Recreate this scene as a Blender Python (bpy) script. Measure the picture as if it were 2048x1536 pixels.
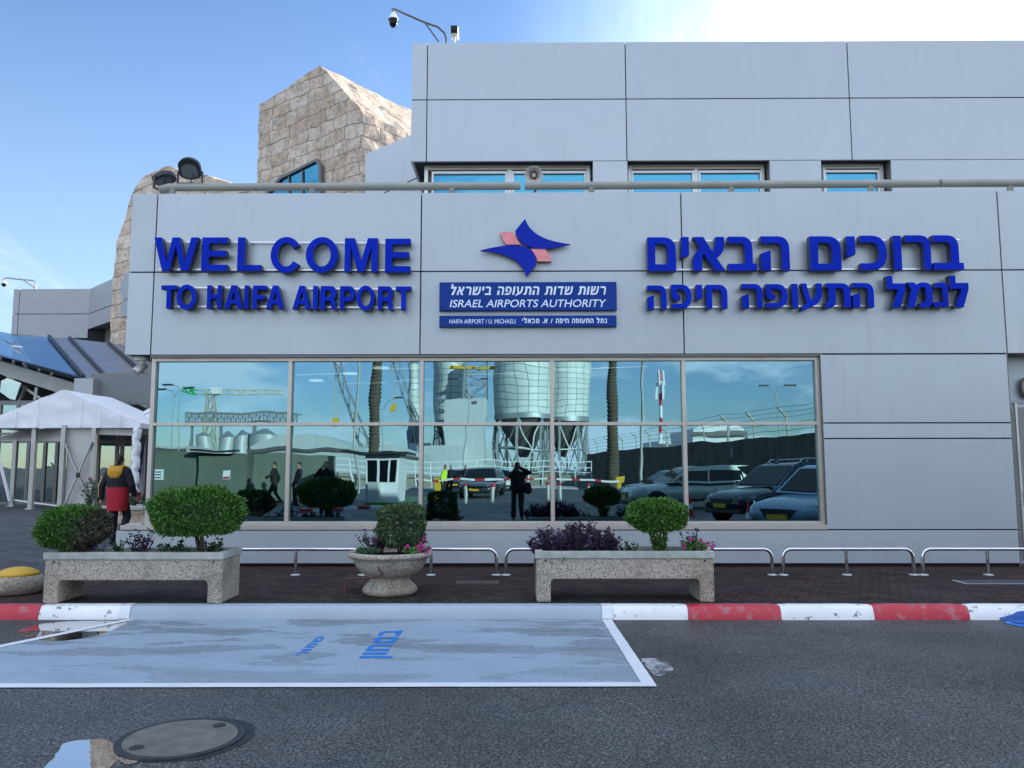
import bpy, bmesh, math, random
from math import sin, cos, pi, radians, atan, tan, sqrt
from mathutils import Vector, Matrix, noise
from mathutils.geometry import tessellate_polygon

for _o in list(bpy.data.objects):
    bpy.data.objects.remove(_o)
scn = bpy.context.scene
COL = scn.collection
random.seed(7)

# ---------------------------------------------------------------- camera
H = 1.60                    # eye height above the road
F = 1585.0                  # focal length in photograph pixels (2048 wide)
HORIZON = 932.0
PITCH = atan((HORIZON - 768) / F)
YAW = radians(0.40)         # turned a little to the left of the facade's normal
cam_d = bpy.data.cameras.new('camera')
cam = bpy.data.objects.new('camera', cam_d)
COL.objects.link(cam)
cam.location = (0, 0, H)
cam.rotation_euler = (pi / 2 + PITCH, radians(0.06), YAW)
cam_d.sensor_width = 36.0
cam_d.lens = F / 2048 * 36.0
cam_d.clip_start = 0.02
cam_d.clip_end = 3000
scn.camera = cam
CM = cam.rotation_euler.to_matrix()
CO = Vector(cam.location)

# ---------------------------------------------------------------- sky
SUN_EL, SUN_AZ = radians(15.5), radians(40.0)     # azimuth from +Y towards +X
world = bpy.data.worlds.new("World")
scn.world = world
world.use_nodes = True
wn = world.node_tree.nodes
wl = world.node_tree.links
wn.clear()
w_out = wn.new('ShaderNodeOutputWorld')
w_bg = wn.new('ShaderNodeBackground')
w_bg.inputs['Strength'].default_value = 0.10
sky = wn.new('ShaderNodeTexSky')
sky.sky_type = 'NISHITA'
sky.sun_disc = False
sky.sun_elevation = SUN_EL
sky.sun_rotation = SUN_AZ
sky.air_density = 1.0
sky.dust_density = 0.15
sky.ozone_density = 3.0
def wmath(op, a, b=None, c=None):
    n = wn.new('ShaderNodeMath'); n.operation = op
    for i, v in enumerate((a, b, c)):
        if v is None: continue
        if isinstance(v, (int, float)): n.inputs[i].default_value = v
        else: wl.new(v, n.inputs[i])
    return n.outputs[0]
tc = wn.new('ShaderNodeTexCoord')
sx = wn.new('ShaderNodeSeparateXYZ'); wl.new(tc.outputs['Generated'], sx.inputs[0])
den = wmath('ADD', wmath('MAXIMUM', sx.outputs[2], 0.0), 0.13)
cu = wmath('DIVIDE', sx.outputs[0], den)
cv = wmath('DIVIDE', sx.outputs[1], den)
cxy = wn.new('ShaderNodeCombineXYZ'); wl.new(cu, cxy.inputs[0]); wl.new(cv, cxy.inputs[1])
def wnoise(vec, scale, detail, rough, lo, hi, loc=(0, 0, 0), rot=0, stretch=(1, 1, 1)):
    mp = wn.new('ShaderNodeMapping'); wl.new(vec, mp.inputs[0])
    mp.inputs['Location'].default_value = loc
    mp.inputs['Rotation'].default_value = (0, 0, rot)
    mp.inputs['Scale'].default_value = stretch
    n = wn.new('ShaderNodeTexNoise'); wl.new(mp.outputs[0], n.inputs['Vector'])
    n.inputs['Scale'].default_value = scale; n.inputs['Detail'].default_value = detail
    n.inputs['Roughness'].default_value = rough
    r = wn.new('ShaderNodeMapRange'); r.interpolation_type = 'SMOOTHSTEP'
    wl.new(n.outputs['Fac'], r.inputs[0])
    r.inputs[1].default_value = lo; r.inputs[2].default_value = hi
    return r.outputs[0]
cumulus = wnoise(tc.outputs['Generated'], 4.2, 9, 0.60, 0.42, 0.57, (3.1, 0.7, 0.4), 0, (1, 1, 2.6))
cirrus = wnoise(cxy.outputs[0], 1.6, 8, 0.62, 0.53, 0.84, (0.3, 1.2, 0), radians(-25), (1.0, 0.22, 1))
back = wn.new('ShaderNodeMapRange'); back.interpolation_type = 'SMOOTHSTEP'
wl.new(sx.outputs[1], back.inputs[0])
back.inputs[1].default_value = -0.25; back.inputs[2].default_value = 0.15; back.inputs[3].default_value = 1.0; back.inputs[4].default_value = 0.0
c1 = wmath('MULTIPLY', wmath('MULTIPLY', cumulus, back.outputs[0]), 0.95)
c2 = wmath('MULTIPLY', wmath('MULTIPLY', cirrus, wmath('SUBTRACT', 1.0, back.outputs[0])), 0.55)
m1 = wn.new('ShaderNodeMixRGB'); wl.new(c1, m1.inputs[0]); wl.new(sky.outputs[0], m1.inputs[1])
m1.inputs[2].default_value = (9.5, 9.4, 9.0, 1)
m2 = wn.new('ShaderNodeMixRGB'); wl.new(c2, m2.inputs[0]); wl.new(m1.outputs[0], m2.inputs[1])
m2.inputs[2].default_value = (9.0, 9.6, 10.5, 1)
# bright veil of high cloud round the sun
vd = wn.new('ShaderNodeVectorMath'); vd.operation = 'DOT_PRODUCT'; wl.new(tc.outputs['Generated'], vd.inputs[0])
vd.inputs[1].default_value = (sin(SUN_AZ) * cos(SUN_EL), cos(SUN_AZ) * cos(SUN_EL), sin(SUN_EL))
wisp = wnoise(cxy.outputs[0], 2.2, 8, 0.6, 0.38, 0.68, (2.3, 0.4, 0), radians(-35), (1.0, 0.25, 1))
veil = wn.new('ShaderNodeMapRange'); veil.interpolation_type = 'SMOOTHSTEP'; wl.new(vd.outputs['Value'], veil.inputs[0])
veil.inputs[1].default_value = 0.74; veil.inputs[2].default_value = 0.99
m3 = wn.new('ShaderNodeMixRGB'); wl.new(wmath('MULTIPLY', wmath('POWER', veil.outputs[0], 1.25), wmath('ADD', wmath('MULTIPLY', wisp, 0.55), 0.38)), m3.inputs[0]); wl.new(m2.outputs[0], m3.inputs[1])
m3.inputs[2].default_value = (13.0, 13.5, 14.0, 1)
# unseen bright cloud added overhead and behind the camera to light ground and facade
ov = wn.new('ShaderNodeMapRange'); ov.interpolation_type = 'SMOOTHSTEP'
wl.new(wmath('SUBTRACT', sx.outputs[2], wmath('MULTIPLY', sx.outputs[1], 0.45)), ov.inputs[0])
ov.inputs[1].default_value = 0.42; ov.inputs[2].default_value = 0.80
fill_deck = wnoise(cxy.outputs[0], 0.9, 6, 0.55, 0.22, 0.60, (1.7, 4.0, 0))
# pale haze towards the horizon
hz = wn.new('ShaderNodeMapRange'); hz.interpolation_type = 'SMOOTHSTEP'; wl.new(sx.outputs[2], hz.inputs[0])
hz.inputs[1].default_value = 0.0; hz.inputs[2].default_value = 0.62; hz.inputs[3].default_value = 0.48; hz.inputs[4].default_value = 0.0
m6 = wn.new('ShaderNodeMixRGB'); wl.new(wmath('MULTIPLY', hz.outputs[0], wmath('SUBTRACT', 1.0, back.outputs[0])), m6.inputs[0]); wl.new(m3.outputs[0], m6.inputs[1]); m6.inputs[2].default_value = (3.6, 4.2, 4.9, 1)
m5 = wn.new('ShaderNodeMixRGB'); wl.new(wmath('MULTIPLY', ov.outputs[0], wmath('MULTIPLY', fill_deck, 0.9)), m5.inputs[0]); wl.new(m6.outputs[0], m5.inputs[1])
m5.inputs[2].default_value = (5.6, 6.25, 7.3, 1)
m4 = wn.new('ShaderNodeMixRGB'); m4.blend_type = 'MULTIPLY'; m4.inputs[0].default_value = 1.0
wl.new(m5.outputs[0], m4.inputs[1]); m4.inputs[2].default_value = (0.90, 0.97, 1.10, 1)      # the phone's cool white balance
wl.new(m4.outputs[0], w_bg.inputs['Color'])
wl.new(w_bg.outputs[0], w_out.inputs[0])

# ---------------------------------------------------------------- sun
sun_d = bpy.data.lights.new('sun', 'SUN')
sun_d.energy = 5.0
sun_d.angle = radians(0.5)
sun_d.color = (1.0, 0.90, 0.76)
sun = bpy.data.objects.new('sun', sun_d)
COL.objects.link(sun)
sun_dir = Vector((sin(SUN_AZ) * cos(SUN_EL), cos(SUN_AZ) * cos(SUN_EL), sin(SUN_EL)))
sun.rotation_euler = sun_dir.to_track_quat('Z', 'Y').to_euler()
sun.location = (20, 20, 40)

# ---------------------------------------------------------------- exposure
scn.view_settings.view_transform = 'Standard'
scn.view_settings.look = 'None'
scn.view_settings.gamma = 1.0
scn.view_settings.use_curve_mapping = False
scn.view_settings.exposure = 1.24
scn.cycles.use_denoising = True
scn.cycles.max_bounces = 10
scn.cycles.transparent_max_bounces = 12
scn.cycles.sample_clamp_indirect = 6.0

# ---------------------------------------------------------------- from photograph pixels to places
D = 11.75                   # distance of the facade
G = D + 0.14                # plane of the big window's glass
U = D + 2.7                 # front of the upper storey
PZ = 0.14                   # top of the pavement
def ray(px, py):
    return CM @ Vector(((px - 1024) / F, -(py - 768) / F, -1.0))
def at(px, py, Y):          # the point of that pixel at depth Y
    r = ray(px, py); return CO + r * (Y / r.y)
def gnd(px, py, z=0.0):     # the point of that pixel on the ground
    r = ray(px, py); return CO + r * ((z - H) / r.z)
def mir(px, py, Yv):        # the place of a thing seen mirrored in the glass at that pixel
    p = at(px, py, Yv); return Vector((p.x, 2 * G - p.y, p.z))
def onplane(px, py, A, d):  # on the upright plane through A along the level direction d
    r = ray(px, py); n = Vector((-d[1], d[0], 0)); A = Vector(A)
    return CO + r * ((A - CO).dot(n) / r.dot(n))
def X(px, py=543, Y=None): return at(px, py, D if Y is None else Y).x
def Z(py, Y=None, px=1035): return at(px, py, D if Y is None else Y).z

# ================================================================ materials
def _sock(n, *names):
    for k in names:
        if k in n.inputs: return n.inputs[k]
def new_mat(name):
    m = bpy.data.materials.new(name); m.use_nodes = True
    nt = m.node_tree; nt.nodes.clear()
    out = nt.nodes.new('ShaderNodeOutputMaterial')
    b = nt.nodes.new('ShaderNodeBsdfPrincipled')
    nt.links.new(b.outputs[0], out.inputs[0])
    return m, nt, b, out
def c4(c): return (c[0], c[1], c[2], 1)
def coords(nt, scale=(1, 1, 1), rot=(0, 0, 0), kind='Object'):
    t = nt.nodes.new('ShaderNodeTexCoord'); mp = nt.nodes.new('ShaderNodeMapping')
    nt.links.new(t.outputs[kind], mp.inputs[0])
    mp.inputs['Scale'].default_value = scale; mp.inputs['Rotation'].default_value = rot
    return mp.outputs[0]
def tnoise(nt, vec, scale, detail=5, rough=.55):
    n = nt.nodes.new('ShaderNodeTexNoise'); nt.links.new(vec, n.inputs['Vector'])
    n.inputs['Scale'].default_value = scale; n.inputs['Detail'].default_value = detail
    n.inputs['Roughness'].default_value = rough
    return n.outputs['Fac']
def ramp(nt, fac, stops, interp='LINEAR'):
    r = nt.nodes.new('ShaderNodeValToRGB'); nt.links.new(fac, r.inputs[0])
    r.color_ramp.interpolation = interp
    e = r.color_ramp.elements
    while len(e) < len(stops): e.new(0.5)
    for i, (p, c) in enumerate(stops):
        e[i].position = p; e[i].color = c4(c) if not isinstance(c, (int, float)) else (c, c, c, 1)
    return r.outputs[0]
def mixc(nt, fac, a, b, mode='MIX'):
    m = nt.nodes.new('ShaderNodeMixRGB'); m.blend_type = mode
    for i, v in enumerate((fac, a, b)):
        if isinstance(v, (int, float)): m.inputs[i].default_value = v if i == 0 else (v, v, v, 1)
        elif isinstance(v, tuple): m.inputs[i].default_value = c4(v)
        else: nt.links.new(v, m.inputs[i])
    return m.outputs[0]
def maprange(nt, v, a, b, c=0, d=1):
    r = nt.nodes.new('ShaderNodeMapRange'); r.interpolation_type = 'SMOOTHSTEP'
    nt.links.new(v, r.inputs[0])
    for i, k in enumerate((a, b, c, d)): r.inputs[i + 1].default_value = k
    return r.outputs[0]
def bump(nt, b, h, strength, dist):
    n = nt.nodes.new('ShaderNodeBump'); nt.links.new(h, n.inputs['Height'])
    n.inputs['Strength'].default_value = strength; n.inputs['Distance'].default_value = dist
    nt.links.new(n.outputs[0], b.inputs['Normal']); return n
def mat(name, col, rough=.6, metal=0.0, var=.10, vscale=3.0, bmp=0.0, bscale=60, stretch=(1, 1, 1), coat=0, spec=.5):
    m, nt, b, out = new_mat(name)
    v = coords(nt, stretch)
    n = tnoise(nt, v, vscale)
    lo = tuple(k * (1 - var) for k in col); hi = tuple(min(1, k * (1 + var)) for k in col)
    nt.links.new(ramp(nt, n, [(.3, lo), (.7, hi)]), b.inputs['Base Color'])
    b.inputs['Metallic'].default_value = metal
    nt.links.new(ramp(nt, tnoise(nt, v, vscale * 2.3), [(.3, max(0, rough - .06)), (.7, min(1, rough + .06))]), b.inputs['Roughness'])
    _sock(b, 'Specular IOR Level', 'Specular').default_value = spec
    if coat: _sock(b, 'Coat Weight', 'Coat').default_value = coat
    if bmp: bump(nt, b, tnoise(nt, v, bscale, 6), 1.0, bmp)
    return m
M = {}
# painted aluminium cladding
m, nt, b, out = new_mat('cladding'); v = coords(nt)
streak = tnoise(nt, coords(nt, (6, 6, .5)), 1.6, 6)
dirt = mixc(nt, maprange(nt, streak, .50, .75, 0, .20), (.435, .475, .50), (.32, .32, .31))
isl_ = nt.nodes.new('ShaderNodeNewGeometry')
cl_ = mixc(nt, maprange(nt, tnoise(nt, v, .7, 3), .35, .7, 0, .5), dirt, (.415, .455, .480))
nt.links.new(mixc(nt, 1.0, cl_, ramp(nt, isl_.outputs['Random Per Island'], [(0, .93), (1, 1.03)]), 'MULTIPLY'), b.inputs['Base Color'])
b.inputs['Metallic'].default_value = .35
nt.links.new(ramp(nt, tnoise(nt, v, 2.0), [(.3, .34), (.7, .42)]), b.inputs['Roughness'])
bump(nt, b, tnoise(nt, v, .9, 2), 1, .0012)
M['clad'] = m
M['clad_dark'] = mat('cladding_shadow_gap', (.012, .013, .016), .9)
M['clad_far'] = mat('grey_panel', (.34, .35, .36), .45, .2, .05)
M['frame'] = mat('champagne_aluminium', (.50, .455, .40), .38, .45, .05)
M['frame_dk'] = mat('dark_aluminium', (.16, .15, .14), .4, .4, .05)
M['frame_lt'] = mat('pale_aluminium', (.62, .62, .60), .35, .4, .05)
M['black'] = mat('black_plastic', (.012, .013, .015), .42)
M['charcoal'] = mat('charcoal_metal', (.035, .040, .046), .45, .3)
M['white'] = mat('white_paint', (.78, .78, .77), .45, 0, .04)
M['offwhite'] = mat('ivory_plastic', (.60, .58, .53), .5, 0, .06)
M['pipe'] = mat('cream_painted_pipe', (.29, .285, .25), .42, .0, .10, 4)
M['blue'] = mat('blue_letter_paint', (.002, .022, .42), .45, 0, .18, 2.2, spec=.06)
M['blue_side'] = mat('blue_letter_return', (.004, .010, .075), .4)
M['logo_blue'] = mat('logo_blue', (.003, .020, .36), .42, 0, .05, spec=.12)
M['logo_red'] = mat('logo_red', (.80, .25, .27), .4, 0, .12, 9)
M['board'] = mat('board_blue', (.006, .040, .24), .45, 0, .08, spec=.15)
M['board_txt'] = mat('board_white', (.72, .80, .90), .4, 0, .04)
M['chrome'] = mat('polished_steel', (.66, .66, .67), .16, 1.0, .06, 6)
M['rail'] = mat('thin_rail', (.70, .70, .70), .3, .6)
M['soil'] = mat('soil', (.020, .014, .010), .95, 0, .4, 14, .01, 40)
M['red_paint'] = None
# window glass : mirrors the street, lets a little of the room through
def glass(name, tint, through, refl, wave, wscale=1.5):
    m, nt, b, out = new_mat(name); nt.nodes.remove(b)
    g = nt.nodes.new('ShaderNodeBsdfGlossy'); g.inputs['Roughness'].default_value = 0.0
    g.inputs['Color'].default_value = c4(tint)
    t = nt.nodes.new('ShaderNodeBsdfTransparent'); t.inputs['Color'].default_value = c4(through)
    mx = nt.nodes.new('ShaderNodeMixShader'); mx.inputs[0].default_value = refl
    nt.links.new(t.outputs[0], mx.inputs[1]); nt.links.new(g.outputs[0], mx.inputs[2])
    nt.links.new(mx.outputs[0], out.inputs[0])
    if wave:
        n = tnoise(nt, coords(nt, (1, 1, .8)), wscale, 1.5, .4)
        bp = nt.nodes.new('ShaderNodeBump'); nt.links.new(n, bp.inputs['Height'])
        bp.inputs['Strength'].default_value = 1.0; bp.inputs['Distance'].default_value = wave
        nt.links.new(bp.outputs[0], g.inputs['Normal'])
    return m
M['glass'] = glass('tinted_glass', (.18, .315, .375), (.22, .32, .34), .84, .0030, 1.15)
M['glass_up'] = glass('upper_blue_glass', (.085, .33, .46), (.05, .12, .16), .85, .002)
M['glass_door'] = glass('door_glass', (.55, .68, .68), (.35, .45, .45), .45, .004, 1.0)
M['glass_roof'] = glass('canopy_glass', (.82, .90, .97), (.40, .55, .62), .55, .004, .8)
M['dark_glass'] = mat('car_glass', (.006, .009, .011), .06, 0, .0, spec=.2)
# asphalt
m, nt, b, out = new_mat('asphalt'); v = coords(nt)
vo = nt.nodes.new('ShaderNodeTexVoronoi'); nt.links.new(v, vo.inputs['Vector']); vo.inputs['Scale'].default_value = 76
ag = ramp(nt, vo.outputs['Color'], [(.0, (.021, .021, .021)), (.40, (.066, .065, .063)), (.8, (.112, .110, .104)), (1, (.20, .195, .18))])
big = maprange(nt, tnoise(nt, v, .55, 6, .6), .32, .68, .72, 1.22)
worn = mixc(nt, 1.0, ag, big, 'MULTIPLY')
fine = maprange(nt, tnoise(nt, v, 58, 3, .6), .38, .55, .14, 1.18)
ck_ = ramp(nt, tnoise(nt, v, .42, 9, .62), [(.4955, 0), (.5, 1), (.5035, 0)])
ckm = maprange(nt, tnoise(nt, coords(nt, (1, 1, 1), (.4, .7, 0)), .8, 2), .50, .60, 0, .85)
cm_ = nt.nodes.new('ShaderNodeMath'); cm_.operation = 'MULTIPLY'; nt.links.new(ck_, cm_.inputs[0]); nt.links.new(ckm, cm_.inputs[1])
nt.links.new(mixc(nt, cm_.outputs[0], mixc(nt, 1.0, worn, fine, 'MULTIPLY'), (.012, .012, .014)), b.inputs['Base Color'])
nt.links.new(maprange(nt, tnoise(nt, v, .8, 5), .3, .7, .50, .80), b.inputs['Roughness'])
bump(nt, b, mixc(nt, .5, tnoise(nt, v, 36, 6, .75), vo.outputs['Distance']), 1.0, .010)
M['asphalt'] = m
def paint(name, col, wear=(.52, .62), wearcol=(.09, .09, .09), stain=0.0, rough=.55, ws=9):
    m, nt, b, out = new_mat(name); v = coords(nt)
    c = mixc(nt, maprange(nt, tnoise(nt, v, 2.5, 4), .3, .7, 0, .35), col, tuple(k * .8 for k in col))
    if stain:
        n1 = tnoise(nt, coords(nt, (.55, 1.9, 1)), 1.15, 7, .62)
        sepy = nt.nodes.new('ShaderNodeSeparateXYZ'); nt.links.new(v, sepy.inputs[0])
        near = maprange(nt, sepy.outputs[1], 6.0, 7.7, .42, 1.0)
        def mulv(a_, b_):
            q_ = nt.nodes.new('ShaderNodeMath'); q_.operation = 'MULTIPLY'; nt.links.new(a_, q_.inputs[0]); nt.links.new(b_, q_.inputs[1]); return q_.outputs[0]
        s1 = mulv(maprange(nt, n1, .47, .64, 0, stain), near)
        rim = ramp(nt, n1, [(.515, 0), (.533, .55), (.556, 0)])
        c = mixc(nt, s1, c, (.090, .085, .068))
        c = mixc(nt, mulv(rim, near), c, (.06, .06, .055))
        sp = maprange(nt, tnoise(nt, coords(nt, (1, 2.2, 1)), 24, 3), .67, .74, 0, .7)
        c = mixc(nt, sp, c, (.05, .05, .045))
        grain = maprange(nt, tnoise(nt, v, 55, 4), .35, .65, .88, 1.08)
        c = mixc(nt, 1.0, c, grain, 'MULTIPLY')
    chip = maprange(nt, tnoise(nt, v, ws, 8, .7), wear[0], wear[1], 0, 1)
    c = mixc(nt, chip, c, wearcol)
    nt.links.new(c, b.inputs['Base Color'])
    nt.links.new(maprange(nt, tnoise(nt, v, 3, 5), .3, .7, rough - .15, rough + .12), b.inputs['Roughness'])
    bump(nt, b, tnoise(nt, v, 45, 6, .7), 1.0, .004)
    return m
M['bay'] = paint('bay_paint', (.30, .375, .45), (.70, .74), stain=.60, rough=.52)
M['kerb_bay'] = paint('kerb_bay_paint', (.36, .42, .48), (.68, .74), (.2, .2, .2), rough=.5)
M['kerb_white'] = paint('kerb_white_paint', (.84, .84, .84), (.585, .63), (.20, .19, .18), rough=.5, ws=10)
M['kerb_red'] = paint('kerb_red_paint', (.50, .026, .046), (.50, .66), (.42, .15, .17), rough=.38, ws=9)
M['line'] = paint('line_white_paint', (.72, .74, .76), (.66, .71), (.30, .30, .30), rough=.5)
M['road_blue'] = paint('road_blue_paint', (.006, .19, .62), (.68, .74), (.2, .26, .34), rough=.5)
M['lid_blue'] = paint('lid_blue_paint', (.006, .085, .36), (.62, .70), (.05, .08, .14), rough=.4)
# block paving
def paving(name, c1, c2, mortar, bw, bh, rot, offset=.5, msize=.006, bumpd=.006, dirt=(.02, .02, .02)):
    m, nt, b, out = new_mat(name); v = coords(nt, (1, 1, 1), (0, 0, rot))
    br = nt.nodes.new('ShaderNodeTexBrick'); nt.links.new(v, br.inputs['Vector'])
    br.offset = offset; br.inputs['Scale'].default_value = 1.0
    br.inputs['Brick Width'].default_value = bw; br.inputs['Row Height'].default_value = bh
    br.inputs['Mortar Size'].default_value = msize; br.inputs['Mortar Smooth'].default_value = .2
    br.inputs['Color1'].default_value = c4(c1); br.inputs['Color2'].default_value = c4(c2)
    br.inputs['Mortar'].default_value = c4(mortar); br.inputs['Bias'].default_value = 0
    w = coords(nt)
    c = mixc(nt, maprange(nt, tnoise(nt, w, 1.3, 6), .42, .70, 0, .5), br.outputs['Color'], dirt)
    c = mixc(nt, maprange(nt, tnoise(nt, w, 40, 3), .3, .7, 0, .25), c, tuple(k * 1.6 for k in c1))
    nt.links.new(c, b.inputs['Base Color'])
    nt.links.new(maprange(nt, tnoise(nt, w, 1.0, 5), .3, .7, .70, .95), b.inputs['Roughness'])
    _sock(b, 'Specular IOR Level', 'Specular').default_value = .25
    inv = nt.nodes.new('ShaderNodeMath'); inv.operation = 'SUBTRACT'; inv.inputs[0].default_value = 1
    nt.links.new(br.outputs['Fac'], inv.inputs[1])
    bump(nt, b, mixc(nt, .25, inv.outputs[0], tnoise(nt, w, 30, 5)), 1.0, bumpd)
    return m
M['brick'] = paving('brown_block_paving', (.024, .013, .011), (.078, .039, .031), (.003, .0025, .003), .21, .105, radians(24), msize=.011)
M['brick_edge'] = paving('edge_block_paving', (.020, .016, .015), (.052, .034, .030), (.003, .0025, .003), .21, .105, radians(90), msize=.011)
M['plaza'] = paving('grey_paving_tiles', (.062, .063, .067), (.098, .097, .100), (.016, .016, .018), .42, .42, radians(38), 0, .014, .005, (.045, .045, .05))
# exposed aggregate concrete
m, nt, b, out = new_mat('exposed_aggregate'); v = coords(nt)
vo = nt.nodes.new('ShaderNodeTexVoronoi'); nt.links.new(v, vo.inputs['Vector']); vo.inputs['Scale'].default_value = 105
sep = nt.nodes.new('ShaderNodeSeparateColor'); nt.links.new(vo.outputs['Color'], sep.inputs[0])
c = ramp(nt, sep.outputs[0], [(0, (.07, .06, .05)), (.09, (.12, .10, .085)), (.13, (.32, .26, .20)), (.55, (.46, .40, .32)), (.85, (.58, .53, .46)), (1, (.42, .31, .22))])
c = mixc(nt, maprange(nt, tnoise(nt, v, 2.2, 5), .45, .72, 0, .55), c, (.17, .13, .085))
nt.links.new(c, b.inputs['Base Color']); b.inputs['Roughness'].default_value = .8
bump(nt, b, vo.outputs['Distance'], 1.0, -.008)
M['agg'] = m
M['rim'] = mat('smooth_concrete_rim', (.36, .37, .33), .7, 0, .22, 7, .002, 80)
M['concrete'] = mat('lid_concrete', (.13, .122, .105), .8, 0, .25, 9, .003, 90)
M['iron'] = mat('cast_iron', (.045, .048, .052), .5, .5, .3, 12)
# rough quarried stone blocks; uses the mesh's uv laid out in metres
def stone_mat(name):
    m, nt, b, out = new_mat(name)
    v = coords(nt, kind='UV')
    wob = nt.nodes.new('ShaderNodeTexNoise'); nt.links.new(v, wob.inputs['Vector']); wob.inputs['Scale'].default_value = 1.7
    ad = nt.nodes.new('ShaderNodeMixRGB'); ad.blend_type = 'ADD'; ad.inputs[0].default_value = .08
    nt.links.new(v, ad.inputs[1]); nt.links.new(wob.outputs['Color'], ad.inputs[2])
    br = nt.nodes.new('ShaderNodeTexBrick'); nt.links.new(ad.outputs[0], br.inputs['Vector'])
    br.offset = .42; br.squash = 1.5; br.squash_frequency = 2
    br.inputs['Scale'].default_value = 1.0
    br.inputs['Brick Width'].default_value = .60; br.inputs['Row Height'].default_value = .40
    br.inputs['Mortar Size'].default_value = .012; br.inputs['Mortar Smooth'].default_value = .4
    br.inputs['Color1'].default_value = (.68, .50, .36, 1); br.inputs['Color2'].default_value = (.84, .70, .56, 1)
    br.inputs['Mortar'].default_value = (.13, .105, .085, 1); br.inputs['Bias'].default_value = 0
    w = coords(nt)
    n1 = tnoise(nt, w, 1.1, 5); n2 = tnoise(nt, w, 5, 9, .75)
    c = mixc(nt, maprange(nt, n1, .48, .66, 0, .6), br.outputs['Color'], (.45, .31, .21))
    c = mixc(nt, maprange(nt, n2, .48, .60, 0, .62), c, (.36, .26, .185))
    c = mixc(nt, maprange(nt, tnoise(nt, w, 9, 7, .7), .52, .62, 0, .6), c, (.70, .66, .61))
    nt.links.new(c, b.inputs['Base Color']); b.inputs['Roughness'].default_value = .9
    inv = nt.nodes.new('ShaderNodeMath'); inv.operation = 'SUBTRACT'; inv.inputs[0].default_value = 1
    nt.links.new(br.outputs['Fac'], inv.inputs[1])
    bump(nt, b, mixc(nt, .72, inv.outputs[0], n2), 1.0, .16)
    return m
M['stone'] = stone_mat('rough_limestone_blocks')
def leafmat(name, lo, hi, rough=.5):
    m, nt, b, out = new_mat(name); v = coords(nt)
    oi = nt.nodes.new('ShaderNodeNewGeometry')
    c = ramp(nt, oi.outputs['Random Per Island'], [(0, lo), (.7, hi), (1, tuple(min(1, k * 1.35) for k in hi))])
    c = mixc(nt, maprange(nt, tnoise(nt, v, 6, 3), .4, .65, 0, .5), c, lo)
    nt.links.new(c, b.inputs['Base Color']); b.inputs['Roughness'].default_value = rough
    _sock(b, 'Specular IOR Level', 'Specular').default_value = .3
    return m
M['leaf'] = leafmat('boxwood_leaf', (.030, .090, .014), (.090, .215, .034))
M['leaf_dk'] = leafmat('grey_green_leaf', (.036, .070, .028), (.092, .15, .06))
M['leaf_dry'] = leafmat('dry_twig_leaf', (.055, .050, .034), (.10, .095, .06))
M['leaf_pur'] = leafmat('purple_leaf', (.022, .008, .034), (.058, .026, .085))
M['leaf_plant'] = leafmat('herb_leaf', (.022, .058, .030), (.055, .115, .055))
M['pink'] = leafmat('pink_petal', (.42, .03, .19), (.68, .10, .38))
M['violet'] = leafmat('violet_petal', (.05, .05, .30), (.11, .10, .45))
M['rosepetal'] = leafmat('rose_petal', (.30, .02, .06), (.52, .06, .13))
M['bark'] = mat('bark', (.055, .040, .028), .9, 0, .3, 20, .006, 60)
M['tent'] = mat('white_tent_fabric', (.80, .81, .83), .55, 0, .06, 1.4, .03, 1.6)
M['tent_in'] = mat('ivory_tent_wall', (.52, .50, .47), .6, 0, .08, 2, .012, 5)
M['alu'] = mat('tent_aluminium', (.42, .41, .39), .4, .5, .08)
M['concrete_lt'] = mat('pale_concrete', (.44, .43, .40), .8, 0, .12, 1.2, .004, 30)
# water of the puddles
m, nt, b, out = new_mat('puddle_water'); nt.nodes.remove(b)
g = nt.nodes.new('ShaderNodeBsdfGlossy'); g.inputs['Roughness'].default_value = .012
t = nt.nodes.new('ShaderNodeBsdfTransparent'); t.inputs['Color'].default_value = (.42, .42, .42, 1)
fr = nt.nodes.new('ShaderNodeFresnel'); fr.inputs['IOR'].default_value = 2.9
mx = nt.nodes.new('ShaderNodeMixShader'); mx.inputs[0].default_value = .80
nt.links.new(t.outputs[0], mx.inputs[1]); nt.links.new(g.outputs[0], mx.inputs[2]); nt.links.new(mx.outputs[0], out.inputs[0])
bp = nt.nodes.new('ShaderNodeBump'); nt.links.new(tnoise(nt, coords(nt), 9, 2), bp.inputs['Height'])
bp.inputs['Distance'].default_value = .0004; nt.links.new(bp.outputs[0], g.inputs['Normal'])
M['water'] = m
def lamp_mat(name, col, s):
    m, nt, b, out = new_mat(name); nt.nodes.remove(b)
    e = nt.nodes.new('ShaderNodeEmission'); e.inputs[0].default_value = c4(col); e.inputs[1].default_value = s
    nt.links.new(e.outputs[0], out.inputs[0]); return m
M['lamp_on'] = lamp_mat('lit_lamp', (1, .95, .80), 3.0)

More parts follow.
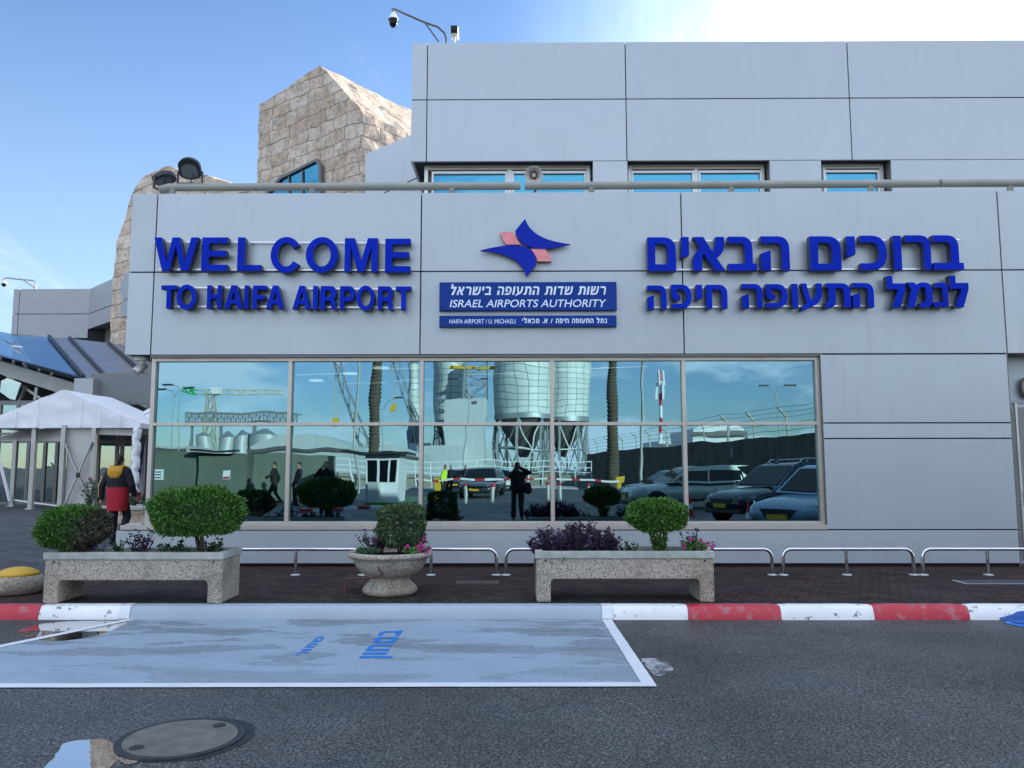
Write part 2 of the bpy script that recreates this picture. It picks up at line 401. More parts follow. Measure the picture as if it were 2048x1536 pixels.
# ================================================================ mesh building
class MB:
    def __init__(s): s.v = []; s.f = []; s.m = []; s.uv = None
    def add(s, vs, fs, mi=0, T=None):
        o = len(s.v)
        s.v += [tuple(T @ Vector(p)) if T is not None else tuple(p) for p in vs]
        s.f += [tuple(i + o for i in f) for f in fs]; s.m += [mi] * len(fs)
        return s
    def box(s, lo, hi, mi=0, T=None):
        x0, y0, z0 = lo; x1, y1, z1 = hi
        return s.add([(x0, y0, z0), (x1, y0, z0), (x1, y1, z0), (x0, y1, z0), (x0, y0, z1), (x1, y0, z1), (x1, y1, z1), (x0, y1, z1)],
                     [(0, 3, 2, 1), (4, 5, 6, 7), (0, 1, 5, 4), (1, 2, 6, 5), (2, 3, 7, 6), (3, 0, 4, 7)], mi, T)
    def cbox(s, c, d, mi=0, T=None):
        return s.box([c[i] - d[i] / 2 for i in range(3)], [c[i] + d[i] / 2 for i in range(3)], mi, T)
    def bar(s, a, b, w, h, mi=0, up=(0, 0, 1)):
        a = Vector(a); b = Vector(b); d = (b - a).normalized(); u = Vector(up)
        if abs(d.dot(u)) > .98: u = Vector((0, 1, 0))
        r = d.cross(u).normalized() * w / 2; u = r.cross(d).normalized() * h / 2
        vs = [a - r - u, a + r - u, a + r + u, a - r + u, b - r - u, b + r - u, b + r + u, b - r + u]
        return s.add(vs, [(0, 1, 2, 3), (7, 6, 5, 4), (0, 4, 5, 1), (1, 5, 6, 2), (2, 6, 7, 3), (3, 7, 4, 0)], mi)
    def tube(s, pts, r, n=10, mi=0, caps=True, squash=None):
        pts = [Vector(p) for p in pts]; N = len(pts)
        rs = r if isinstance(r, (list, tuple)) else [r] * N
        o = len(s.v); prev = None
        for i, p in enumerate(pts):
            d = (pts[min(i + 1, N - 1)] - pts[max(i - 1, 0)])
            d = d.normalized() if d.length > 1e-9 else Vector((0, 0, 1))
            if prev is None:
                a = Vector((0, 0, 1)) if abs(d.z) < .9 else Vector((0, 1, 0))
                u = d.cross(a).normalized()
            else:
                u = (prev - d * prev.dot(d)).normalized()
            prev = u; w = d.cross(u)
            for k in range(n):
                t = 2 * pi * k / n
                s.v.append(tuple(p + (u * cos(t) + w * sin(t)) * rs[i]))
        for i in range(N - 1):
            for k in range(n):
                a = o + i * n + k; b2 = o + i * n + (k + 1) % n
                s.f.append((a, b2, b2 + n, a + n)); s.m.append(mi)
        if caps:
            s.f.append(tuple(o + k for k in range(n - 1, -1, -1))); s.m.append(mi)
            s.f.append(tuple(o + (N - 1) * n + k for k in range(n))); s.m.append(mi)
        return s
    def lathe(s, prof, n=32, c=(0, 0, 0), mi=0, T=None, mats=None):
        o = len(s.v); vs = []; c = Vector(c)
        for (r, z) in prof:
            for k in range(n):
                t = 2 * pi * k / n
                p = Vector((r * cos(t), r * sin(t), z))
                vs.append((T @ p if T is not None else p) + c)
        s.v += [tuple(p) for p in vs]
        for i in range(len(prof) - 1):
            for k in range(n):
                a = o + i * n + k; b2 = o + i * n + (k + 1) % n
                s.f.append((a, b2, b2 + n, a + n)); s.m.append(mats[i] if mats else mi)
        s.f.append(tuple(o + k for k in range(n - 1, -1, -1))); s.m.append(mats[0] if mats else mi)
        s.f.append(tuple(o + (len(prof) - 1) * n + k for k in range(n))); s.m.append(mats[-1] if mats else mi)
        return s
    def ball(s, c, r, nu=14, nv=9, mi=0):
        rr = r if isinstance(r, (tuple, list)) else (r, r, r)
        vs = []; fs = []
        for i in range(nv + 1):
            ph = pi * i / nv
            for k in range(nu):
                t = 2 * pi * k / nu
                vs.append((c[0] + rr[0] * sin(ph) * cos(t), c[1] + rr[1] * sin(ph) * sin(t), c[2] + rr[2] * cos(ph)))
        for i in range(nv):
            for k in range(nu):
                a = i * nu + k; b2 = i * nu + (k + 1) % nu
                fs.append((a, a + nu, b2 + nu, b2))
        return s.add(vs, fs, mi)
    def prism(s, pts, off, mi=0, side=None, holes=()):
        # pts : planar loop of points (with optional holes), extruded by the vector off
        loops = [[Vector(p) for p in pts]] + [[Vector(p) for p in h] for h in holes]
        off = Vector(off); flat = [p for l in loops for p in l]
        tris = tessellate_polygon(loops); n = len(flat); o = len(s.v)
        s.v += [tuple(p) for p in flat] + [tuple(p + off) for p in flat]
        for t in tris:
            nrm = (flat[t[1]] - flat[t[0]]).cross(flat[t[2]] - flat[t[0]])
            if nrm.dot(off) > 0: t = t[::-1]
            s.f.append(tuple(o + i for i in t)); s.m.append(mi)
            s.f.append(tuple(o + n + i for i in t[::-1])); s.m.append(mi if side is None else side)
        q = 0
        for l in loops:
            L = len(l)
            for i in range(L):
                a = o + q + i; b2 = o + q + (i + 1) % L
                s.f.append((a, b2, b2 + n, a + n)); s.m.append(mi if side is None else side)
            q += L
        return s
    def mesh(s, name, mats):
        me = bpy.data.meshes.new(name)
        me.from_pydata([tuple(p) for p in s.v], [], s.f)
        for m in (mats if isinstance(mats, (list, tuple)) else [mats]): me.materials.append(m)
        me.polygons.foreach_set('material_index', s.m)
        return me
    def build(s, name, mats, parent=None, smooth=None, bevel=None, fix=True):
        me = s.mesh(name, mats)
        if fix:
            bm = bmesh.new(); bm.from_mesh(me); bmesh.ops.recalc_face_normals(bm, faces=bm.faces); bm.to_mesh(me); bm.free()
        o = bpy.data.objects.new(name, me); COL.objects.link(o)
        if parent is not None:
            o.parent = parent
            o.location = -Vector(parent.location) if parent.type == 'EMPTY' and parent.get('_w') else (0, 0, 0)
        if smooth is not None:
            me.polygons.foreach_set('use_smooth', [True] * len(me.polygons))
            if smooth < 180:
                me.set_sharp_from_angle(angle=radians(smooth))
        if bevel:
            md = o.modifiers.new('bevel', 'BEVEL'); md.width = bevel; md.segments = 2; md.limit_method = 'ANGLE'
            md.angle_limit = radians(40)
        return o
def tag(o, label=None, cat=None, group=None, kind=None):
    if label: o['label'] = label
    if cat: o['category'] = cat
    if group: o['group'] = group
    if kind: o['kind'] = kind
    return o
def thing(name, label, cat, loc=(0, 0, 0), rz=0.0, group=None, world=False):
    """an Empty at the thing's base; with world=True its parts are given in world coordinates"""
    o = bpy.data.objects.new(name, None); COL.objects.link(o)
    o.location = loc; o.rotation_euler = (0, 0, rz); o.empty_display_size = .2
    if world: o['_w'] = 1
    return tag(o, label, cat, group)
def structure(name, mb, mats, **k):
    return tag(mb.build(name, mats, **k), kind='structure')
def dup(root, loc, rz=None, label=None):
    r = root.copy(); COL.objects.link(r); r.location = loc
    if rz is not None: r.rotation_euler = (0, 0, rz)
    if label: r['label'] = label
    for ch in [q for q in bpy.data.objects if q.parent == root]:
        c = ch.copy(); COL.objects.link(c); c.parent = r
        for g in [q for q in bpy.data.objects if q.parent == ch]:
            d = g.copy(); COL.objects.link(d); d.parent = c
    return r
def frac(o):
    me = o.data
    return me
def uv_planar(o, k=1.0):
    """lay uv out in metres: u along the level direction of each face, v up (or up the slope)"""
    me = o.data; uv = me.uv_layers.new(name='metres')
    for p in me.polygons:
        n = p.normal
        u = Vector((-n.y, n.x, 0))
        u = u.normalized() if u.length > 1e-3 else Vector((1, 0, 0))
        w = n.cross(u)
        for li in p.loop_indices:
            c = me.vertices[me.loops[li].vertex_index].co
            uv.data[li].uv = (c.dot(u) * k, c.dot(w) * k)
def remesh(mb, voxel, smooth=4, name='tmp'):
    me = mb.mesh(name, [])
    o = bpy.data.objects.new(name, me); COL.objects.link(o)
    r = o.modifiers.new('r', 'REMESH'); r.mode = 'VOXEL'; r.voxel_size = voxel; r.use_smooth_shade = True
    if smooth:
        sm = o.modifiers.new('s', 'SMOOTH'); sm.factor = .5; sm.iterations = smooth
    dg = bpy.context.evaluated_depsgraph_get()
    out = bpy.data.meshes.new_from_object(o.evaluated_get(dg))
    bpy.data.objects.remove(o); bpy.data.meshes.remove(me)
    return out
def link_mesh(name, me, mats, parent=None, smooth=True):
    me.materials.clear()
    for m_ in (mats if isinstance(mats, (list, tuple)) else [mats]): me.materials.append(m_)
    if smooth: me.polygons.foreach_set('use_smooth', [True] * len(me.polygons))
    o = bpy.data.objects.new(name, me); COL.objects.link(o); me.name = name
    if parent is not None: o.parent = parent
    return o
def text_mesh(body, size, extrude=.002, offset=0.0, shear=0.0, spacing=1.0):
    cu = bpy.data.curves.new('t', 'FONT'); cu.body = body; cu.size = size; cu.extrude = extrude
    cu.offset = offset; cu.shear = shear; cu.space_character = spacing; cu.resolution_u = 4
    o = bpy.data.objects.new('t', cu); COL.objects.link(o)
    dg = bpy.context.evaluated_depsgraph_get()
    me = bpy.data.meshes.new_from_object(o.evaluated_get(dg))
    bpy.data.objects.remove(o)
    return me
def fit_text(me, ox, oy, ux, uy, w, h, n, lift=0.0):
    """place a text mesh so that it fills w x h from the corner (ox) along ux / uy, facing n"""
    xs = [v.co.x for v in me.vertices]; ys = [v.co.y for v in me.vertices]
    x0, x1, y0, y1 = min(xs), max(xs), min(ys), max(ys)
    ux = Vector(ux); uy = Vector(uy); n = Vector(n); o = Vector(ox)
    for v in me.vertices:
        v.co = o + ux * ((v.co.x - x0) / (x1 - x0) * w) + uy * ((v.co.y - y0) / (y1 - y0) * h) + n * (v.co.z + lift)
    return me

# ================================================================ ground
g = MB(); g.box((-400, -700, -.6), (400, 400, 0)); structure('road', g, M['asphalt'])
KY0 = gnd(1500, 1240).y           # foot of the kerb
KY1 = KY0 + .17                   # back of the kerb
BX = at(258, 543, D).x            # left corner of the terminal's fascia
pav = MB(); pav.box((BX - .3, KY1 + .21, -.3), (40, D + .3, PZ)); structure('pavement', pav, M['brick'])
edge = MB(); edge.box((BX - 1.5, KY1, -.3), (40, KY1 + .21, PZ - .001)); structure('pavement_edge', edge, M['brick_edge'])
pl = MB(); pl.box((-60, KY1, -.3), (BX - 1.5, KY1 + .21, PZ)); pl.box((-60, KY1 + .21, -.3), (BX - .3, D + .3, PZ)); pl.box((-60, D + .3, -.3), (BX + 14, 70, PZ))
structure('plaza', pl, M['plaza'])
# kerb : battered, rounded stones, painted in lengths
def kx(px): return gnd(px, 1238).x
segs = [(-30.0, kx(-130), 1), (kx(-130), kx(-20), 0), (kx(-20), kx(80), 1), (kx(80), kx(252), 0), (kx(252), kx(1214), 2), (kx(1214), kx(1375), 0),
        (kx(1375), kx(1560), 1), (kx(1560), kx(1745), 0), (kx(1745), kx(1935), 1), (kx(1935), kx(2120), 0)]
q = kx(2120); c = 1
while q < 26: segs.append((q, q + 1.0, c)); q += 1.0; c = 1 - c
prof = [(.0, -.2), (.0, .012), (.012, .06), (.030, .115), (.048, .133), (.075, .1405), (.17, .1405), (.17, -.2)]
kb = MB(); rnd = random.Random(3)
for (a, b, mi) in segs:
    n = max(2, int((b - a) / .12)); jog = 0 if mi == 2 else rnd.uniform(-.006, .006)
    xs = [a + .0015 + (b - a - .003) * i / n for i in range(n + 1)]
    o = len(kb.v); L = len(prof)
    for i, x in enumerate(xs):
        e = min(i, n - i); pinch = .006 if e == 0 and mi != 2 else 0
        for (dy, z) in prof:
            w = noise.noise(Vector((x * 6, z * 9, 1))) * .005 if z > .02 else 0
            kb.v.append((x, KY0 + dy + jog + w + pinch * (dy < .1), z - (pinch if z > .1 else 0) + w * .5))
    for i in range(n):
        for k in range(L - 1):
            kb.f.append((o + i * L + k, o + (i + 1) * L + k, o + (i + 1) * L + k + 1, o + i * L + k + 1)); kb.m.append(mi)
    for i in (0, n): kb.f.append(tuple(o + i * L + k for k in range(L))); kb.m.append(mi)
structure('kerb', kb, [M['kerb_white'], M['kerb_red'], M['kerb_bay']], smooth=35)
# painted parking bay
pA = gnd(268, 1241); pB = gnd(1212, 1241); pC = gnd(1312, 1373); pE = gnd(-420, 1386)
ya = KY0 - .002
bay = MB(); bay.prism([(pA.x, ya, .004), (pB.x, ya, .004), (pC.x, pC.y, .004), (pE.x, pC.y - .02, .004)], (0, 0, -.003))
structure('parking_bay', bay, M['bay'])
ln = MB()
def strip(mb, a, b, w, z, seed=0, n=24):
    a = Vector((a[0], a[1], 0)); b = Vector((b[0], b[1], 0)); d = (b - a).normalized(); r = Vector((d.y, -d.x, 0)) * w / 2
    o = len(mb.v)
    for i in range(n + 1):
        p = a + (b - a) * i / n
        e1 = 1 + .10 * noise.noise(Vector((i * .7, seed, 0))); e2 = 1 + .10 * noise.noise(Vector((i * .7, seed, 5)))
        mb.v += [tuple(p - r * e1 + Vector((0, 0, z))), tuple(p + r * e2 + Vector((0, 0, z)))]
    for i in range(n):
        k = o + 2 * i; mb.f.append((k, k + 1, k + 3, k + 2)); mb.m.append(0)
strip(ln, (pA.x - .045, ya), (pE.x, pC.y), .10, .008, 1)
strip(ln, (pB.x + .01, ya), (pC.x - .045, pC.y), .10, .008, 2)
strip(ln, (pE.x - .2, pC.y - .03), (pC.x, pC.y + .03), .11, .0085, 3)
for xx in (kx(252), kx(1214)):
    o = len(ln.v)
    for (dy, z) in prof[1:7]:
        ln.v += [(xx - .055, KY0 + dy - .008, z + .0035), (xx + .055, KY0 + dy - .008, z + .0035)]
    for i in range(5): ln.f.append((o + 2 * i, o + 2 * i + 1, o + 2 * i + 3, o + 2 * i + 2)); ln.m.append(0)
structure('bay_line', ln, M['line'], fix=False)
kp = MB(); n = 12
for i in range(n + 1):
    t = i / n; x = kx(1992) + (kx(2160) - kx(1992)) * t; zt2 = .012 + .085 * sin(pi * min(1, .12 + t * .8))
    for k, (dy, z) in enumerate(((-.004, .004), (.010, min(.06, zt2 * .6)), (.026, zt2))): kp.v.append((x, KY0 + dy - .008, z + .002))
    if i: o = (i - 1) * 3; kp.f += [(o, o + 3, o + 4, o + 1), (o + 1, o + 4, o + 5, o + 2)]; kp.m += [0, 0]
structure('kerb_paint', kp, M['lid_blue'], fix=False)
# stencilled words on the bay, turned a quarter turn
def road_word(body, px_l, px_r, py_t, py_b, name):
    far = gnd((px_l + px_r) / 2, py_t).y; near = gnd((px_l + px_r) / 2, py_b).y
    x0 = gnd(px_l, py_b).x + .02; x1 = gnd(px_r, py_t).x
    w = far - near; h = x1 - x0
    # reading runs towards the viewer : letter-right = +Y, letter-up = -X
    mb = heb_line(body, Vector((x1, near, .0075)), Vector((0, 1, 0)), Vector((-1, 0, 0)), w, h, Vector((0, 0, .0006)), 0, True)
    tag(mb.build(name, M['road_blue']), kind='structure')
# puddles
def puddle(pts, z, seed, asp=(1, 1)):
    c = sum((Vector(p) for p in pts), Vector()) / len(pts); loop = []
    P = [Vector(p) for p in pts]; n = len(P)
    for i in range(n):
        for k in range(6):
            t = k / 6
            p0, p1, p2, p3 = P[i - 1], P[i], P[(i + 1) % n], P[(i + 2) % n]
            p = .5 * ((2 * p1) + (-p0 + p2) * t + (2 * p0 - 5 * p1 + 4 * p2 - p3) * t * t + (-p0 + 3 * p1 - 3 * p2 + p3) * t ** 3)
            w = noise.noise(Vector((p.x * 14, p.y * 14, seed))) * .022
            p = p + (p - c).normalized() * w; loop.append((p.x, p.y, z))
    mb = MB(); mb.prism(loop, (0, 0, -.002)); return mb
def gp(L): return [gnd(a, b) for a, b in L]
structure('puddle', puddle(gp([(30, 1268), (75, 1250), (150, 1243), (236, 1243), (250, 1249), (205, 1268), (150, 1280), (90, 1282)]), .0045, 1), M['water'])
structure('puddle', puddle(gp([(90, 1560), (110, 1510), (140, 1484), (200, 1480), (222, 1486), (232, 1500), (236, 1520), (215, 1540), (190, 1565)]), .0045, 2), M['water'])
structure('puddle', puddle(gp([(238, 1516), (262, 1508), (290, 1514), (270, 1526), (246, 1528)]), .0045, 4), M['water'])
structure('paint_smear', puddle(gp([(1283, 1320), (1310, 1318), (1344, 1332), (1342, 1346), (1312, 1352), (1296, 1338)]), .0045, 3), paint('smeared_paint', (.40, .42, .44), (.42, .56), (.06, .063, .066), rough=.3, ws=7))

# ================================================================ the terminal
term = thing('terminal_building', 'grey metal-clad airport terminal with wide mirrored window and blue signs on its fascia', 'building', (0, D, 0), world=True)
GAP = .018
def cladding(mb, x0, x1, z0, z1, y, t=.05, mi=0, gl=1, gr=1, gb=1, gt=1):
    h = GAP / 2
    mb.box((x0 + h * gl, y, z0 + h * gb), (x1 - h * gr, y + t, z1 - h * gt), mi)
zT, zM, zB = Z(385), Z(542.5), Z(708)
zP, z0 = Z(1060), PZ + .05
XR = 26.0
xs = [BX, X(308.5), X(841.5), X(1365), X(2004), X(2620), X(3250), XR]
f = MB()
for i in range(len(xs) - 1):
    gl, gr = (0 if i == 0 else 1), 1
    cladding(f, xs[i], xs[i + 1], zM, zT, D, gl=gl, gt=0)
    cladding(f, xs[i], xs[i + 1], zB, zM, D, gl=gl, gb=0)
xw0, xw1 = X(300, 880), X(1648, 880)
xr1 = X(2024, 880)
rows = [zB - .012, Z(847), Z(878), zP]
for a, b in zip(rows[1:], rows[:-1]): cladding(f, xw1, xr1, a, b, D, gl=0, gr=0)
cladding(f, BX, xr1, z0, zP, D, gl=0, gr=0, gb=0)
f.build('cladding', M['clad'], term, bevel=.004)
k = MB()
k.box((BX + .01, D + .045, zB + .004), (XR, D + .3, zT - .03))                       # behind the fascia's joints
k.box((xw1 + .012, D + .045, PZ), (xr1 - .012, D + .12, zB))
k.box((BX + .012, D + .055, PZ - .1), (xr1 - .012, D + .30, zP - .012))
k.build('joint_backing', M['clad_dark'], term)
s = MB(); s.box((BX, D + .3, zB), (BX + .06, D + 46, zT)); s.build('side_cladding', M['clad'], term)  # unseen depth lengthened far back so the building shades the tent
s = MB(); s.box((XR - .1, D + .3, zB), (XR, D + 46, zT)); s.build('side_cladding', M['clad'], term)
s = MB(); s.box((BX + .06, D + .3, zB + .001), (xw0 - .05, D + 16, zB + .05)); s.build('soffit', M['clad'], term)
s = MB(); s.box((BX, D + .3, z0), (BX + .06, D + 4, zP - .04)); s.build('plinth_side', M['clad'], term)
s = MB(); s.box((BX, D + .3, zP - .04), (xw0, D + 4, zP)); s.build('plinth_top', M['clad'], term)
r = MB(); r.box((BX + .06, D + .3, zT - .35), (XR - .1, D + 46, zT - .12)); r.box((BX + .06, D + .06, zT - .03), (XR - .1, D + .3, zT - .005))
r.build('roof', M['concrete_lt'], term)
# big window : frame, sill and ten panes
fw = MB(); mxs = [579, 843, 1104.5, 1368.5]; FT = .058
gy0, gy1 = G - .06, G + .05
wz0, wz1 = Z(1050), Z(713)
xl, xr = X(308, 880, G), X(1636, 880, G)
fw.box((xl - FT, gy0, wz0), (xl + .004, gy1, wz1)); fw.box((xr - .02, gy0, wz0), (xr + FT, gy1, wz1))
fw.box((xl + .004, gy0, wz1 - .055), (xr - .02, gy1, wz1)); fw.box((xl + .004, gy0, wz0), (xr - .02, gy1, wz0 + .045))
cx = [X(p, 880, G) for p in mxs]
for x in cx: fw.box((x - FT / 2, gy0 - .003, wz0 + .045), (x + FT / 2, gy1, wz1 - .055))
zt = Z(848, G)
edges = [xl + .004] + [e for x in cx for e in (x - FT / 2, x + FT / 2)] + [xr - .02]
for i in range(0, len(edges), 2): fw.box((edges[i], gy0 - .001, zt - .024), (edges[i + 1], gy1, zt + .024))
fw.box((BX + .06, D - .012, zP + .004), (xw1 - .002, G + .05, wz0 - .002))                    # sill board
win = thing('window', None, None); win.parent = term; win.location = (0, -D, 0)
def part(mb, name, mats, par, **k):
    o = mb.build(name, mats, None, **k); o.parent = par; return o
part(fw, 'frame', M['frame'], win, bevel=.003)
rv = MB()
rv.box((xr + FT, D + .01, zP + .03), (xw1 - .001, G + .05, zB - .002)); rv.box((xl - FT, D + .02, wz1), (xr + FT, G + .05, zB - .004))
part(rv, 'reveal', M['frame_dk'], win)
pid = 0
for i in range(0, len(edges), 2):
    for (a, b) in ((wz0 + .045, zt - .024), (zt + .024, wz1 - .055)):
        p = MB(); tx = random.Random(11 + pid).uniform(-.0008, .0008); ty = random.Random(50 + pid).uniform(-.0010, .0010); pid += 1
        w = edges[i + 1] - edges[i]; h = b - a
        p.add([(edges[i], G - tx * w / 2, a), (edges[i + 1], G + tx * w / 2, a), (edges[i + 1], G + tx * w / 2 + ty * h, b), (edges[i], G - tx * w / 2 + ty * h, b)], [(0, 1, 2, 3)])
        part(p, 'pane', M['glass'], win, fix=False)
# the room behind it
rm = MB(); by = G + 5.5
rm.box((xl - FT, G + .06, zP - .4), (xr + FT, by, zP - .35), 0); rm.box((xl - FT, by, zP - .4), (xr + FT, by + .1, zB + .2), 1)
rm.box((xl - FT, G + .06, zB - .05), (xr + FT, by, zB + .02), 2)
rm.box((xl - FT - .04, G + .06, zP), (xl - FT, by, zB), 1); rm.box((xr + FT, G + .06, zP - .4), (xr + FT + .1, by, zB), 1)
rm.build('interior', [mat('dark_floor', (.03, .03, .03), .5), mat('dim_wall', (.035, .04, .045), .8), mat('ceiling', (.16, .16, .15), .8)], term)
for (px, py, Y, w, dep) in [(640, 764, G + 2.0, .85, .10), (735, 789, G + 3.5, .85, .09), (808, 739, G + 1.2, .8, .09), (985, 765, G + 2.0, 1.0, .09), (1160, 745, G + 1.3, .95, .09), (1240, 736, G + 1.1, .85, .09), (825, 779, G + 3.0, .7, .09), (343, 761, G + 2.2, .4, .09)]:
    x = at(px, py, Y).x; l = MB(); l.add([(x - w / 2, Y, zB - .06), (x + w / 2, Y - .22, zB - .06), (x + w / 2, Y - .22 + dep * .6, zB - .06), (x - w / 2, Y + dep * .6, zB - .06)], [(0, 1, 2, 3)]); l.build('ceiling_lamp', M['lamp_on'], term)
for (px, Y) in [(633, G + 2.9), (700, G + 1.8), (762, G + 1.0)]:
    x = at(px, 740, Y).x; l = MB(); l.lathe([(.001, 0), (.13, .0), (.13, .02), (.001, .02)], 20, (x, Y, zB - .075)); l.build('ceiling_lamp', M['lamp_on'], term)
# recess with the louvred door on the right
dr = MB(); yb = D + .42
dr.box((xr1, D + .012, PZ), (xr1 + .022, yb, zB), 1)
dr.box((xr1 + .022, yb, PZ), (XR, yb + .1, zB - .001), 0)
dr.box((xr1 + .0, D + .05, zB - .001), (XR, yb + .1, zB + .003), 1)
dr.build('recess_wall', [M['clad'], M['frame_dk']], term)
lv = thing('service_door', None, None); lv.parent = term; lv.location = (0, -D, 0)
dx0 = X(2027, 1000, yb); zd = Z(808, yb)
e = MB(); e.box((dx0 - .03, yb - .03, zd), (dx0 + 1.8, yb, zd + .05)); e.box((dx0 - .03, yb - .03, PZ), (dx0, yb, zd)); part(e, 'frame', M['clad_far'], lv)
e = MB(); z = PZ + .12
while z < zd - .08:
    e.add([(dx0, yb - .012, z), (dx0 + .085, yb - .012, z), (dx0 + .085, yb - .042, z + .055), (dx0, yb - .042, z + .055)], [(0, 1, 2, 3)]); z += .062
e.box((dx0 + .09, yb - .045, PZ + .05), (dx0 + .12, yb - .002, zd)); z = PZ + .12
while z < zd - .08:
    e.add([(dx0 + .12, yb - .012, z), (dx0 + 1.7, yb - .012, z), (dx0 + 1.7, yb - .042, z + .055), (dx0 + .12, yb - .042, z + .055)], [(0, 1, 2, 3)]); z += .062
part(e, 'louvre', M['frame_lt'], lv, fix=False)
e = MB(); e.box((dx0 + .135, yb - .075, 1.0), (dx0 + .165, yb - .045, 1.22)); part(e, 'handle', M['frame_lt'], lv)
wl_ = thing('wall_lamp', 'oval bulkhead lamp on the wall above the louvred door at the right edge', 'lamp', (0, 0, 0))
p = at(2052, 776, yb - .05)
T = Matrix.Translation(p) @ Matrix.Rotation(pi / 2, 4, 'X') @ Matrix.Diagonal((.75, 1.25, 1, 1))
l = MB(); l.lathe([(.13, 0), (.135, .02), (.125, .045), (.11, .05)], 26, T=T); l.build('housing', M['frame_dk'], wl_, smooth=40)
l = MB(); l.lathe([(.108, .04), (.10, .075), (.07, .098), (.02, .106)], 26, T=T); l.build('diffuser', M['offwhite'], wl_, smooth=60)

# upper storey
ux = [X(823, 200, U), X(854, 200, U), X(1252, 200, U), X(1699, 200, U), X(2160, 200, U), X(2640, 200, U), XR]
uz = [Z(322, U), Z(199, U), Z(85, U)]
f = MB()
for i in range(len(ux) - 1):
    for a, b in zip(uz[:-1], uz[1:]):
        cladding(f, ux[i], ux[i + 1], a, b, U, gl=0 if i == 0 else 1, gb=0 if a == uz[0] else 1, gt=0 if b == uz[2] else 1)
uw = [(X(1186, 345, U), X(1255, 345, U)), (X(1540, 345, U), X(1643, 345, U)), (X(1783, 345, U), XR)]
zroof = zT - .12
for a, b in uw: cladding(f, a, b, zroof, uz[0], U, gl=0, gr=0, gb=0)
f.build('upper_cladding', M['clad'], term, bevel=.004)
k = MB(); k.box((ux[0] + .012, U + .045, uz[0] + .006), (XR, U + .25, uz[2] - .02))
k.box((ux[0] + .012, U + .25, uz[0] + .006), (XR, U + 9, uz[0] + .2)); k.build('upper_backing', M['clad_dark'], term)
sd = MB(); sd.box((ux[0], U + .05, uz[0]), (ux[0] + .05, U + 38, uz[2])); sd.box((ux[0] + .05, U + .05, uz[2] - .06), (XR, U + 38, uz[2] - .02))  # upper block also stretched back, out of view, to block sun from the tent
sd.box((XR - .05, U + .05, zroof), (XR, U + 38, uz[2] - .07)); sd.box((ux[0] + .05, U + 37.9, zroof), (XR - .05, U + 38, uz[2] - .07))
sd.build('upper_side', M['clad'], term)
RY = U + .27                                   # plane of the upper windows
wall_x = X(849, 350, RY)
k = MB(); k.box((wall_x, RY + .12, zroof), (XR - .06, RY + .2, uz[0] + .004)); k.box((wall_x, RY + .05, zroof), (wall_x + .05, U + 9, uz[0] + .004))
for a, b in uw:
    k.box((a + .002, U + .052, zroof), (a + .03, RY + .12, uz[0] + .003)); k.box((min(b, XR - .1) - .03, U + .052, zroof), (min(b, XR - .1) - .002, RY + .12, uz[0] + .003))
k.build('upper_wall', M['frame_dk'], term)
def upper_window(x0, x1, lights, left_cap=False):
    w = thing('upper_window', None, None); w.parent = term; w.location = (0, -D, 0)
    zt_ = Z(330.5, RY); fr = MB(); y0_, y1_ = RY - .05, RY + .08
    for kx_ in (x0, x1 - .07): fr.box((kx_, y0_ + .02, zroof), (kx_ + .07, y1_, zt_))
    zs = zt_ - .115
    n = len(lights)
    for (a, b) in lights:
        for (q0, q1) in ((a, a + .035), (b - .035, b)): fr.box((q0, y0_, zroof), (q1, y1_, zs - .02))
        fr.box((a + .035, y0_, zs - .065), (b - .035, y1_, zs - .02))
    for (a, b), (c_, d_) in zip(lights[:-1], lights[1:]): fr.box((b + .004, y0_ + .02, zroof), (c_ - .004, y1_, zt_ - .06))
    part(fr, 'frame', M['frame_lt'], w)
    sh = MB()
    for i in range(2): sh.box((x0 + .07, y0_ + .01, zt_ - .055 * (i + 1) + .006), (x1 - .07, y1_, zt_ - .055 * i))
    part(sh, 'shutter_box', M['frame'], w, bevel=.004)
    for (a, b) in lights:
        p_ = MB(); p_.add([(a + .035, RY, zroof), (b - .035, RY, zroof), (b - .035, RY + .003, zs - .065), (a + .035, RY + .003, zs - .065)], [(0, 1, 2, 3)])
        part(p_, 'pane', M['glass_up'], w, fix=False)
def ux_(p): return X(p, 355, RY)
upper_window(ux_(849), ux_(1180), [(ux_(864), ux_(1014)), (ux_(1024), ux_(1172))])
upper_window(ux_(1256), ux_(1528), [(ux_(1262), ux_(1387)), (ux_(1396), ux_(1522))])
upper_window(ux_(1644), ux_(1766), [(ux_(1645), ux_(1757))])
# metal-clad wing between the stone tower and the upper storey
WY = U + 5.5
wg = MB(); wp = [at(a, b, WY) for a, b in [(731, 420), (731, 308), (823, 270), (1100, 158), (1100, 420)]]
wg.prism(wp, (0, 3.0, 0)); wg.build('side_wing', M['clad'], term)
wj = MB(); wj.bar(at(768, 386, WY) + Vector((0, -.002, 0)), at(856, 346, WY) + Vector((0, -.002, 0)), .004, .025); wj.build('wing_joint', M['clad_dark'], term)

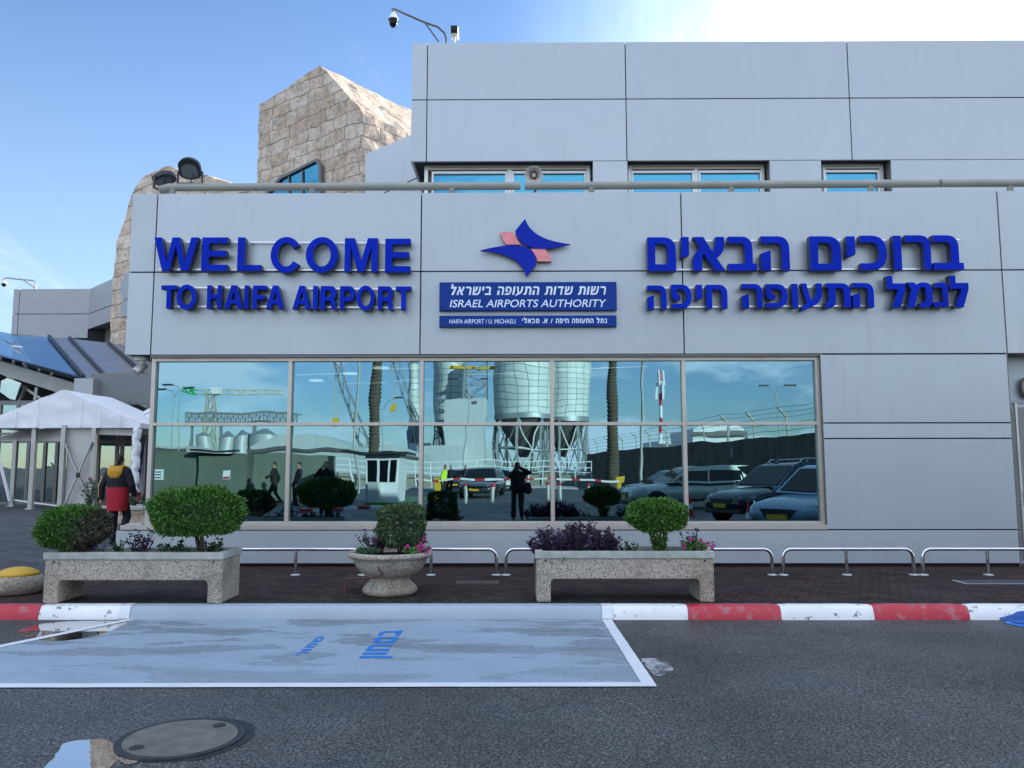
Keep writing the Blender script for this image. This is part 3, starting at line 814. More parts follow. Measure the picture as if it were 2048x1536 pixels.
# ================================================================ on the roof edge : pipe railing
rl = thing('roof_railing', 'long cream pipe rail on short stub posts along the roof edge above the signs', 'railing', (0, D + .06, zT), world=True)
PYr = D + .16; zr = Z(372.5, PYr); pr = .062
xa, xb, xc, xd, xe = X(322, 372, PYr), X(1041, 372, PYr), X(1049, 372, PYr), X(1875, 372, PYr), X(1880, 372, PYr)
zs_ = zr
t = MB()
t.tube([(xa + .45, PYr + 9, zs_), (xa - .02, PYr + .5, zs_), (xa - .05, PYr + .22, zs_), (xa - .01, PYr + .07, zs_), (xa + .12, PYr, zs_), (xb, PYr, zs_ + .004)], pr, 18)
t.build('rail', M['pipe'], rl, smooth=50)
t = MB(); t.tube([(xc, PYr - .005, zs_), (xd, PYr - .005, zs_ + .02)], pr, 18); t.build('rail', M['pipe'], rl, smooth=50)
t = MB(); t.tube([(xe, PYr - .01, zs_ + .02), (XR, PYr - .01, zs_ + .05)], pr, 18); t.build('rail', M['pipe'], rl, smooth=50)
for i in range(16):
    px = 347 + 278.5 * i
    x = X(px, 380, PYr)
    if x > XR - .5: break
    p = MB(); p.tube([(x, PYr + .02, zT - .12), (x, PYr - .03, zs_ - .075), (x + .004, PYr - .045, zs_ - .035)], [.045, .045, .040], 14); p.ball((x + .005, PYr - .085, zs_ - .095), .008, 8, 6)
    p.build('post', M['pipe'], rl, smooth=50)

# ================================================================ signs : built-up letters on rails
# glyphs: contours in a unit box, y downwards; (x, y, 0) is an off-curve (quadratic) point
def contour(L, n=6):
    pts = [(p[0], p[1]) for p in L]; off = [len(p) == 3 for p in L]; out = []; N = len(L); full = []; fo = []
    for i in range(N):
        full.append(pts[i]); fo.append(off[i])
        j = (i + 1) % N
        if off[i] and off[j]: full.append(((pts[i][0] + pts[j][0]) / 2, (pts[i][1] + pts[j][1]) / 2)); fo.append(False)
    s = next(i for i in range(len(full)) if not fo[i]); full = full[s:] + full[:s]; fo = fo[s:] + fo[:s]
    N = len(full)
    for i in range(N):
        if fo[i]: continue
        out.append(full[i]); j = (i + 1) % N
        if fo[j]:
            a, b, c_ = full[i], full[j], full[(i + 2) % N]
            for k in range(1, n):
                t = k / n; out.append(tuple((1 - t) ** 2 * a[q] + 2 * t * (1 - t) * b[q] + t * t * c_[q] for q in (0, 1)))
    return out
def ring(cx, cy, rx, ry, n=40, a0=0, a1=2 * pi):
    return [(cx + rx * cos(a0 + (a1 - a0) * i / n), cy + ry * sin(a0 + (a1 - a0) * i / n)) for i in range(n)]
def carc(cx, cy, rx, ry, d0, d1, n=26):
    return [(cx + rx * cos(radians(d0 + (d1 - d0) * i / n)), cy + ry * sin(radians(d0 + (d1 - d0) * i / n))) for i in range(n + 1)]
LAT = {
 'W': [[(0, 0), (.165, 0), (.292, .73), (.405, 0), (.575, 0), (.70, .73), (.83, 0), (1, 0), (.79, 1), (.625, 1), (.49, .27), (.365, 1), (.20, 1)]],
 'E': [[(0, 0), (1, 0), (1, .185), (.285, .185), (.285, .395), (.95, .395), (.95, .575), (.285, .575), (.285, .815), (1, .815), (1, 1), (0, 1)]],
 'L': [[(0, 0), (.30, 0), (.30, .82), (1, .82), (1, 1), (0, 1)]],
 'C': [carc(.5, .5, .5, .5, -32, -328, 34) + carc(.5, .5, .27, .325, -328, -32, 34)],
 'O': [ring(.5, .5, .5, .5), ring(.5, .5, .27, .325)],
 'M': [[(0, 0), (.30, 0), (.50, .70), (.70, 0), (1, 0), (1, 1), (.815, 1), (.815, .24), (.60, 1), (.40, 1), (.185, .24), (.185, 1), (0, 1)]],
 'T': [[(0, 0), (1, 0), (1, .185), (.645, .185), (.645, 1), (.355, 1), (.355, .185), (0, .185)]],
 'H': [[(0, 0), (.29, 0), (.29, .385), (.71, .385), (.71, 0), (1, 0), (1, 1), (.71, 1), (.71, .585), (.29, .585), (.29, 1), (0, 1)]],
 'A': [[(.35, 0), (.65, 0), (1, 1), (.73, 1), (.665, .79), (.335, .79), (.27, 1), (0, 1)], [(.5, .26), (.385, .61), (.615, .61)]],
 'I': [[(0, 0), (1, 0), (1, 1), (0, 1)]],
 'F': [[(0, 0), (1, 0), (1, .185), (.33, .185), (.33, .42), (.92, .42), (.92, .60), (.33, .60), (.33, 1), (0, 1)]],
 'R': [[(0, 0), (.60, 0), (.95, 0, 0), (.95, .29), (.95, .48, 0), (.78, .555), (.92, .60, 0), (.925, .78), (.93, .95, 0), (1, 1), (.70, 1), (.65, .90, 0), (.645, .78), (.64, .63, 0), (.50, .63), (.285, .63), (.285, 1), (0, 1)],
       [(.285, .185), (.285, .455), (.52, .455), (.66, .455, 0), (.66, .32), (.66, .185, 0), (.52, .185)]],
 'P': [[(0, 0), (.58, 0), (1, 0, 0), (1, .32), (1, .65, 0), (.58, .65), (.29, .65), (.29, 1), (0, 1)],
       [(.29, .185), (.29, .465), (.52, .465), (.70, .465, 0), (.70, .325), (.70, .185, 0), (.52, .185)]],
}
HEB = {
 'ם': [[(0, 0), (.58, 0), (1, .02, 0), (1, .40), (1, 1), (0, 1)], [(.27, .20), (.27, .80), (.70, .80), (.70, .42), (.70, .20, 0), (.52, .20)]],
 'י': [[(.04, 0), (1, 0), (1, .86), (.0, 1)]],
 'א': [[(0, 0), (.33, 0), (.60, .43), (.70, .34, 0), (.70, .18), (.70, 0), (.98, 0), (.98, .22), (.97, .50, 0), (.72, .62), (1, 1), (.67, 1), (.33, .50), (.27, .60, 0), (.27, .78), (.27, 1), (0, 1), (0, .76), (.0, .48, 0), (.22, .33)]],
 'ב': [[(0, 0), (.48, 0), (.86, .0, 0), (.86, .36), (.86, .80), (1, .80), (1, 1), (0, 1), (0, .80), (.59, .80), (.59, .38), (.59, .20, 0), (.44, .20), (0, .20)]],
 'ה': [[(0, 0), (.58, 0), (1, 0, 0), (1, .38), (1, 1), (.72, 1), (.72, .38), (.72, .20, 0), (.54, .20), (0, .20)], None, [(0, .50), (.34, .41), (.34, 1), (0, 1)]],
 'כ': [[(0, 0), (.42, 0), (1, 0, 0), (1, .50), (1, 1, 0), (.42, 1), (0, 1), (0, .80), (.40, .80), (.71, .80, 0), (.71, .50), (.71, .20, 0), (.40, .20), (0, .20)]],
 'ו': [[(0, 0), (1, 0), (1, 1), (0, 1)]],
 'ר': [[(0, 0), (.58, 0), (1, 0, 0), (1, .38), (1, 1), (.72, 1), (.72, .38), (.72, .20, 0), (.54, .20), (0, .20)]],
 'ל': [[(.04, 0), (.35, 0), (.35, .235), (1, .235), (1, .42), (.70, 1), (.28, 1), (.62, .425), (.04, .425)]],
 'מ': [[(.04, 0), (.32, 0), (.40, .10), (.50, .0, 0), (.68, .0), (1, .0, 0), (1, .34), (1, .64), (1, 1, 0), (.72, 1), (.46, 1), (.50, .82), (.60, .82), (.74, .82, 0), (.74, .64), (.74, .34), (.74, .18, 0), (.62, .18), (.50, .18, 0), (.46, .36), (.29, 1), (0, 1), (.20, .32)]],
 'נ': [[(.14, 0), (.66, 0), (1, 0, 0), (1, .30), (1, 1), (0, 1), (0, .80), (.64, .80), (.64, .32), (.64, .20, 0), (.52, .20), (.14, .20)]],
 'פ': [[(0, 0), (.48, 0), (1, 0, 0), (1, .50), (1, 1, 0), (.46, 1), (0, 1), (0, .80), (.42, .80), (.74, .80, 0), (.74, .50), (.74, .20, 0), (.46, .20), (.26, .20), (.26, .36), (.26, .44, 0), (.42, .44), (.46, .62), (.40, .66, 0), (.26, .66), (.0, .66, 0), (0, .36)]],
 'ח': [[(0, 0), (.58, 0), (1, 0, 0), (1, .38), (1, 1), (.72, 1), (.72, .38), (.72, .20, 0), (.54, .20), (.28, .20), (.28, 1), (0, 1)]],
 'ת': [[(.06, 0), (.62, 0), (1, 0, 0), (1, .38), (1, 1), (.74, 1), (.74, .38), (.74, .20, 0), (.58, .20), (.42, .20), (.42, .74), (.42, 1, 0), (.16, 1), (0, 1), (0, .80), (.06, .80), (.15, .80, 0), (.15, .70), (.15, .20), (.06, .20)]],
 'ע': [[(.0, 0), (.26, 0), (.44, .60), (.72, .54, 0), (.72, .24), (.72, 0), (1, 0), (1, .30), (1, .66, 0), (.62, .80), (.0, 1), (0, .86), (.24, .72)]],
}
HEB.update({
 'ש': [[(0, 0), (.22, 0), (.235, .50), (.34, .40, 0), (.36, .18), (.37, 0), (.60, 0), (.59, .22), (.57, .55, 0), (.25, .68), (.26, .80), (.55, .80), (.76, .78, 0), (.77, .50), (.78, 0), (1, 0), (.99, .55), (.97, 1, 0), (.56, 1), (.06, 1)]],
 'ד': [[(0, 0), (1, 0), (1, .20), (.86, .20), (.86, 1), (.58, 1), (.58, .20), (0, .20)]],
 'ט': [[(0, 0), (.26, 0), (.27, .80), (.72, .80), (.72, .42), (.72, .22, 0), (.56, .24), (.40, .30), (.36, .08), (.60, -.02), (1, -.04, 0), (1, .40), (1, 1), (.03, 1)]],
 'ן': [[(0, 0), (1, 0), (1, 1.32), (.12, 1.32), (.12, .2), (0, .2)]],
 '.': [[(0, .76), (1, .76), (1, 1), (0, 1)]], '/': [[(.62, 0), (1, 0), (.38, 1), (0, 1)]]})
HEB['ל'][0] = [(x, (y - .235) / .765) for x, y in HEB['ל'][0]]
HEB['ע'][0] = [(q[0], q[1] * 1.14) + tuple(q[2:]) for q in HEB['ע'][0]]
HW = {'ם': .86, 'י': .27, 'א': .90, 'ב': .84, 'ה': .86, 'כ': .80, 'ו': .27, 'ר': .78, 'ל': .76, 'מ': .92, 'נ': .58, 'פ': .82, 'ח': .86, 'ת': .98, 'ע': .86, 'ש': 1.06, 'ד': .80, 'ט': .90, 'ן': .27, '.': .26, '/': .5, ' ': .42}
def heb_line(body, o, ux, uy, w, h, off, shear=0.0, narrow=False):
    """Hebrew words set right to left from the lower left corner o, filling w x h"""
    gap = .20; adv = sum(HW[c] + gap for c in body) - gap; k = w / (adv + abs(shear)); x = adv; mb = MB()
    for ch in body:
        wd = HW[ch]; x -= wd
        if ch != ' ':
            yo = .5 if ch == 'י' else 1.0
            shapes = [[]]
            for c_ in HEB[ch]:
                if c_ is None: shapes.append([])
                else: shapes[-1].append(c_)
            for sh in shapes:
                P = [[o + ux * ((x + a * wd + shear * (1 - b * yo)) * k) + uy * ((1 - b * yo) * h) for a, b in contour(c_, 4)] for c_ in sh]
                mb.prism(P[0], off, 0, None, P[1:])
        x -= gap
    return mb
road_word('בטחון', 713, 806, 1262, 1318, 'road_lettering')
road_word('שמור', 584, 651, 1275, 1314, 'road_lettering')
LY = D - .185                      # front of the letters
LD = .12                         # their depth
def letter_part(glyphs, ch, x0, x1, yt, yb, par, y=LY, depth=LD):
    g_ = glyphs[ch]; mb = MB(); shapes = []; cur = []
    for c_ in g_:
        if c_ is None: shapes.append(cur); cur = []
        else: cur.append(c_)
    shapes.append(cur)
    wx0, wx1 = at(x0, (yt + yb) / 2, y).x, at(x1, (yt + yb) / 2, y).x
    wz0_, wz1_ = at((x0 + x1) / 2, yb, y).z, at((x0 + x1) / 2, yt, y).z
    for sh in shapes:
        P = [[(wx0 + a * (wx1 - wx0), y, wz1_ - b * (wz1_ - wz0_)) for a, b in contour(c_)] for c_ in sh]
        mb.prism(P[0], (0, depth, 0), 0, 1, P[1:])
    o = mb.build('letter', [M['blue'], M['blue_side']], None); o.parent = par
    md = o.modifiers.new('bevel', 'BEVEL'); md.width = .004; md.segments = 1; md.limit_method = 'ANGLE'; md.angle_limit = radians(50)
    return o
def sign(label, letters, glyphs, rails, x0, x1, name='lettering'):
    t_ = thing(name, label, 'sign', (0, 0, 0), group='blue letter signs on the fascia')
    for L in letters: letter_part(glyphs, *L, t_)
    for (a, b, py0, py1) in rails:
        m_ = MB(); y = LY + LD + .012
        m_.bar(at(a, py0, y), at(b, py1, y), .022, .022)
        for i in range(4):
            p = at(a, py0, y).lerp(at(b, py1, y), (i + .5) / 4); m_.box((p.x - .012, p.y, p.z - .012), (p.x + .012, D + .01, p.z + .012))
        o = m_.build('rail', M['rail'], None); o.parent = t_
    return t_
sign('English word WELCOME in large raised blue capitals', [('W', 307, 396, 474.5, 541.5), ('E', 403, 455, 474.5, 541.7), ('L', 474.5, 523, 474.4, 541.9), ('C', 541, 603, 473.6, 545.5),
     ('O', 611.3, 676, 473.8, 545.4), ('M', 689, 755, 476, 543.4), ('E', 770, 820.5, 477, 544.5)], LAT, [(318, 815, 483.5, 486.5), (318, 815, 539, 541)], 0, 0)
sign('small raised blue letters reading TO HAIFA AIRPORT', [('T', 321.5, 353, 570.3, 616.8), ('O', 353, 392.3, 568.9, 619), ('H', 413.5, 443, 570.3, 617), ('A', 448.6, 485.5, 570.3, 617.2),
     ('I', 488, 496.8, 570.5, 617.4), ('F', 505, 532, 570.8, 617.6), ('A', 532, 568, 570.8, 618), ('A', 585, 621.5, 571.2, 618.5), ('I', 625.5, 635, 571.5, 618.6), ('R', 640.5, 673.5, 571.8, 618.8),
     ('P', 679.6, 709.5, 572, 619), ('O', 712.5, 749.5, 571, 620.8), ('R', 755.4, 787, 572.4, 619.3), ('T', 791, 822, 572.6, 619.5)], LAT, [(340, 560, 575.3, 576), (596, 812, 577, 578.5), (340, 560, 613, 613.6), (596, 812, 614, 615.6)], 0, 0)
hx = lambda v: 1270 + v / 2.968
hy = lambda v: 450 + v / 2.968
def HL(rowz): return [(c_, hx(a), hx(b), hy(t_), hy(d_)) for c_, a, b, t_, d_ in rowz]
sign('large raised blue Hebrew greeting on the upper fascia panel', HL([('ם', 75, 244, 72, 273), ('י', 273, 321, 70, 196), ('א', 345, 537, 70, 271), ('ב', 553, 723, 68, 270), ('ה', 748, 918, 66, 270),
     ('ם', 1038, 1224, 66, 269), ('י', 1255, 1308, 66, 193), ('כ', 1338, 1496, 62, 267), ('ו', 1536, 1583, 62, 267), ('ר', 1606, 1758, 60, 265), ('ב', 1769, 1949, 60, 265)]), HEB,
     [(hx(100), hx(900), hy(96), hy(92)), (hx(1060), hx(1930), hy(92), hy(88)), (hx(100), hx(900), hy(266), hy(263)), (hx(1060), hx(1930), hy(263), hy(261))], 0, 0)
sign('small raised blue Hebrew line below the larger Hebrew greeting', HL([('ה', 74, 188, 358, 500), ('פ', 216, 336, 353, 496), ('י', 362, 400, 354, 446), ('ח', 423, 549, 354, 495), ('ה', 635, 758, 349, 493),
     ('פ', 778, 906, 350, 491), ('ו', 933, 968, 348, 491), ('ע', 988, 1112, 346, 489), ('ת', 1127, 1281, 345, 489), ('ה', 1293, 1419, 343, 488), ('ל', 1494, 1608, 346, 489), ('מ', 1612, 1768, 340, 489), ('נ', 1772, 1860, 342, 486), ('ל', 1868, 1984, 343, 487)]), HEB,
     [(hx(90), hx(540), hy(374), hy(372)), (hx(650), hx(1400), hy(371), hy(366)), (hx(1510), hx(1970), hy(364), hy(360)), (hx(90), hx(540), hy(489), hy(486)), (hx(650), hx(1400), hy(484), hy(479)), (hx(1530), hx(1960), hy(477), hy(475))], 0, 0)
# winged emblem
lg = thing('emblem', 'winged emblem of two blue blades and two pink squares on the fascia', 'emblem', (0, 0, 0))
ex = lambda v: 850 + v / 4.995
ey = lambda v: 420 + v / 4.995
EY = D - .11
def emb(L, m_, name, y=EY, d=.05):
    c_ = contour([tuple([ex(p[0]), ey(p[1])] + list(p[2:])) for p in L], 12); mb = MB()
    mb.prism([at(a, b, y) for a, b in c_], (0, d, 0), 0, 1); mb.build(name, [m_, M['black']], lg)
emb([(1000, 85), (1060, 300, 0), (1455, 340), (1120, 440, 0), (975, 330), (915, 275, 0), (902, 208)], M['logo_blue'], 'blade')
emb([(555, 402), (930, 305, 0), (1055, 395), (1108, 440, 0), (1112, 540), (1012, 665), (960, 430, 0), (555, 408)], M['logo_blue'], 'blade')
emb([(745, 220), (888, 220), (905, 290, 0), (955, 345), (812, 345), (765, 290, 0)], M['logo_red'], 'square', EY + .012)
emb([(1055, 388), (1200, 388), (1248, 450, 0), (1266, 513), (1123, 513), (1108, 445, 0)], M['logo_red'], 'square', EY + .012)
pb = MB(); p = at(1050, 500, D); pb.box((p.x - .3, EY + .052, p.z - .02), (p.x + .3, D + .01, p.z + .02)); pb.box((p.x - .02, EY + .052, p.z - .15), (p.x + .02, D + .01, p.z - .022)); pb.build('bracket', M['black'], lg)
# two blue boards
def board(label, px0, px1, py0, py1, texts):
    y = D - .085; t_ = thing('sign_board', label, 'sign', (0, 0, 0), group='blue name boards on the fascia')
    a, b = at(px0, py1, y), at(px1, py0, y)
    mb = MB(); mb.box((a.x, y, a.z), (b.x, D - .002, b.z)); mb.build('board', M['board'], t_, bevel=.004)
    for (body, tx0, tx1, ty0, ty1, shear, off) in texts:
        lo, hi = at(tx0, ty1, y), at(tx1, ty0, y)
        if body[0] > 'א':
            mb = heb_line(body, Vector((lo.x, y - .0005, lo.z)), Vector((1, 0, 0)), Vector((0, 0, 1)), hi.x - lo.x, hi.z - lo.z, Vector((0, -.003, 0)), shear)
            mb.build('lettering', M['board_txt'], t_); continue
        me = text_mesh(body, 1.0, .002, off, shear); fit_text(me, (lo.x, y, lo.z), None, (1, 0, 0), (0, 0, 1), hi.x - lo.x, hi.z - lo.z, (0, -1, 0), .0015)
        o = link_mesh('lettering', me, M['board_txt'], t_, smooth=False)
bx_ = lambda v: 850 + v / 4.995
by_ = lambda v: 420 + v / 4.995
board('large blue board with white Hebrew line above ISRAEL AIRPORTS AUTHORITY', 878.5, 1233, 563.5, 621, [('רשות שדות התעופה בישראל', bx_(246), bx_(1812), by_(762), by_(850), .20, 0), ('ISRAEL AIRPORTS AUTHORITY', bx_(246), bx_(1812), by_(893), by_(973), .20, .006)])
board('narrow blue board with white text HAIFA AIRPORT / U. MICHAELI below the large board', 878.5, 1233, 630.5, 653.5, [('HAIFA AIRPORT / U. MICHAELI', bx_(244), bx_(904), by_(1090), by_(1135), 0, .004), ('נמל התעופה חיפה / א. מכאלי', bx_(972), bx_(1816), by_(1084), by_(1131), 0, 0)])

# ================================================================ roof fittings
def fl(name, label, base, yaw, tilt, turn=False):
    t_ = thing(name, label, 'floodlight', base, yaw, group='floodlights on the roof railing')
    b = MB(); w = .185
    for sx_ in (-w, w): b.box((sx_ - .008, -.02, 0), (sx_ + .008, .02, .20))
    b.box((-w, -.02, 0), (w, .02, .012)); b.build('bracket', M['charcoal'], t_)
    T = Matrix.Translation((0, 0, .21)) @ Matrix.Rotation(tilt, 4, 'X')
    sg_ = 1
    outl = [(.17 * cos(a) * (1 if sin(a) > 0 else 1.0), .21 * sin(a) if sin(a) > 0 else .13 * sin(a)) for a in [2 * pi * i / 28 for i in range(28)]]
    outl = [(max(-.165, min(.165, x * 1.15)), -y) for x, y in outl]
    h = MB(); h.prism([T @ Vector((x, y, -.045)) for x, y in outl], T.to_3x3() @ Vector((0, 0, .07)), 0)
    h.prism([T @ Vector((x * .8, y * .8, .025)) for x, y in outl], T.to_3x3() @ Vector((0, 0, .028)), 0)
    for i in range(7): h.cbox((-.09 + i * .03, .02, .062), (.006, .2, .03), 0, T)
    h.build('housing', M['charcoal'], t_, bevel=.008)
    gl_ = MB(); gl_.prism([T @ Vector((x * .74, y * .66 + .02, -.047)) for x, y in outl], T.to_3x3() @ Vector((0, 0, -.004))); gl_.build('lens', mat('floodlight_lens', (.13, .15, .17), .2, 0, 0), t_)
    c_ = MB(); c_.tube([(.04, .0, .17), (.06, -.03, .10), (.03, -.03, .04), (.0, 0, .01)], .008, 8); c_.build('cable', M['black'], t_, smooth=60)
    return t_
p = at(380, 363, PYr)
fl('floodlight', 'black floodlight with lens facing the viewer on the left end of the roof pipe', (p.x, PYr, zs_ + pr - .004), radians(4), radians(-52))
p = at(322, 362, PYr + .3)
fl('floodlight', 'black floodlight at the corner of the roof pipe, seen edge-on and pointing left', (p.x, PYr + .35, zs_ + pr - .004), radians(75), radians(-22))
# horn loudspeaker
hp = at(1068, 358, PYr + .06)
hs = thing('horn_loudspeaker', 'ivory horn loudspeaker standing behind the roof pipe', 'loudspeaker', (hp.x, PYr + .17, zT - .12))
b = MB(); b.tube([(.02, .02, 0), (.02, .02, .48)], .018, 10); b.build('stand', mat('red_oxide', (.20, .025, .03), .6), hs, smooth=60)
T = Matrix.Translation((0, 0, .52)) @ Matrix.Rotation(radians(112), 4, 'X')
hr = .142
b = MB(); b.lathe([(.045, -.17), (.055, -.13), (.06, -.06), (.085, .02), (hr - .004, .10), (hr, .125), (hr - .008, .125), (.085, .05), (.05, -.02), (.04, -.06)], 28, T=T)
b.build('horn', M['offwhite'], hs, smooth=50)
b = MB(); b.lathe([(.04, -.06), (.034, .05), (.030, .06)], 18, T=T); b.build('driver', M['offwhite'], hs, smooth=50)
b = MB(); b.ball((0, .155, .585), (.055, .06, .06)); b.build('rear_cap', M['white'], hs, smooth=50)
# cameras
def ptz(par, c, s=1.0):
    b = MB(); b.lathe([(.018, .17), (.020, .11), (.05, .10), (.075, .05), (.082, .02), (.105, .0), (.108, -.02), (.09, -.02)], 24, c); b.build('housing', M['white'], par, smooth=50)
    b = MB(); b.lathe([(.088, -.015), (.080, -.03), (.074, -.10), (.062, -.14), (.03, -.165), (.004, -.17)], 24, c); b.build('dome', M['dark_glass'], par, smooth=60)
UY = U + .3
zu = uz[2]
ca = at(893, 80, UY); cb = at(788, 18, UY - .3); ck = at(787, 40, UY - .3)
arm = thing('dome_camera', 'white dome camera with dark lens hanging from a long bent arm at the roof corner', 'camera', (ca.x, UY, zu - .03), world=True)
kpt = at(876, 54, UY - .08)
b = MB(); b.tube([(ca.x, UY, zu - .03), (ca.x - .005, UY, ca.z), (at(889, 68, UY).x, UY, at(889, 66, UY).z), tuple(kpt), tuple(at(850, 45, UY - .12)), tuple(cb), (ck.x - .02, cb.y - .02, cb.z - .01), (ck.x, cb.y - .02, cb.z - .07)], .021, 12); b.build('arm', M['frame_dk'], arm, smooth=60)
b = MB(); b.tube([tuple(at(878, 84, UY)), tuple(at(851, 47, UY - .12))], .015, 10); b.build('brace', M['frame_dk'], arm, smooth=60)
ptz(arm, (ck.x, cb.y - .02, at(787, 41, cb.y).z + .02))
bc = at(909, 66, UY)
bu = thing('bullet_camera', 'short white bullet camera with black face on the roof edge beside the dome camera arm', 'camera', (bc.x, UY, zu - .02), world=True)
b = MB(); b.tube([(bc.x, UY, zu - .03), (bc.x, UY, bc.z - .07)], .022, 10); b.box((bc.x - .16, UY - .02, zu - .021), (bc.x + .06, UY + .02, zu + .012)); b.build('bracket', M['white'], bu, smooth=40)
b = MB(); b.box((bc.x - .075, UY - .10, bc.z - .07), (bc.x + .075, UY + .16, bc.z + .10)); b.build('housing', M['white'], bu, bevel=.012)
b = MB(); b.box((bc.x - .066, UY - .112, bc.z - .06), (bc.x + .066, UY - .10, bc.z + .092)); b.ball((bc.x, UY - .112, bc.z + .01), (.04, .02, .04)); b.build('lens', M['dark_glass'], bu, smooth=40)
# camera under the fascia's left end
p = at(284, 712, D + .25)
uc = thing('ceiling_camera', 'white swivel camera hanging under the left end of the fascia', 'camera', (p.x, p.y, zB), world=True)
b = MB(); b.lathe([(.10, -.055), (.10, 0)], 24, (p.x, p.y, zB - .001)); b.tube([(p.x + .005, p.y, zB - .05), (p.x + .005, p.y - .02, zB - .13)], .03, 14); b.build('mount', M['white'], uc, smooth=40)
b = MB(); a_ = Vector((p.x + .025, p.y + .05, zB - .11)); e_ = Vector((p.x - .03, p.y - .14, zB - .25)); b.tube([a_, a_.lerp(e_, .08), a_.lerp(e_, .92), e_], [.045, .062, .062, .05], 18); b.build('body', M['frame_lt'], uc, smooth=40)

# ================================================================ left background
# stone tower : near corner at the right, its long left face running back
TA = at(727, 386, U + 7.5); TD = Vector((-.80, .60, 0)); TE = Vector((.60, .80, 0))
def stone_solid(pxs, A, d, off, name, parent, rough=.05, seed=0, step=.28, uvk=1.0):
    pts = [onplane(a, b, A, d) for a, b in pxs]
    mb = MB(); mb.prism(pts, off)
    me = mb.mesh(name, [M['stone']])
    bm = bmesh.new(); bm.from_mesh(me); bmesh.ops.recalc_face_normals(bm, faces=bm.faces)
    for _ in range(6):
        es = [e for e in bm.edges if e.calc_length() > step * 1.6]
        if not es: break
        bmesh.ops.subdivide_edges(bm, edges=es, cuts=1, use_grid_fill=True)
    bmesh.ops.triangulate(bm, faces=bm.faces)
    bm.normal_update(); bm.to_mesh(me); bm.free()
    o = bpy.data.objects.new(name, me); COL.objects.link(o); uv_planar(o, uvk)
    for v in me.vertices:
        c = Vector(v.co); w = noise.noise_vector(c * 2.3 + Vector((seed, 0, 0))) * rough + noise.noise_vector(c * .9) * rough * .6
        v.co = c + w
    if parent: o.parent = parent
    return o
tw = thing('stone_tower', 'rough limestone gabled tower rising behind the terminal with a slanted blue window', 'building', (0, 0, 0))
stone_solid([(727, 470), (727, 226), (641, 131), (518, 208), (513, 470)], TA, TD, TE * 7.0, 'wall', tw, .06, 0, .17)
wn_ = thing('window', None, None); wn_.parent = tw
n_ = Vector((-TD.y, TD.x, 0)); n_ = n_ if n_.y < 0 else -n_
def tp(a, b, o=0.0): return onplane(a, b, TA, TD) + n_ * o
fr_ = MB(); outer = [(526, 404), (566, 357), (641, 320), (650, 334), (650, 410)]; inner = [(533, 402), (569, 361), (639, 326), (645, 336), (645, 408)]
fr_.prism([tp(a, b, .16) for a, b in outer], -n_ * .12, holes=[[tp(a, b, .16) for a, b in inner]])
for (a, b) in [((584, 355), (585, 404)), ((611, 343), (612, 404))]: fr_.bar(tp(*a, .12), tp(*b, .12), .045, .04, up=n_)
fr_.build('frame', M['frame_dk'], wn_)
p_ = MB(); p_.prism([tp(a, b, .09) for a, b in inner], -n_ * .02); p_.build('pane', M['glass_up'], wn_)
# battered stone wall behind the fascia's left end
sw = thing('stone_wall', 'rugged limestone wall with leaning uneven edge behind the left end of the fascia', 'wall', (0, 0, 0))
SA = at(300, 500, 39.0)
stone_solid([(219, 760), (221, 640), (226, 560), (233, 488), (249, 432), (263, 385), (281, 360), (298, 347), (337, 333), (372, 341), (415, 352), (470, 368), (530, 382), (560, 400), (560, 760)], SA, TD, TE * 5.0, 'wall', sw, .10, 4, .5, .55)
# far office block of grey panels
ob = thing('office_block', 'low grey panel block in the distance above the glass canopy, left', 'building', (0, 0, 0))
OY = 44.0
def og(mb, pxs, y): mb.prism([at(a, b, y) for a, b in pxs], (0, 8, 0))
c0, c1, c2 = at(28, 578, OY), at(180, 578, OY), at(40, 578, OY)
zz = [at(100, y, OY).z for y in (690, 628, 578)]
b = MB()
for (a_, b2) in ((c0.x, c2.x - .02), (c2.x + .02, c1.x)):
    for (q0, q1) in ((zz[0] + .4, zz[1] - .02), (zz[1] + .02, zz[2])): b.box((a_, OY, q0), (b2, OY + 6, q1))
b.build('cladding', M['clad_far'], ob)
b = MB(); b.box((c0.x + .1, OY + .05, 0), (c1.x + 10, OY + 6, zz[2] - .05)); b.build('joint_backing', M['clad_dark'], ob)
sdv = Vector((.72, -.69, 0)); b = MB()
for (q0, q1) in ((zz[0] + .9, zz[1] - .02), (zz[1] + .02, zz[2])):
    a0 = Vector((c1.x, OY, 0)); a1 = a0 + sdv * 14
    b.prism([(a0.x, a0.y, q0), (a1.x, a1.y, q0), (a1.x, a1.y, q1), (a0.x, a0.y, q1)], (.69 * 4, .72 * 4, 0))
b.build('side_cladding', M['clad_far'], ob)
b = MB(); a0 = Vector((c1.x + .4, OY + .6, 0)); a1 = a0 + sdv * 13; b.prism([(a0.x, a0.y, 0), (a1.x, a1.y, 0), (a1.x, a1.y, zz[0] + .88), (a0.x, a0.y, zz[0] + .88)], (.69 * 2, .72 * 2, 0)); b.build('lower_wall', M['frame_dk'], ob)
fc = thing('dome_camera', 'tiny dome camera on a bent pole above the distant grey block', 'camera', (0, 0, 0))
q0 = at(71, 578, OY); pts = [at(71, 580, OY), at(71, 566, OY), at(68, 561, OY), at(45, 559, OY), at(12, 555.5, OY), at(8, 558, OY), at(8, 562, OY)]
b = MB(); b.tube([tuple(p) for p in pts], .045, 8); b.tube([tuple(at(71, 577, OY)), tuple(at(47, 560, OY))], .035, 8); b.build('arm', M['alu'], fc, smooth=60)
b = MB(); c = at(8, 566, OY); b.lathe([(.03, .14), (.12, .06), (.16, -.02), (.15, -.05)], 16, c); b.build('housing', M['white'], fc, smooth=60)
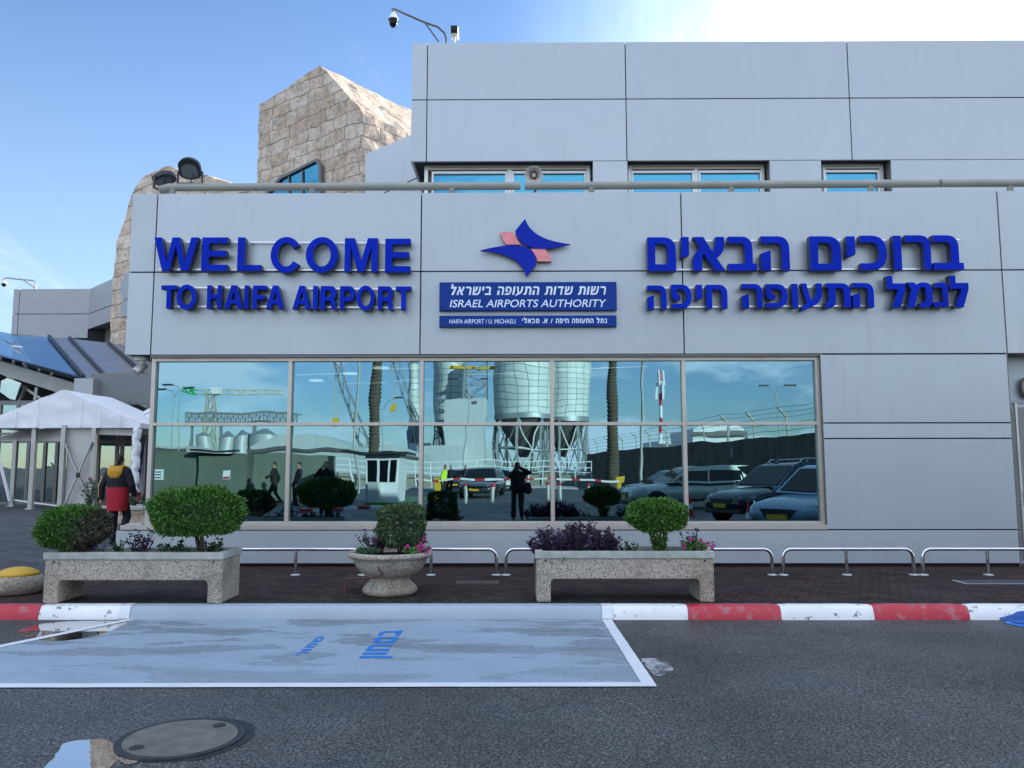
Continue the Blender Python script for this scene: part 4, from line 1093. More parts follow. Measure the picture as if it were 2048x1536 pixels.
b = MB(); b.ball((c.x, c.y, c.z - .08), (.13, .13, .14)); b.build('dome', M['dark_glass'], fc, smooth=180)

# sloping glass and metal entrance canopy
cn = thing('entrance_canopy', 'sloping entrance canopy of blue glass and ribbed grey metal sheets above the white tent', 'canopy', (0, 0, 0))
YT, YB = 37.0, 31.5
def cpt(top, bot, t): return at(*top, YT).lerp(at(*bot, YB), t)
sheets = [((-120, 640), (-150, 672), (26, 668), (68, 728), 'glass_pane', 'glass_roof'), ((26, 668), (68, 728), (99, 674), (167, 755), 'glass_pane', 'glass_roof'),
          ((100, 674), (168, 755), (140, 677), (214, 756.5), 'metal_sheet', None), ((141, 677), (215, 756.5), (217, 686), (300, 761), 'metal_sheet', None), ((218, 686), (301, 761), (300, 697), (392, 768), 'metal_sheet', None)]
M['sheet'] = mat('canopy_sheet', (.27, .26, .27), .28, .5, .10, .8)
for (ta, ba, tb, bb, nm, mm) in sheets:
    P = [at(*ta, YT), at(*tb, YT), at(*bb, YB), at(*ba, YB)]
    b = MB(); b.prism(P, (0, .02, -.05)); b.build(nm, M[mm] if mm else M['sheet'], cn)
for (ta, ba) in [((99, 674), (168, 755)), ((140, 677), (214, 757)), ((217, 686), (301, 761))]:
    b = MB(); b.bar(at(*ta, YT) + Vector((0, -.06, .05)), at(*ba, YB) + Vector((0, -.06, .05)), .12, .10); b.build('rib', M['charcoal'], cn)
for (cxp, cyp) in [(44, 694), (60, 716)]:
    b = MB(); c = at(cxp, cyp, 34); b.bar(c + Vector((-.22, -.3, 0)), c + Vector((.22, -.3, -.05)), .03, .06); b.build('clamp', M['frame_lt'], cn)
b = MB(); b.prism([at(a, b2, 32.5) for a, b2 in [(-150, 682), (0, 722), (148, 766), (148, 786), (118, 786), (0, 748), (-150, 706)]], (0, .5, 0)); b.build('beam', M['concrete_lt'], cn)
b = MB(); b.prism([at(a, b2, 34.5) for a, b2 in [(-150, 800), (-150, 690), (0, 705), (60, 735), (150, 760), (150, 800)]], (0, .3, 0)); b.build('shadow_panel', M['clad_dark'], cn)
b = MB()
for (a0, a1) in [((4, 712), (-8, 745)), ((30, 718), (20, 750)), ((48, 726), (62, 755)), ((80, 738), (70, 765)), ((106, 745), (96, 770)), ((0, 742), (96, 806)), ((52, 772), (38, 806)), ((74, 775), (70, 806))]:
    b.bar(at(*a0, 33.6), at(*a1, 33.6), .13, .1)
b.build('truss', M['alu'], cn)
b = MB(); b.prism([at(a, b2, 33.2) for a, b2 in [(2, 762), (14, 756), (42, 766), (30, 800), (20, 798), (0, 784)]], (0, .05, 0)); b.build('skylight', M['glass_door'], cn)
b = MB(); x0_, x1_, x2_ = at(148, 770, 30.6).x, at(186, 770, 30.6).x, at(206, 770, 30.6).x
b.box((x0_, 30.6, at(0, 786, 30.6).z), (x1_, 32.2, at(0, 757, 30.6).z)); b.box((x0_ - .05, 30.5, at(0, 786, 30.6).z - .10), (x1_ + .05, 32.2, at(0, 786, 30.6).z - .005)); b.build('column_head', M['clad_far'], cn)

# glazed entrance behind the tent
en = thing('glazed_entrance', 'glazed entrance front with grey frames and mirrored doors behind the white tent', 'building', (0, 0, 0))
EYY = 31.0
M['wall_gr'] = mat('dark_grey_wall', (.16, .17, .17), .6, 0, .05)
b = MB(); xa_, xb_ = at(195, 800, EYY).x, at(420, 800, EYY).x
b.box((xa_ - .3, EYY, at(0, 806, EYY).z), (xb_, EYY + .4, at(0, 762, EYY).z + .3)); b.box((at(-300, 800, EYY).x, EYY + .3, at(0, 858, EYY).z), (xa_ - .3, EYY + .5, at(0, 800, EYY).z)); b.build('upper_wall', M['wall_gr'], en)
fm = MB(); zl, zh = PZ, at(0, 806, EYY).z; zm = at(0, 886, EYY).z
cols = [-120, -60, -6, 30, 56, 89, 113, 126, 196, 233, 243, 292, 330]
for p in cols: x = at(p, 930, EYY).x; fm.box((x - .06, EYY - .06, zl), (x + .06, EYY + .06, zh))
for zz_ in (zl, zm, at(0, 870, EYY).z, zh - .08): fm.box((at(-130, 900, EYY).x, EYY - .05, zz_), (at(340, 900, EYY).x, EYY + .05, zz_ + .09))
fm.build('frame', M['frame_dk'], en)
for a, b2 in zip(cols[:-1], cols[1:]):
    p_ = MB(); x0_, x1_ = at(a, 930, EYY).x, at(b2, 930, EYY).x; tl = random.Random(a).uniform(-.02, .02)
    p_.add([(x0_, EYY, zl), (x1_, EYY + tl, zl), (x1_, EYY + tl, zh), (x0_, EYY, zh)], [(0, 1, 2, 3)]); p_.build('pane', M['glass_door'], en, fix=False)
b = MB(); b.box((at(-300, 900, EYY).x, EYY + 5, 0), (xb_, EYY + 5.2, 5), 0); b.box((at(-300, 900, EYY).x, EYY + .6, 3.6), (xb_, EYY + 5, 3.7), 0)
b.build('back_wall', mat('hall_wall', (.10, .09, .075), .8), en)
# flag inside the entrance glass
fg = thing('hanging_flag', 'blue and white flag drooping inside the entrance glass beside the tent leg', 'flag', (0, 0, 0))
b = MB(); fxs = [(262, 1000), (270, 960), (280, 915), (291, 890)]; n = 16
vs = []; fs = []; ms = []
for i in range(n + 1):
    for j in range(12):
        t = i / n; u = j / 11
        px = 262 + 30 * u + 4 * (1 - t) ; py = 892 + 112 * t - 34 * u * (1 - t) * 0
        px = 291 - (291 - (263 + 6 * (1 - t) * 2)) * u * (.45 + .55 * t)
        p = at(px, py, EYY - .25); vs.append((p.x, p.y - .10 * sin(u * 14 + t * 2), p.z))
for i in range(n):
    for j in range(11):
        fs.append((i * 12 + j, i * 12 + j + 1, (i + 1) * 12 + j + 1, (i + 1) * 12 + j)); ms.append(1 if (j in (0, 1, 8, 9)) or 6 < i < 9 and j < 6 else 0)
b.v = vs; b.f = fs; b.m = [1 if (k % 11) in (1, 2, 5, 8, 9) else 0 for k in range(len(fs))]
b.build('cloth', [M['white'], mat('flag_blue', (.015, .03, .22), .7)], fg, smooth=180)
b = MB(); a_ = at(292, 885, EYY - .25); b.tube([(a_.x, a_.y, PZ), (a_.x, a_.y, a_.z + .2)], .02, 8); b.build('pole', M['alu'], fg, smooth=60)

# white marquee
tn = thing('marquee_tent', 'white gabled marquee with an X-braced side panel in front of the entrance', 'tent', (0, 0, 0))
TY = 27.0; TL = 3.3
ap, er = at(125, 779, TY), at(281, 846, TY)
hw = er.x - ap.x; zv = at(0, 856, TY).z; xl_ = ap.x - hw
# fabric gable, wrinkled
def fabric(P, nu, nv, amp, seed, dirn):
    vs = []; fs = []; A, B, C, E = [Vector(p) for p in P]
    for i in range(nv + 1):
        for j in range(nu + 1):
            u, v = j / nu, i / nv
            p = (A * (1 - u) + B * u) * (1 - v) + (E * (1 - u) + C * u) * v
            w = noise.noise(Vector((p.x * 1.3, p.z * 2.0 + p.y, seed))) + .6 * noise.noise(Vector((p.x * 3.4 + p.z, p.z * 1.2, seed + 3)))
            vs.append(p + Vector(dirn) * w * amp)
    for i in range(nv):
        for j in range(nu):
            k = i * (nu + 1) + j; fs.append((k, k + 1, k + nu + 2, k + nu + 1))
    return vs, fs
b = MB()
b.add(*fabric([(xl_, TY, zv), (ap.x, TY, zv), (ap.x, TY, ap.z), (xl_, TY, er.z)], 30, 22, .05, 1, (0, -1, 0)))
b.add(*fabric([(ap.x, TY, zv), (er.x, TY, zv), (er.x, TY, er.z), (ap.x, TY, ap.z)], 30, 22, .05, 1, (0, -1, 0)))
b.add(*fabric([(ap.x, TY, ap.z), (ap.x, TY + TL, ap.z), (er.x, TY + TL, er.z), (er.x, TY, er.z)], 16, 16, .03, 2, (0, 0, 1)))
b.add(*fabric([(ap.x, TY, ap.z), (ap.x, TY + TL, ap.z), (xl_, TY + TL, er.z), (xl_, TY, er.z)], 16, 16, .03, 2, (0, 0, 1)))
b.add(*fabric([(er.x, TY, zv), (er.x, TY + TL, zv), (er.x, TY + TL, er.z), (er.x, TY, er.z)], 16, 4, .02, 4, (1, 0, 0)))
b.add(*fabric([(xl_, TY, zv), (xl_, TY + TL, zv), (xl_, TY + TL, er.z), (xl_, TY, er.z)], 16, 4, .02, 4, (1, 0, 0)))
cnp = b.build('canopy', M['tent'], tn, smooth=180)
for px in (35, 78, 165, 204, 243):
    sm = MB(); t = abs(at(px, 800, TY).x - ap.x) / hw; x = at(px, 800, TY).x
    sm.tube([(x, TY - .05, zv), (x + .03, TY - .055, (zv + er.z) / 2), (x - .01, TY - .05, ap.z + (er.z - ap.z) * t - .03)], .012, 6)
    sm.build('seam', M['tent'], tn, smooth=180)
LEG = .075
def leg(px, Y, name='leg', wrap=False):
    x = at(px, 930, Y).x; b = MB(); b.box((x - LEG, Y - LEG, PZ), (x + LEG, Y + LEG, zv + .1)); b.cbox((x, Y, PZ + .02), (.26, .26, .04)); b.build('leg', M['alu'], tn, bevel=.008)
leg(-150, TY); leg(66, TY + .2); leg(125, TY); leg(186, TY + .1); leg(29, TY + 2.2); leg(268, TY + .12)
b = MB(); xg = at(268, 930, TY).x; nn = 26; pts_ = [(xg + .03 * sin(i * 1.1), TY + .1, .5 + (zv - .5) * i / nn) for i in range(nn + 1)]
b.tube(pts_, [.13 + .018 * sin(i * 2.3) for i in range(nn + 1)], 12); b.build('leg_wrap', M['tent'], tn, smooth=180)
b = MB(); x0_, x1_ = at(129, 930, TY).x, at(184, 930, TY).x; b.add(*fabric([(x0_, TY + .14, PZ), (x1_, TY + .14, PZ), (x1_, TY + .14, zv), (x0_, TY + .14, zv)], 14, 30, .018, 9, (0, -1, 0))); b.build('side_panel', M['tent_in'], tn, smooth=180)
for (a0, a1) in [((128, 882), (183, 1012)), ((184, 884), (128, 1012))]:
    b = MB(); b.bar(at(*a0, TY - .02), at(*a1, TY - .02 - (.05 if a0[0] > 150 else 0)), .085, .05); b.build('brace', M['alu'], tn)
b = MB(); b.cbox(at(156, 950, TY - .1), (.12, .05, .16)); b.build('clamp', M['black'], tn)
b = MB(); b.bar(at(28, 1000, TY + 2.2), at(125, 1013, TY), .05, .05); b.bar(at(0, 925, TY + 2.5), at(20, 1003, TY + 2.0), .09, .06); b.build('base_rail', M['white'], tn)
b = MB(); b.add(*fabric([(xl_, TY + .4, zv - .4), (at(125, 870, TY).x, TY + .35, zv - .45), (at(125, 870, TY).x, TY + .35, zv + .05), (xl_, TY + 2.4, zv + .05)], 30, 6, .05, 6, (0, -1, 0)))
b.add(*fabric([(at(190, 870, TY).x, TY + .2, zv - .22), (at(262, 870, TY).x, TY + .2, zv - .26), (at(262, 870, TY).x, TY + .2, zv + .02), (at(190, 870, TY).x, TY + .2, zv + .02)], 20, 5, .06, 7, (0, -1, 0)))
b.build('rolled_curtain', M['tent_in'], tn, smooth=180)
t2 = thing('marquee_tent', 'second white tent roof just visible between the first tent and the terminal corner', 'tent', (0, 0, 0))
b = MB(); y2 = 29.5; P = [at(258, 846, y2), at(330, 806, y2), at(420, 846, y2), at(420, 870, y2), at(258, 870, y2)]
b.prism(P, (0, .04, 0)); b.prism([at(258, 846, y2), at(330, 806, y2), at(330, 800, y2 + 1), at(258, 838, y2 + 1)], (0, 0, -.03)); b.build('canopy', M['tent'], t2)
b = MB(); b.bar(at(330, 870, y2), Vector((at(330, 870, y2).x, y2, PZ)), .12, .12); b.build('leg', M['alu'], t2)

# low stone bed with roses
rb = thing('stone_planter', 'low rough stone flower bed with a pale coping at the terminal corner', 'planter', (0, 0, 0))
QY = 20.6; q0, q1 = at(196, 1030, QY).x, BX + 3
zc = at(0, 1013, QY).z
b = MB(); b.box((q0, QY, PZ), (q1, QY + 1.0, zc - .09)); o = b.build('wall', M['stone'], rb); uv_planar(o)
b = MB(); b.box((q0 - .04, QY - .06, zc - .09), (q1, QY + 1.06, zc)); b.build('coping', M['concrete_lt'], rb, bevel=.01)

# ================================================================ foliage helpers
def leaf(mb, c, d, w, L, rnd, mi=0, fold=.25):
    """one folded leaf: two quads along direction d"""
    d = Vector(d).normalized(); a = Vector((rnd.uniform(-1, 1), rnd.uniform(-1, 1), rnd.uniform(-1, 1)))
    s = d.cross(a)
    if s.length < 1e-4: s = Vector((1, 0, 0))
    s = s.normalized() * w / 2; n = s.cross(d).normalized() * w * fold
    c = Vector(c)
    mb.add([c, c + d * L * .5 + s + n, c + d * L, c + d * L * .5 - s + n, c + d * L * .55], [(0, 1, 4), (1, 2, 4), (2, 3, 4), (3, 0, 4)], mi)
def leafq(mb, c, d, w, L, rnd, mi=0):
    d = Vector(d).normalized(); a = Vector((rnd.uniform(-1, 1), rnd.uniform(-1, 1), rnd.uniform(-1, 1)))
    s = d.cross(a)
    s = (s.normalized() if s.length > 1e-4 else Vector((1, 0, 0))) * w / 2
    c = Vector(c); mb.add([c - d * L * .1, c + d * L * .45 + s, c + d * L, c + d * L * .45 - s], [(0, 1, 2, 3)], mi)
def clipped_shrub(par, c, rx, ry, rz, n, lw, m, seed, power=2.6, holes=.25, dry=None, flat_top=0.0):
    """a dense clipped crown: leaves over an uneven super-ellipsoid shell and inside it"""
    rnd = random.Random(seed); mb = MB(); c = Vector(c)
    for i in range(n):
        v = Vector((rnd.gauss(0, 1), rnd.gauss(0, 1), rnd.gauss(0, 1))).normalized()
        k = (abs(v.x) ** power + abs(v.y) ** power + abs(v.z) ** power) ** (-1 / power)
        b = 1 + .17 * noise.noise(v * 2.1 + Vector((seed, 0, 0))) + .06 * noise.noise(v * 6 + Vector((0, seed, 0)))
        if noise.noise(v * 4.5 + Vector((seed * 3, 1, 0))) > holes and rnd.random() < .75: b *= .86
        r = k * b * (rnd.uniform(.90, 1.02) if rnd.random() < .8 else rnd.uniform(.6, .95))
        p = Vector((v.x * rx * r, v.y * ry * r, v.z * rz * r))
        if rnd.random() < .03: p *= rnd.uniform(1.02, 1.13)
        d = v + Vector((rnd.uniform(-.9, .9), rnd.uniform(-.9, .9), rnd.uniform(-.5, 1.0)))
        mi = 1 if dry and dry(p.x / rx, p.y / ry, p.z / rz, rnd) else 0
        leafq(mb, c + p, d, lw * rnd.uniform(.6, 1.1), lw * rnd.uniform(1.0, 1.7), rnd, mi)
    o = mb.build('crown', m, par, fix=False)
    return o
def stems(par, base, top, n, spread, r, m, seed, name='trunk'):
    rnd = random.Random(seed); mb = MB(); base = Vector(base); top = Vector(top)
    for i in range(n):
        e = top + Vector((rnd.uniform(-1, 1) * spread, rnd.uniform(-1, 1) * spread, rnd.uniform(-.05, .1)))
        mid = base.lerp(e, .5) + Vector((rnd.uniform(-.02, .02), rnd.uniform(-.02, .02), 0))
        mb.tube([base + Vector((rnd.uniform(-.01, .01), rnd.uniform(-.01, .01), 0)), mid, e], [r, r * .75, r * .35], 7)
    return mb.build(name, m, par, smooth=180)
def branchy(par, base, h, spread, n, leaves, lw, ml, ms, seed, lean=(0, 0), bare=.2):
    """a loose plant: thin stems with leaves along them"""
    rnd = random.Random(seed); sb = MB(); lb = MB(); base = Vector(base)
    for i in range(n):
        a = rnd.uniform(0, 2 * pi); s = spread * sqrt(rnd.random()); hh = h * rnd.uniform(.55, 1.05)
        e = base + Vector((cos(a) * s + lean[0], sin(a) * s + lean[1], hh))
        mid = base.lerp(e, .5) + Vector((cos(a) * s * .2, sin(a) * s * .2, hh * .08))
        b0 = base + Vector((cos(a) * s * .15, sin(a) * s * .15, -.02))
        sb.tube([b0, mid, e], [.006, .0045, .002], 5)
        for k in range(leaves):
            t = rnd.uniform(bare, 1.0)
            p = b0.lerp(mid, t * 2) if t < .5 else mid.lerp(e, t * 2 - 1)
            d = Vector((rnd.uniform(-1, 1), rnd.uniform(-1, 1), rnd.uniform(-.2, .9)))
            leaf(lb, p, d, lw * rnd.uniform(.6, 1.1), lw * rnd.uniform(1.4, 2.2), rnd)
    sb.build('stem', ms, par, smooth=180, fix=False); return lb.build('foliage', ml, par, fix=False)
def flowers(par, pts, r, m, seed, petals=9, name='flower'):
    rnd = random.Random(seed)
    for c in pts:
        mb = MB()
        for k in range(petals * 3):
            d = Vector((rnd.gauss(0, 1), rnd.gauss(0, 1), rnd.gauss(0, 1) + .3)).normalized()
            leafq(mb, Vector(c) + d * r * .4, d, r * .9, r * .8, rnd)
        mb.build(name, m, par, fix=False)
def plant(name, label, cat, loc, group=None): return thing(name, label, cat, loc, group=group)

# ================================================================ trough planters
def trough(label, px0, px1, pyb, w=None, depth=.56, rz=0.0, hole=True):
    fy = gnd((px0 + px1) / 2, pyb, PZ).y; a, b = gnd(px0, pyb, PZ).x, gnd(px1, pyb, PZ).x
    zt_ = PZ + .54; cx_ = (a + b) / 2; w = b - a
    t_ = thing('trough_planter', label, 'planter', (cx_, fy, PZ), rz, group='bench-shaped concrete planters along the kerb')
    h = zt_ - PZ; hw = w / 2; lgw = .155; zb_ = .245
    mb = MB()
    # side profile extruded front to back : two legs and the trough
    mb.prism([(-hw, 0, 0), (-hw + lgw, 0, 0), (-hw + lgw, 0, zb_ - .03), (-hw + lgw + .03, 0, zb_), (hw - lgw - .03, 0, zb_), (hw - lgw, 0, zb_ - .03), (hw - lgw, 0, 0), (hw, 0, 0), (hw, 0, h - .075), (-hw, 0, h - .075)], (0, depth, 0))
    me = mb.build('trough', M['agg'], t_, bevel=.018)
    r = MB(); o_ = .012; i_ = .07
    r.prism([(-hw - o_, -o_, h - .075), (hw + o_, -o_, h - .075), (hw + o_, depth + o_, h - .075), (-hw - o_, depth + o_, h - .075)], (0, 0, .075), holes=[[(-hw + i_, i_, h - .075), (hw - i_, i_, h - .075), (hw - i_, depth - i_, h - .075), (-hw + i_, depth - i_, h - .075)]])
    r.build('rim', M['rim'], t_, bevel=.006)
    s_ = MB(); n = 22
    vs = [(-hw + i_ + (w - 2 * i_) * i / n, i_ + (depth - 2 * i_) * j / 8, h - .062 + .012 * noise.noise(Vector((i * .8, j * .8, cx_)))) for j in range(9) for i in range(n + 1)]
    s_.add(vs, [(j * (n + 1) + i, j * (n + 1) + i + 1, (j + 1) * (n + 1) + i + 1, (j + 1) * (n + 1) + i) for j in range(8) for i in range(n)])
    s_.build('soil', M['soil'], t_)
    d_ = MB()
    for sx_ in (-1, 1): d_.tube([(sx_ * (hw - .10), -.004, h - .10), (sx_ * (hw - .10), .004, h - .10)], .012, 10)
    d_.build('drain_hole', M['black'], t_)
    return Vector((cx_, fy, PZ)), h, hw, depth
tl, tlh, tlw, tld = trough('speckled concrete trough planter by the kerb on the left, holding two round shrubs', 84, 442, 1208)
tr, trh, trw, trd = trough('speckled concrete trough planter right of the bowl, holding purple plants and one shrub', 1073, 1430, 1205)
def on(t_, px, dy): return Vector((at(px, 1100, t_.y + dy).x, t_.y + dy, PZ + .475))
LS = 'leafy plants in the planters'
def shrub(label, base, px0, px1, py0, py1, Y, n, seed, ry=None, m=None, lw=.024, dry=None, power=2.7, nst=3, name='round_shrub', spread=.12):
    t_ = thing(name, label, 'shrub', base); a, b = at(px0, py0, Y), at(px1, py1, Y)
    rx = (b.x - a.x) / 2; rz_ = (a.z - b.z) / 2; c = Vector(((a.x + b.x) / 2, Y, (a.z + b.z) / 2)) - Vector(base)
    stems(t_, (0, 0, -.03), (c.x, c.y, c.z - rz_ * .35), nst, spread, .030 if nst < 5 else .013, M['bark'], seed)
    clipped_shrub(t_, c, rx * .92, ry or rx * .85, rz_ * .93, n, lw, m or M['leaf'], seed, power=power, dry=dry)
    return t_
y1 = tl.y + .28
shrub('bright green round clipped shrub on a bare trunk, right end of the left trough', on(tl, 404, .28), 303, 489, 973, 1072, y1, 15000, 1, ry=.36)
s2 = shrub('green clipped shrub with a dry brown right side, left end of the left trough', on(tl, 165, .27), 82, 214, 1011, 1099, tl.y + .27, 10500, 2, ry=.33, m=[M['leaf'], M['leaf_dry']],
      dry=lambda x, y, z, r: x + .25 * z * -1 + r.uniform(-.2, .2) > .42, power=2.4)
for i, (px, dy, h, sp, nst, lab) in enumerate([(238, .30, .20, .06, 7, 'small pale green herb left of the dark red plant in the left trough'), (323, .30, .17, .07, 6, 'sparse green seedling just left of the trunk in the left trough'),
     (352, .36, .20, .09, 8, 'thin leafy seedling beside the trunk in the left trough'), (420, .42, .18, .06, 6, 'small green herb right of the shrub trunk in the left trough'), (440, .36, .22, .05, 4, 'single upright sprig at the right end of the left trough')]):
    t_ = plant('leafy_plant', lab, 'plant', on(tl, px, dy), LS); branchy(t_, (0, 0, -.03), h, sp, nst, 16, .026, M['leaf_plant'], M['leaf_plant'], 20 + i)
t_ = plant('dark_plant', 'dark purple-red plant with bare twigs in the middle of the left trough', 'plant', on(tl, 278, .32), LS); branchy(t_, (0, 0, -.03), .30, .17, 15, 13, .026, M['leaf_pur'], M['bark'], 31)
t_ = plant('grass_tuft', 'spiky grass tuft left of the shrub trunk in the left trough', 'plant', on(tl, 378, .28), LS); g = MB(); rnd = random.Random(5)
for i in range(26):
    a = rnd.uniform(0, 2 * pi); L = rnd.uniform(.12, .2); d = Vector((cos(a) * .6, sin(a) * .6, 1)); leaf(g, (rnd.uniform(-.05, .05), rnd.uniform(-.03, .03), -.02), d, .010, L, rnd)
g.build('blade', M['leaf_plant'], t_, fix=False)
for i, px in enumerate((190, 208)):
    t_ = plant('violet_flower', ['violet-blue flower under the dry shrub, nearer its trunk', 'violet-blue flower right of the dry shrub in the left trough'][i], 'flower', on(tl, px, .2), 'violet flowers in the left trough'); branchy(t_, (0, 0, -.03), .10, .03, 4, 6, .018, M['leaf_plant'], M['leaf_plant'], 60 + i); flowers(t_, [(0, 0, .10)], .020, M['violet'], 3 + i)
# right trough
shrub('green clipped shrub with leafy lower stems at the right of the right trough', on(tr, 1315, .29), 1250, 1375, 998, 1062, tr.y + .29, 9500, 3, ry=.34, lw=.024, nst=5)
t_ = plant('leafy_undergrowth', 'loose green shoots round the foot of the shrub in the right trough', 'plant', on(tr, 1316, .29), LS); branchy(t_, (.03, 0, -.03), .30, .15, 26, 22, .024, M['leaf'], M['bark'], 41, bare=.05); branchy(t_, (-.32, -.05, -.03), .16, .12, 12, 14, .022, M['leaf_plant'], M['bark'], 42, bare=.05)
t_ = plant('purple_plant', 'dense bushy dark purple plant filling the left half of the right trough', 'plant', on(tr, 1150, .28), LS)
for i, (dx, h, sp, n_s) in enumerate([(-.22, .34, .26, 50), (.02, .40, .26, 55), (.26, .32, .20, 42), (.42, .24, .10, 16), (-.40, .22, .13, 16)]):
    branchy(t_, (dx, rnd.uniform(-.04, .04), -.04), h, sp * .92, n_s, 22, .026, M['leaf_pur'], M['bark'], 70 + i, lean=(-.03 if dx < -.3 else .02, 0), bare=.05)
t_ = plant('trailing_leaf', 'yellow-green pointed leaves hanging over the rim of the right trough', 'plant', on(tr, 1130, .06), LS); g = MB()
for a, L in ((-.9, .13), (-.2, .17), (.5, .12), (1.2, .10), (-1.6, .12)): leaf(g, (0, -.01, .07), (sin(a) * .9, -.5, -.75 + .3 * abs(a)), .035, L, rnd)
g.build('foliage', M['leaf_plant'], t_, fix=False)
t_ = plant('pink_flower_plant', 'pink flowering plant at the right end of the right trough', 'plant', on(tr, 1396, .22), LS); branchy(t_, (0, 0, -.03), .20, .16, 34, 12, .026, M['leaf'], M['leaf_plant'], 51, bare=.1); branchy(t_, (-.08, .1, -.03), .32, .18, 10, 12, .024, M['leaf_pur'], M['bark'], 52)
flowers(t_, [(-.16, -.04, .10), (-.09, -.05, .18), (.10, -.06, .13), (.14, -.05, .07), (.06, -.10, .06), (.02, -.05, .16), (.17, 0, .10), (-.02, -.08, .09), (.11, -.08, .02)], .024, M['pink'], 4)

# ================================================================ bowl planter
cb_ = gnd(780, 1190, PZ); cby = cb_.y + .10; cbx = at(781, 1110, cby).x
bw = thing('bowl_planter', 'round speckled concrete bowl planter on a flared foot between the two troughs', 'planter', (cbx, cby, PZ))
R = .455
b = MB(); b.lathe([(.05, 0), (.27, 0), (.305, .02), (.315, .05), (.30, .085), (.255, .13), (.225, .165), (.222, .19), (.24, .20), (.30, .225), (.36, .275), (.405, .34), (.432, .41)], 56); b.build('bowl', M['agg'], bw, smooth=50)
b = MB(); b.lathe([(.425, .405), (.44, .41), (.475, .425), (.492, .445), (.492, .465), (.478, .482), (.455, .487), (.425, .475), (.41, .44)], 56); b.build('rim', M['agg'], bw, smooth=40)
b = MB(); b.lathe([(.42, .43), (.2, .45), (.001, .455)], 40); b.build('soil', M['soil'], bw)
bz = PZ + .45
def ob_(px, dy): return Vector((at(px, 1100, cby + dy).x, cby + dy, bz))
t_ = shrub('grey-green box-shaped clipped shrub growing in the bowl planter', ob_(800, .05), 757, 850, 1010, 1092, cby + .05, 9500, 6, ry=.25, m=M['leaf_dk'], lw=.022, power=5, nst=7, name='boxy_shrub', spread=.10)
t_ = plant('dark_plant', 'dark twiggy plant with purple leaves at the left of the bowl planter', 'plant', ob_(752, .02), LS); branchy(t_, (0, 0, -.03), .34, .20, 16, 9, .026, M['leaf_pur'], M['bark'], 81, lean=(-.06, 0)); branchy(t_, (.03, -.02, -.03), .22, .12, 14, 14, .024, M['leaf_pur'], M['bark'], 82)
t_ = plant('ground_herb', 'low grey-green herb spilling over the left rim of the bowl planter', 'plant', ob_(738, -.18), LS); branchy(t_, (0, 0, -.02), .11, .17, 44, 14, .022, M['leaf_plant'], M['leaf_plant'], 83, bare=.0)
t_ = plant('pink_flower_plant', 'pink flowering plant at the right rim of the bowl planter', 'plant', ob_(836, -.16), LS); branchy(t_, (-.03, 0, -.02), .12, .17, 34, 13, .024, M['leaf'], M['leaf_plant'], 84, bare=.0)
flowers(t_, [(-.14, -.04, .08), (-.11, -.05, .10), (.00, -.06, .10), (.04, -.05, .13), (.07, -.07, .10), (.03, -.10, .07), (.10, -.06, .06), (.13, -.02, .08), (.07, .02, .19)], .026, M['pink'], 8)
# irrigation pipe
ip = tag(MB().tube([(cbx - .06, cby - .475 + .03, PZ + .36), (cbx - .055, cby - .45, PZ + .33), (cbx - .01, cby - .43, PZ + .28), (cbx - .02, cby - .425, PZ + .265), (cbx - .12, cby - .40, PZ + .24), (cbx - .30, cby - .33, PZ + .22), (cbx - .44, cby - .33, PZ + .215), (cbx - .45, cby - .33, PZ + .205), (cbx - .45, cby - .33, PZ + .1), (cbx - .455, cby - .33, PZ - .02)], .011, 10).build('irrigation_pipe', mat('brown_pipe', (.075, .035, .028), .5), smooth=60),
          'thin brown irrigation pipe bent across the front of the bowl planter', 'pipe')
ip2 = tag(MB().tube([(tr.x - trw - .015, tr.y + .03, PZ + .465), (tr.x - trw - .02, tr.y + .03, PZ + .15), (tr.x - trw - .06, tr.y + .05, PZ - .02)], .009, 8).build('irrigation_pipe', mat('dark_pipe', (.03, .025, .025), .5), smooth=60), 'thin dark pipe running down the left side of the right trough', 'pipe')
ip3 = tag(MB().tube([(tl.x + tlw - .20, tl.y + .3, PZ + .27), (tl.x + tlw - .21, tl.y + .28, PZ + .12), (tl.x + tlw - .26, tl.y + .25, PZ - .02)], .009, 8).build('irrigation_pipe', M['black'], smooth=60), 'thin black pipe hanging below the left trough near its right leg', 'pipe')

